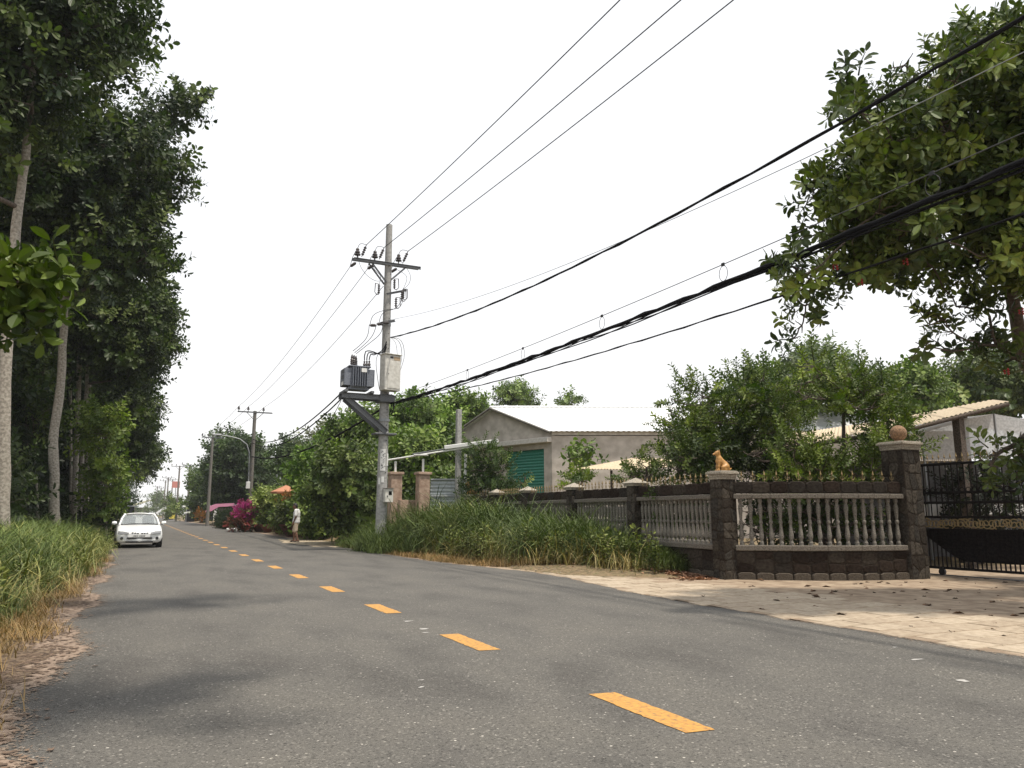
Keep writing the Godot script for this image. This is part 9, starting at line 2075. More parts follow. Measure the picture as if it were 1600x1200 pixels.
func build_car() -> void:
	var t := thing("parked_car", "white four door sedan facing the camera, parked on the forest side", "car", Vector3(0.1, 0.0, -36.9), 0.03)
	var paint := plain(Color(0.84, 0.85, 0.84), 0.25)
	paint.clearcoat_enabled = true
	paint.clearcoat = 0.6
	paint.clearcoat_roughness = 0.08
	var glass := plain(Color(0.5, 0.55, 0.55), 0.05)
	glass.transparency = BaseMaterial3D.TRANSPARENCY_ALPHA
	glass.albedo_color.a = 0.32
	glass.metallic_specular = 0.8
	var trim := plain(Color(0.02, 0.02, 0.022), 0.5)
	var warp := func(p: Vector3) -> Vector3:
		var f := smooth(1.0, 2.2, p.z)
		var b := smooth(-1.2, -2.2, p.z)
		return p + Vector3(0, 0, (-0.2 * f + 0.14 * b) * pow(absf(p.x) / 0.86, 2.2))
	# [z, half width at the sill, widest, at the shoulder, under side, shoulder height, crown]
	var st := [[2.2, 0.66, 0.70, 0.62, 0.30, 0.55, 0.02], [2.18, 0.76, 0.80, 0.72, 0.24, 0.61, 0.03], [2.08, 0.8, 0.845, 0.77, 0.2, 0.67, 0.035], [1.8, 0.81, 0.855, 0.79, 0.19, 0.75, 0.04], [1.3, 0.82, 0.86, 0.79, 0.18, 0.84, 0.045], [0.9, 0.82, 0.86, 0.78, 0.18, 0.9, 0.04], [0.3, 0.82, 0.86, 0.79, 0.18, 0.92, 0.03], [-0.6, 0.82, 0.86, 0.79, 0.18, 0.93, 0.03], [-1.4, 0.82, 0.86, 0.78, 0.19, 0.94, 0.03], [-1.9, 0.8, 0.84, 0.76, 0.22, 0.92, 0.03], [-2.14, 0.76, 0.8, 0.7, 0.26, 0.84, 0.02], [-2.2, 0.68, 0.72, 0.62, 0.34, 0.7, 0.02]]
	var rings := []
	for s in st:
		var half := [Vector2(0, s[4]), Vector2(s[1] * 0.85, s[4]), Vector2(s[1], s[4] + 0.07), Vector2(s[2], lerpf(s[4], s[5], 0.45)), Vector2(s[2] * 0.99, lerpf(s[4], s[5], 0.75)), Vector2(s[3] + 0.03, s[5] - 0.03), Vector2(s[3] - 0.05, s[5] + s[6] * 0.4), Vector2(s[3] * 0.5, s[5] + s[6] * 0.85), Vector2(0, s[5] + s[6])]
		var ring := []
		for q in half:
			ring.append(warp.call(Vector3(q.x, q.y, s[0])))
		for k in range(half.size() - 2, 0, -1):
			ring.append(warp.call(Vector3(-half[k].x, half[k].y, s[0])))
		rings.append(ring)
	var g := Geo.new()
	loft(g, rings)
	g.face(rings[0], Vector3(0, 0, 1))
	g.face(rings[-1], Vector3(0, 0, -1))
	part("body", g, paint, t)
	# cabin: pillars, roof and panes
	var bz := [1.02, -1.45]
	var tz := [0.22, -0.85]
	var B := func(s: float, z: float) -> Vector3: return Vector3(0.745 * s, 0.93, z)
	var T := func(s: float, z: float) -> Vector3: return Vector3(0.555 * s, 1.345, z)
	var roof := []
	for z in [0.3, 0.2, 0.0, -0.4, -0.75, -0.92]:
		var line := []
		for k in 11:
			var s := (k - 5) / 5.0
			var dip: float = 0.035 if (z > 0.25 or z < -0.9) else 0.0
			line.append(Vector3(0.57 * s, 1.36 + 0.045 * (1.0 - s * s) - dip - 0.02 * pow(absf(s), 6), z))
		roof.append(line)
	g = Geo.new()
	loft(g, roof, false)
	part("roof", g, paint, t)
	g = Geo.new()
	for line in [roof]:
		for i in roof.size() - 1:
			for s in [0, 10]:
				g.face([roof[i][s], roof[i + 1][s], roof[i + 1][s] - Vector3(0, 0.04, 0), roof[i][s] - Vector3(0, 0.04, 0)], Vector3(-1 if s == 0 else 1, 0, 0))
	part("roof_gutter", g, paint, t)
	for s in [-1.0, 1.0]:
		for q in [[1.02, 0.25], [-1.45, -0.88], [-0.28, -0.3]]:
			g = Geo.new()
			var a: Vector3 = B.call(s, q[0])
			var b: Vector3 = T.call(s, q[1])
			g.tube([a - Vector3(0, 0.03, 0), a.lerp(b, 0.5) + Vector3(0.02 * s, 0.02, 0), b], [0.042, 0.036, 0.034], 7)
			part("pillar", g, paint if q[0] != -0.28 else trim, t)
		g = Geo.new()
		g.face([B.call(s, 0.95), B.call(s, -1.4), T.call(s, -0.86), T.call(s, 0.22)], Vector3(s, 0.3, 0))
		part("side_window", g, glass, t)
	var wg := Geo.new()
	for k in 8:
		var s0 := -1.0 + k * 0.25
		var s1 := s0 + 0.25
		var bow0 := 0.1 * (1.0 - s0 * s0)
		var bow1 := 0.1 * (1.0 - s1 * s1)
		wg.face([Vector3(0.73 * s0, 0.94, 1.02 + bow0), Vector3(0.73 * s1, 0.94, 1.02 + bow1), Vector3(0.55 * s1, 1.345, 0.25 + bow1 * 0.6), Vector3(0.55 * s0, 1.345, 0.25 + bow0 * 0.6)], Vector3(0, 0.6, 1))
	part("windscreen", wg, glass, t)
	wg = Geo.new()
	wg.face([Vector3(-0.72, 0.95, -1.45), Vector3(0.72, 0.95, -1.45), Vector3(0.55, 1.35, -0.9), Vector3(-0.55, 1.35, -0.9)], Vector3(0, 0.6, -1))
	part("rear_window", wg, glass, t)
	# what shows through the screen
	g = Geo.new()
	g.cbox(Vector3(0, 0.93, 0.72), Vector3(1.4, 0.06, 0.6), 0.02)
	part("dashboard", g, trim, t)
	for s in [-1.0, 1.0]:
		g = Geo.new()
		g.cbox(Vector3(0.36 * s, 1.0, -0.25), Vector3(0.46, 0.5, 0.14), 0.05)
		g.cbox(Vector3(0.36 * s, 1.24, -0.28), Vector3(0.24, 0.14, 0.1), 0.04)
		part("seat", g, plain(Color(0.05, 0.05, 0.055), 0.9), t)
	g = Geo.new()
	var sw := []
	var swr := []
	for k in 17:
		var a := TAU * k / 16.0
		sw.append(Vector3(-0.36 + 0.18 * cos(a), 1.02 + 0.17 * sin(a), 0.42 + 0.06 * sin(a)))
		swr.append(0.016)
	g.tube(sw, swr, 6, false)
	part("steering_wheel", g, trim, t)
	g = Geo.new()
	g.cbox(Vector3(0, 1.27, 0.38), Vector3(0.24, 0.06, 0.03), 0.01)
	part("rear_view_mirror", g, trim, t)
	g = Geo.new()
	g.box(Vector3(0, 1.325, 0.34), Vector3(1.0, 0.035, 0.02), Basis(Vector3.RIGHT, -0.5))
	part("sun_strip", g, trim, t)
	for s in [-1.0, 1.0]:
		g = Geo.new()
		g.tube([Vector3(-0.45 + 0.5 * (s + 1) * 0.5, 0.945, 1.12), Vector3(0.05 + 0.5 * (s + 1) * 0.5, 0.97, 1.07)], [0.012, 0.008], 5)
		part("wiper", g, trim, t)
		g = Geo.new()
		g.lathe([Vector2(0, -0.1), Vector2(0.06, -0.085), Vector2(0.085, 0.0), Vector2(0.06, 0.085), Vector2(0, 0.1)], 10, Transform3D(Basis(Vector3.BACK, PI / 2).scaled(Vector3(1, 0.95, 0.8)), Vector3(0.93 * s, 0.98, 0.78)))
		var mi := part("wing_mirror", g, paint, t)
		g = Geo.new()
		g.cbox(Vector3(0.84 * s, 0.93, 0.78), Vector3(0.16, 0.04, 0.08), 0.01)
		part("mirror_arm", g, trim, mi)
		# headlight: long lens with a bright bowl
		var hl := Geo.new()
		var rows := []
		for i in 5:
			var line := []
			for k in 7:
				var u := k / 6.0
				var v := i / 4.0
				var x := lerpf(0.40, 0.785, u)
				var y := lerpf(0.555, 0.645 + 0.02 * u, v) + 0.012 * u
				var z := 2.272 - 0.13 * pow(v, 1.6) - 0.27 * pow(x / 0.86, 2.4)
				line.append(Vector3(x * s, y, z + 0.012 * sin(u * PI) * sin(v * PI)))
			rows.append(line)
		loft(hl, rows, false)
		var lens := plain(Color(0.24, 0.245, 0.25), 0.12)
		lens.metallic = 0.3
		var h := part("headlight", hl, lens, t)
		g = Geo.new()
		g.lathe([Vector2(0.0, 0.0), Vector2(0.04, 0.004), Vector2(0.045, 0.012)], 12, Transform3D(Basis(Vector3.RIGHT, PI / 2), Vector3(0.56 * s, 0.6, 2.1)))
		part("reflector", g, plain(Color(0.8, 0.8, 0.8), 0.1, 0.9), h)
		g = Geo.new()
		g.lathe([Vector2(0.0, 0.05), Vector2(0.055, 0.045), Vector2(0.062, 0.0), Vector2(0.05, -0.02)], 14, Transform3D(Basis(Vector3.RIGHT, PI / 2), Vector3(0.64 * s, 0.385, 2.07)))
		part("fog_light", g, trim, t)
		for z in [1.32, -1.3]:
			var w := thing_part("wheel", t, Vector3(0.77 * s, 0.3, z))
			var tg := Geo.new()
			var rot := Transform3D(Basis(Vector3.BACK, PI / 2), Vector3.ZERO)
			tg.lathe([Vector2(0.19, -0.09), Vector2(0.28, -0.1), Vector2(0.305, -0.075), Vector2(0.305, 0.075), Vector2(0.28, 0.1), Vector2(0.19, 0.09)], 22, rot)
			part("tyre", tg, M.black, w)
			tg = Geo.new()
			tg.lathe([Vector2(0.0, -0.05), Vector2(0.19, -0.08), Vector2(0.19, 0.08), Vector2(0.0, 0.05)], 16, rot)
			part("rim", tg, M.galv, w)
			g = Geo.new()
			g.lathe([Vector2(0.0, -0.1), Vector2(0.345, -0.1), Vector2(0.345, 0.11), Vector2(0.0, 0.11)], 22, Transform3D(Basis(Vector3.BACK, PI / 2), Vector3(0.765 * s, 0.31, z)))
			part("wheel_arch", g, trim, t)
	# grille slots, intake, plate, badge
	for s in [-1.0, 1.0]:
		for k in 3:
			g = Geo.new()
			g.cbox(Vector3((0.075 + 0.095 * k) * s, 0.585 + 0.01 * k, 2.2 - 0.008 * k), Vector3(0.075, 0.04, 0.03), 0.006)
			part("grille_slot", g, trim, t)
	g = Geo.new()
	g.cbox(Vector3(0, 0.4, 2.17), Vector3(0.92, 0.075, 0.06), 0.02)
	part("air_intake", g, trim, t)
	g = Geo.new()
	g.cbox(Vector3(0, 0.255, 2.12), Vector3(1.0, 0.07, 0.12), 0.02)
	part("chin_grille", g, trim, t)
	g = Geo.new()
	g.cbox(Vector3(-0.02, 0.475, 2.212), Vector3(0.46, 0.11, 0.015), 0.004)
	var pl := part("number_plate", g, plain(Color(0.55, 0.55, 0.53), 0.5), t)
	g = Geo.new()
	for k in 8:
		if k == 3: continue
		g.box(Vector3(-0.2 + 0.052 * k, 0.475, 2.222), Vector3(0.026, 0.06, 0.004))
	part("plate_marks", g, plain(Color(0.1, 0.1, 0.11), 0.6), pl)
	g = Geo.new()
	g.tube([Vector3(0.05, 1.4, -0.2), Vector3(0.05, 1.44, -0.24)], [0.012, 0.006], 5)
	part("aerial", g, trim, t)

# ---------------------------------------------------------------- person
func build_person() -> void:
	var t := thing("person", "person in white T-shirt and beige knee shorts walking, head bowed", "person", Vector3(7.0, 0.01, -38.7), PI - 0.45)
	t.scale = Vector3.ONE * 1.04
	# local +x is the way the person faces
	var skin := plain(Color(0.19, 0.10, 0.065), 0.6)
	var hipL := Vector3(0.0, 0.93, 0.09)
	var hipR := Vector3(0.0, 0.93, -0.09)
	var kneeL := Vector3(0.1, 0.5, 0.1)
	var kneeR := Vector3(-0.01, 0.5, -0.1)
	var ankL := Vector3(0.09, 0.08, 0.1)
	var ankR := Vector3(-0.14, 0.09, -0.1)
	var shL := Vector3(-0.01, 1.43, 0.18)
	var shR := Vector3(-0.01, 1.43, -0.18)
	var elL := Vector3(-0.05, 1.15, 0.23)
	var elR := Vector3(-0.03, 1.15, -0.23)
	var wrL := Vector3(0.04, 0.91, 0.22)
	var wrR := Vector3(0.06, 0.92, -0.22)
	var b := [
		[Vector3(0, 0.95, 0.05), Vector3(0, 0.95, -0.05), 0.12, 0.12], [Vector3(0, 1.0, 0), Vector3(-0.01, 1.18, 0), 0.12, 0.12],
		[Vector3(-0.01, 1.3, 0.06), Vector3(-0.01, 1.3, -0.06), 0.125, 0.125], [Vector3(-0.02, 1.42, 0.12), Vector3(-0.02, 1.42, -0.12), 0.075, 0.075],
		[Vector3(0.0, 1.44, 0), Vector3(0.06, 1.57, 0), 0.058, 0.052],
		[Vector3(0.085, 1.66, 0), Vector3(0.1, 1.62, 0), 0.095, 0.08], [Vector3(0.14, 1.56, 0), Vector3(0.12, 1.58, 0), 0.035, 0.05], [Vector3(0.19, 1.605, 0), Vector3(0.165, 1.645, 0), 0.018, 0.014],
		[hipL, kneeL, 0.085, 0.058], [kneeL, ankL, 0.058, 0.038], [hipR, kneeR, 0.085, 0.058], [kneeR, ankR, 0.058, 0.038],
		[kneeL + Vector3(-0.03, -0.12, 0), kneeL + Vector3(-0.02, -0.2, 0), 0.05, 0.042], [kneeR + Vector3(-0.05, -0.12, 0), kneeR + Vector3(-0.06, -0.2, 0), 0.05, 0.042],
		[ankL, ankL + Vector3(0.16, -0.045, 0.01), 0.038, 0.03], [ankL, ankL + Vector3(-0.04, -0.04, 0), 0.036, 0.03], [ankR, ankR + Vector3(0.16, -0.05, -0.01), 0.038, 0.03], [ankR, ankR + Vector3(-0.04, -0.03, 0), 0.036, 0.03],
		[shL, elL, 0.05, 0.04], [elL, wrL, 0.04, 0.027], [shR, elR, 0.05, 0.04], [elR, wrR, 0.04, 0.027],
		[Vector3(0.07, 1.64, 0.092), Vector3(0.06, 1.61, 0.092), 0.02, 0.014], [Vector3(0.07, 1.64, -0.092), Vector3(0.06, 1.61, -0.092), 0.02, 0.014]]
	var body := blend_mesh(b, 0.016, 0.035)
	var g := Geo.new()
	var bm := obj("body", body, skin, t)
	# hands with five curled fingers
	for s in [-1.0, 1.0]:
		var w := wrL if s > 0 else wrR
		var hb := [[w, w + Vector3(0.025, -0.085, 0), 0.026, 0.034]]
		for k in 4:
			var r0: Vector3 = w + Vector3(0.055 - 0.024 * k, -0.085 - 0.006 * absf(k - 1.2), 0.0)
			var l: float = [0.036, 0.042, 0.039, 0.03][k]
			var m: Vector3 = r0 + Vector3(0.005, -l, -0.012 * s)
			hb.append([r0, m, 0.0095, 0.009])
			hb.append([m, m + Vector3(0.002, -l * 0.7, -0.03 * s), 0.009, 0.007])
		var th := w + Vector3(0.04, -0.04, -0.01 * s)
		hb.append([th, th + Vector3(0.035, -0.035, -0.015 * s), 0.012, 0.01])
		hb.append([th + Vector3(0.035, -0.035, -0.015 * s), th + Vector3(0.04, -0.065, -0.02 * s), 0.01, 0.008])
		obj("hand", blend_mesh(hb, 0.005, 0.008), skin, bm)
		g = Geo.new()
		g.lathe([Vector2(0, -0.011), Vector2(0.011, 0), Vector2(0, 0.011)], 6, Transform3D(Basis(), Vector3(0.168, 1.662, 0.034 * s)))
		part("eye", g, plain(Color(0.05, 0.04, 0.035), 0.3), bm)
		var a := ankL if s > 0 else ankR
		g = Geo.new()
		g.cbox(a + Vector3(0.06, -0.072, 0.0), Vector3(0.28, 0.024, 0.1), 0.01)
		g.tube([a + Vector3(0.12, -0.06, -0.05), a + Vector3(0.11, -0.01, 0), a + Vector3(0.12, -0.06, 0.05)], [0.012, 0.014, 0.012], 5)
		part("sandal", g, M.black, t)
	g = Geo.new()
	g.box(Vector3(0.172, 1.565, 0), Vector3(0.008, 0.008, 0.05))
	part("mouth", g, plain(Color(0.16, 0.06, 0.05), 0.6), bm)
	var shirt := [
		[Vector3(0.0, 0.93, 0.06), Vector3(0.0, 0.93, -0.06), 0.155, 0.155], [Vector3(-0.005, 1.05, 0.06), Vector3(-0.005, 1.05, -0.06), 0.145, 0.145], [Vector3(-0.01, 1.2, 0.06), Vector3(-0.01, 1.2, -0.06), 0.14, 0.14],
		[Vector3(-0.01, 1.32, 0.07), Vector3(-0.01, 1.32, -0.07), 0.14, 0.14], [Vector3(-0.015, 1.43, 0.13), Vector3(-0.015, 1.43, -0.13), 0.086, 0.086],
		[shL, shL.lerp(elL, 0.72), 0.078, 0.075], [shR, shR.lerp(elR, 0.72), 0.078, 0.075]]
	obj("shirt", blend_mesh(shirt, 0.018, 0.04), mottled(Color(0.7, 0.7, 0.69), Color(0.8, 0.8, 0.79), 2.0, 0.9, 161), t)
	var shorts := [
		[Vector3(0, 0.93, 0.06), Vector3(0, 0.93, -0.06), 0.145, 0.145], [hipL, kneeL + Vector3(0, 0.03, 0), 0.115, 0.1], [hipR, kneeR + Vector3(0, 0.03, 0), 0.115, 0.1]]
	obj("shorts", blend_mesh(shorts, 0.018, 0.03), mottled(Color(0.46, 0.37, 0.27), Color(0.57, 0.47, 0.36), 2.0, 0.9, 162), t)
	var hair := [
		[Vector3(0.055, 1.69, 0.0), Vector3(0.1, 1.715, 0), 0.088, 0.078], [Vector3(0.01, 1.63, 0.03), Vector3(0.01, 1.63, -0.03), 0.055, 0.055], [Vector3(0.06, 1.68, 0.05), Vector3(0.06, 1.68, -0.05), 0.058, 0.058]]
	obj("hair", blend_mesh(hair, 0.014, 0.03), plain(Color(0.012, 0.01, 0.01), 0.6), t)

func dog_statue(label: String, at: Vector3, turn: float, s: float) -> void:
	var t := thing("dog_statue", label, "statue", at, turn, "sitting dog statues on the fence pillars")
	t.scale = Vector3.ONE * s
	var b := [
		[Vector3(-0.09, 0.09, 0.0), Vector3(-0.06, 0.13, 0), 0.085, 0.08], [Vector3(-0.06, 0.13, 0), Vector3(0.05, 0.26, 0), 0.08, 0.065], [Vector3(0.05, 0.25, 0), Vector3(0.075, 0.21, 0), 0.066, 0.06],
		[Vector3(0.055, 0.28, 0), Vector3(0.075, 0.36, 0), 0.052, 0.046], [Vector3(0.08, 0.385, 0), Vector3(0.095, 0.385, 0), 0.055, 0.05], [Vector3(0.12, 0.372, 0), Vector3(0.175, 0.36, 0), 0.034, 0.024],
		[Vector3(0.07, 0.41, 0.042), Vector3(0.055, 0.455, 0.05), 0.02, 0.009], [Vector3(0.07, 0.41, -0.042), Vector3(0.055, 0.455, -0.05), 0.02, 0.009],
		[Vector3(-0.16, 0.03, 0.0), Vector3(-0.22, 0.06, 0.02), 0.024, 0.014]]
	for z in [-1.0, 1.0]:
		b.append([Vector3(0.06, 0.2, 0.045 * z), Vector3(0.085, 0.1, 0.048 * z), 0.036, 0.026])
		b.append([Vector3(0.085, 0.1, 0.048 * z), Vector3(0.09, 0.02, 0.05 * z), 0.025, 0.023])
		b.append([Vector3(0.09, 0.018, 0.05 * z), Vector3(0.125, 0.014, 0.052 * z), 0.022, 0.018])
		b.append([Vector3(-0.07, 0.09, 0.06 * z), Vector3(0.0, 0.075, 0.085 * z), 0.06, 0.045])
		b.append([Vector3(0.0, 0.07, 0.085 * z), Vector3(-0.06, 0.025, 0.088 * z), 0.035, 0.024])
		b.append([Vector3(-0.06, 0.022, 0.088 * z), Vector3(0.03, 0.018, 0.09 * z), 0.022, 0.02])
	var m := mottled(Color(0.34, 0.16, 0.04), Color(0.55, 0.31, 0.10), 6.0, 0.5, 171, 0.0, 0.015)
	var o := obj("body", blend_mesh(b, 0.012, 0.025), m, t)
	var dark := plain(Color(0.03, 0.02, 0.015), 0.4)
	var g := Geo.new()
	g.lathe([Vector2(0, -0.014), Vector2(0.014, 0), Vector2(0, 0.014)], 7, Transform3D(Basis(), Vector3(0.196, 0.368, 0)))
	part("nose", g, dark, o)
	for z in [-1.0, 1.0]:
		g = Geo.new()
		g.lathe([Vector2(0, -0.01), Vector2(0.01, 0), Vector2(0, 0.01)], 7, Transform3D(Basis(), Vector3(0.13, 0.4, 0.026 * z)))
		part("eye", g, dark, o)
	g = Geo.new()
	g.tube([Vector3(0.15, 0.345, 0.028), Vector3(0.19, 0.338, 0), Vector3(0.15, 0.345, -0.028)], [0.005, 0.005, 0.005], 5)
	part("mouth", g, dark, o)

# ---------------------------------------------------------------- things farther down the road
func build_far_things() -> void:
	var g := Geo.new()
	# pink shop canopy
	var s := thing("canopy_stall", "roadside stall with a pink cloth canopy and grey roof", "stall", Vector3(8.8, 0, -98.0))
	var pink := plain(Color(0.6, 0.25, 0.38), 0.8)
	g.prism(PackedVector2Array([Vector2(-1.6, 1.6), Vector2(-1.3, 2.2), Vector2(-0.5, 2.5), Vector2(1.4, 2.6), Vector2(1.4, 2.25), Vector2(-0.3, 2.15), Vector2(-1.1, 1.65)]), Vector3(0, 0, 0.2), Vector3.RIGHT, Vector3.UP, 1.6)
	part("canopy", g, pink, s)
	g = Geo.new()
	g.box(Vector3(3.3, 2.5, 0.5), Vector3(3.8, 0.12, 3.0), Basis(Vector3.BACK, 0.06))
	part("roof", g, M.galv, s)
	for q in [[-1.5, 1.6], [2.4, 2.4], [5.6, 2.5]]:
		g = Geo.new()
		g.tube([Vector3(q[0], -0.1, 1.4), Vector3(q[0], q[1], 1.4)], [0.05, 0.05], 6)
		part("post", g, M.galv, s)
	g = Geo.new()
	g.box(Vector3(3.0, 1.0, -0.6), Vector3(6.0, 2.0, 0.2))
	part("back_wall", g, M.concrete_old, s)
	# stall with white roof and dark front
	s = thing("white_stall", "distant stall with a sloping white roof over a black opening", "stall", Vector3(9.8, 0, -146.0))
	g = Geo.new()
	g.box(Vector3(0.4, 3.0, 0), Vector3(6.5, 0.3, 4.0), Basis(Vector3.BACK, 0.12))
	part("roof", g, M.roof_white, s)
	g = Geo.new()
	g.box(Vector3(0, 1.3, 0.6), Vector3(4.5, 2.8, 0.3))
	part("opening", g, M.black, s)
	g = Geo.new()
	g.box(Vector3(0.4, 1.9, 2.3), Vector3(6.0, 0.25, 1.2), Basis(Vector3.BACK, 0.12))
	part("eave", g, M.white, s)
	for x in [-2.2, 2.8]:
		g = Geo.new()
		g.tube([Vector3(x, -0.1, 2.0), Vector3(x, 2.6, 2.0)], [0.08, 0.08], 6)
		part("post", g, M.galv, s)
	# white house behind the poles
	s = thing("far_house", "small distant white house with a dark roof behind the poles", "building", Vector3(13.5, 0, -172.0))
	g = Geo.new()
	g.box(Vector3(0, 2.6, 0), Vector3(6.5, 5.4, 5.0))
	part("wall", g, M.white, s)
	g = Geo.new()
	g.prism(PackedVector2Array([Vector2(-3.7, 5.3), Vector2(3.7, 5.3), Vector2(2.2, 6.9), Vector2(-2.2, 6.9)]), Vector3(0, 0, -2.8), Vector3.RIGHT, Vector3.UP, 5.6)
	part("roof", g, M.concrete_old, s)
	for x in [-1.8, 0.0, 1.8]:
		g = Geo.new()
		g.box(Vector3(x, 3.8, 2.52), Vector3(0.9, 1.2, 0.06))
		part("window", g, M.black, s)
	# yellow and red sign cart
	s = thing("snack_cart", "yellow fronted snack cart with a red top at the far roadside", "cart", Vector3(7.5, 0, -196.0))
	g = Geo.new()
	g.cbox(Vector3(0, 1.0, 0), Vector3(1.7, 1.5, 1.1), 0.03)
	part("body", g, plain(Color(0.55, 0.45, 0.07), 0.6), s)
	g = Geo.new()
	g.prism(PackedVector2Array([Vector2(-1.1, 1.8), Vector2(1.1, 1.8), Vector2(0.9, 2.5), Vector2(-0.4, 2.3)]), Vector3(0, 0, -0.6), Vector3.RIGHT, Vector3.UP, 1.2)
	part("top", g, plain(Color(0.5, 0.07, 0.06), 0.7), s)
	for x in [-0.7, 0.7]:
		g = Geo.new()
		g.tube([Vector3(x, 0.25, -0.3), Vector3(x, 0.25, 0.3)], [0.25, 0.25], 10)
		part("wheel", g, M.black, s)
	# grey awning stall
	s = thing("awning_stall", "far stall with a light grey drooping tarpaulin", "stall", Vector3(6.9, 0, -200.0))
	g = Geo.new()
	g.prism(PackedVector2Array([Vector2(-3.0, 1.6), Vector2(-1.2, 3.0), Vector2(1.6, 3.4), Vector2(1.6, 3.0), Vector2(-1.0, 2.5), Vector2(-2.7, 1.4)]), Vector3(0, 0, -1.5), Vector3.RIGHT, Vector3.UP, 3.0)
	part("tarpaulin", g, M.roof_white, s)
	g = Geo.new()
	g.box(Vector3(0.4, 1.2, -1.0), Vector3(2.6, 2.4, 1.0))
	part("counter", g, M.concrete_old, s)
	# red billboard
	s = thing("billboard", "faded red billboard on a post among the far poles", "billboard", Vector3(7.85, 0, -200.0))
	g = Geo.new()
	g.box(Vector3(0, 8.2, 0), Vector3(1.7, 1.5, 0.15))
	part("panel", g, plain(Color(0.5, 0.2, 0.17), 0.7), s)
	g = Geo.new()
	g.tube([Vector3(0, -0.1, -0.12), Vector3(0, 8.2, -0.12)], [0.12, 0.1], 7)
	part("post", g, M.galv, s)
	# forest side: kiosk and a far pale roof
	s = thing("roadside_kiosk", "small blue grey kiosk just beyond the parked white car", "kiosk", Vector3(-1.15, 0, -108.0))
	g = Geo.new()
	g.box(Vector3(0, 1.1, 0), Vector3(1.6, 2.3, 1.6))
	part("body", g, plain(Color(0.05, 0.055, 0.07), 0.7), s)
	g = Geo.new()
	g.box(Vector3(0.1, 2.35, 0.1), Vector3(2.1, 0.12, 2.2), Basis(Vector3.BACK, -0.1))
	part("roof", g, plain(Color(0.42, 0.45, 0.5), 0.6), s)
	g = Geo.new()
	g.box(Vector3(0.82, 1.2, 0.5), Vector3(0.05, 2.2, 0.08))
	part("post", g, M.white, s)
	s = thing("far_shed", "long pale cream roofed shed where the road ends", "building", Vector3(-0.5, 0, -330.0))
	g = Geo.new()
	g.prism(PackedVector2Array([Vector2(-3, 3.6), Vector2(5, 6.4), Vector2(5, 6.9), Vector2(-3, 4.4)]), Vector3(0, 0, -10), Vector3.RIGHT, Vector3.UP, 12.0)
	part("roof", g, plain(Color(0.6, 0.58, 0.42), 0.7), s)
	g = Geo.new()
	g.box(Vector3(1, 2.0, -4), Vector3(7.6, 3.6, 0.4))
	part("wall", g, M.concrete_old, s)
	# orange parasol
	s = thing("garden_parasol", "orange fabric parasol above the bushes behind the walking man", "parasol", Vector3(9.75, 0, -58.5))
	g = Geo.new()
	for k in 8:
		var a := TAU * k / 8.0
		var b := TAU * (k + 1) / 8.0
		g.flat(Vector3(0, 3.45, 0), Vector3(cos(b) * 1.1, 2.95, sin(b) * 1.1) , Vector3(cos(a) * 1.1, 2.95, sin(a) * 1.1))
		g.face([Vector3(cos(a) * 1.1, 2.95, sin(a) * 1.1), Vector3(cos(b) * 1.1, 2.95, sin(b) * 1.1), Vector3(cos(b) * 1.1, 2.82, sin(b) * 1.1), Vector3(cos(a) * 1.1, 2.82, sin(a) * 1.1)], Vector3(cos(a), 0, sin(a)))
	part("canopy", g, plain(Color(0.45, 0.2, 0.11), 0.8), s)
	g = Geo.new()
	g.tube([Vector3(0, -0.1, 0), Vector3(0, 3.5, 0)], [0.035, 0.03], 7)
	part("pole", g, M.white, s)
	# planters along the verge
	var bowl := Geo.new()
	bowl.lathe([Vector2(0.0, 0.0), Vector2(0.34, 0.0), Vector2(0.4, 0.12), Vector2(0.62, 0.42), Vector2(0.72, 0.5), Vector2(0.72, 0.58), Vector2(0.6, 0.58), Vector2(0.55, 0.45), Vector2(0.0, 0.42)], 18)
	var bm := bowl.mesh()
	var clay := mottled(Color(0.10, 0.035, 0.025), Color(0.2, 0.075, 0.05), 1.5, 0.7, 181)
	var where := [[8.55, 48.0, 1.25, "dark red clay planter bowl right behind the walking man"], [8.75, 59.0, 1.0, "red clay planter bowl, nearer one beside the bougainvillea"], [8.6, 62.5, 1.0, "red clay planter bowl touching the bougainvillea"], [8.9, 55.0, 0.9, "clay planter bowl halfway between the man and the bougainvillea"]]
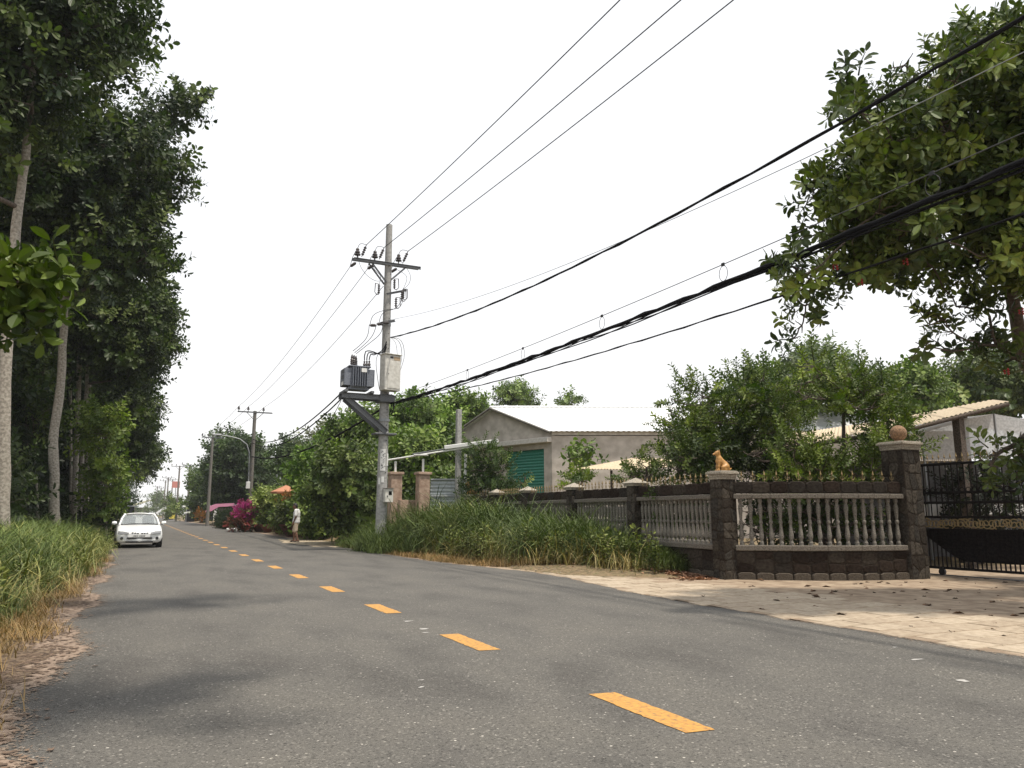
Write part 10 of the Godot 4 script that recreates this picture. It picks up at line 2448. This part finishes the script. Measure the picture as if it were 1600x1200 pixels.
	for q in where:
		var t := thing("planter", q[3], "planter", Vector3(q[0], 0.02, -q[1]), 0.0, "clay planters along the verge")
		t.scale = Vector3.ONE * q[2]
		obj("bowl", bm, clay, t)
		var cl := []
		for k in 5:
			cl.append([0.3 * cos(k * 1.3), 0.75 + 0.15 * (k % 2), 0.3 * sin(k * 1.3), 0.35])
		crown(t, Vector3.ZERO, cl, SPRIG.broad, M.leaf, 80.0, Color(0.04, 0.06, 0.016), Color(0.16, 0.19, 0.05), int(q[1]), 0.7, -0.3, 0.6, "plant")
	# clipped hedge in front of the pink stall
	var hd := thing("clipped_hedge", "dark green clipped hedge block before the pink canopy", "hedge", Vector3(8.0, 0, -78.0))
	var hc := []
	for k in 16:
		for y in 2:
			hc.append([-0.35 + 0.5 * (k % 2), 0.4 + 0.5 * y, -5.6 + 0.75 * k, 0.55])
	g = Geo.new()
	for k in 9:
		g.tube([Vector3(0, -0.05, -5.4 + 1.35 * k), Vector3(0, 0.9, -5.4 + 1.35 * k)], [0.03, 0.02], 5)
	part("stems", g, M.bark_dark, hd)
	crown(hd, Vector3.ZERO, hc, SPRIG.fine, M.leaf, 150.0, Color(0.016, 0.03, 0.01), Color(0.05, 0.075, 0.02), 77, 0.8, -0.6, 0.3, "foliage")
	# white stone at the road edge
	g = Geo.new()
	g.cbox(Vector3(0, 0.08, 0), Vector3(0.9, 0.18, 0.35), 0.04)
	tag(part("kerb_stone", g, M.white, self, Vector3(7.3, 0.0, -69.5)), "loose white kerb stone before the clipped hedge", "stone")
	g = Geo.new()
	g.lathe([Vector2(0, -0.02), Vector2(0.14, 0.0), Vector2(0.17, 0.1), Vector2(0.1, 0.2), Vector2(0, 0.24)], 9)
	tag(part("field_stone", g, M.concrete_old, self, Vector3(9.55, 0.0, -5.15)), "grey lump of stone beside the corner debris", "stone")
	# fruits in the big tree
	var berry := Geo.new()
	for k in 7:
		berry.lathe([Vector2(0, -0.022), Vector2(0.02, 0.0), Vector2(0, 0.022)], 6, Transform3D(Basis(), Vector3(0.03 * cos(k * 2.1), -0.012 * k, 0.03 * sin(k * 2.1))))
	var red := plain(Color(0.3, 0.02, 0.025), 0.4)
	var bmesh_ := berry.mesh()
	for q in FRUIT:
		tag(obj("fruit_cluster", bmesh_, red, self, Vector3(q[0], q[1], q[2])), q[3], "fruit", "red fruit in the overhanging tree")
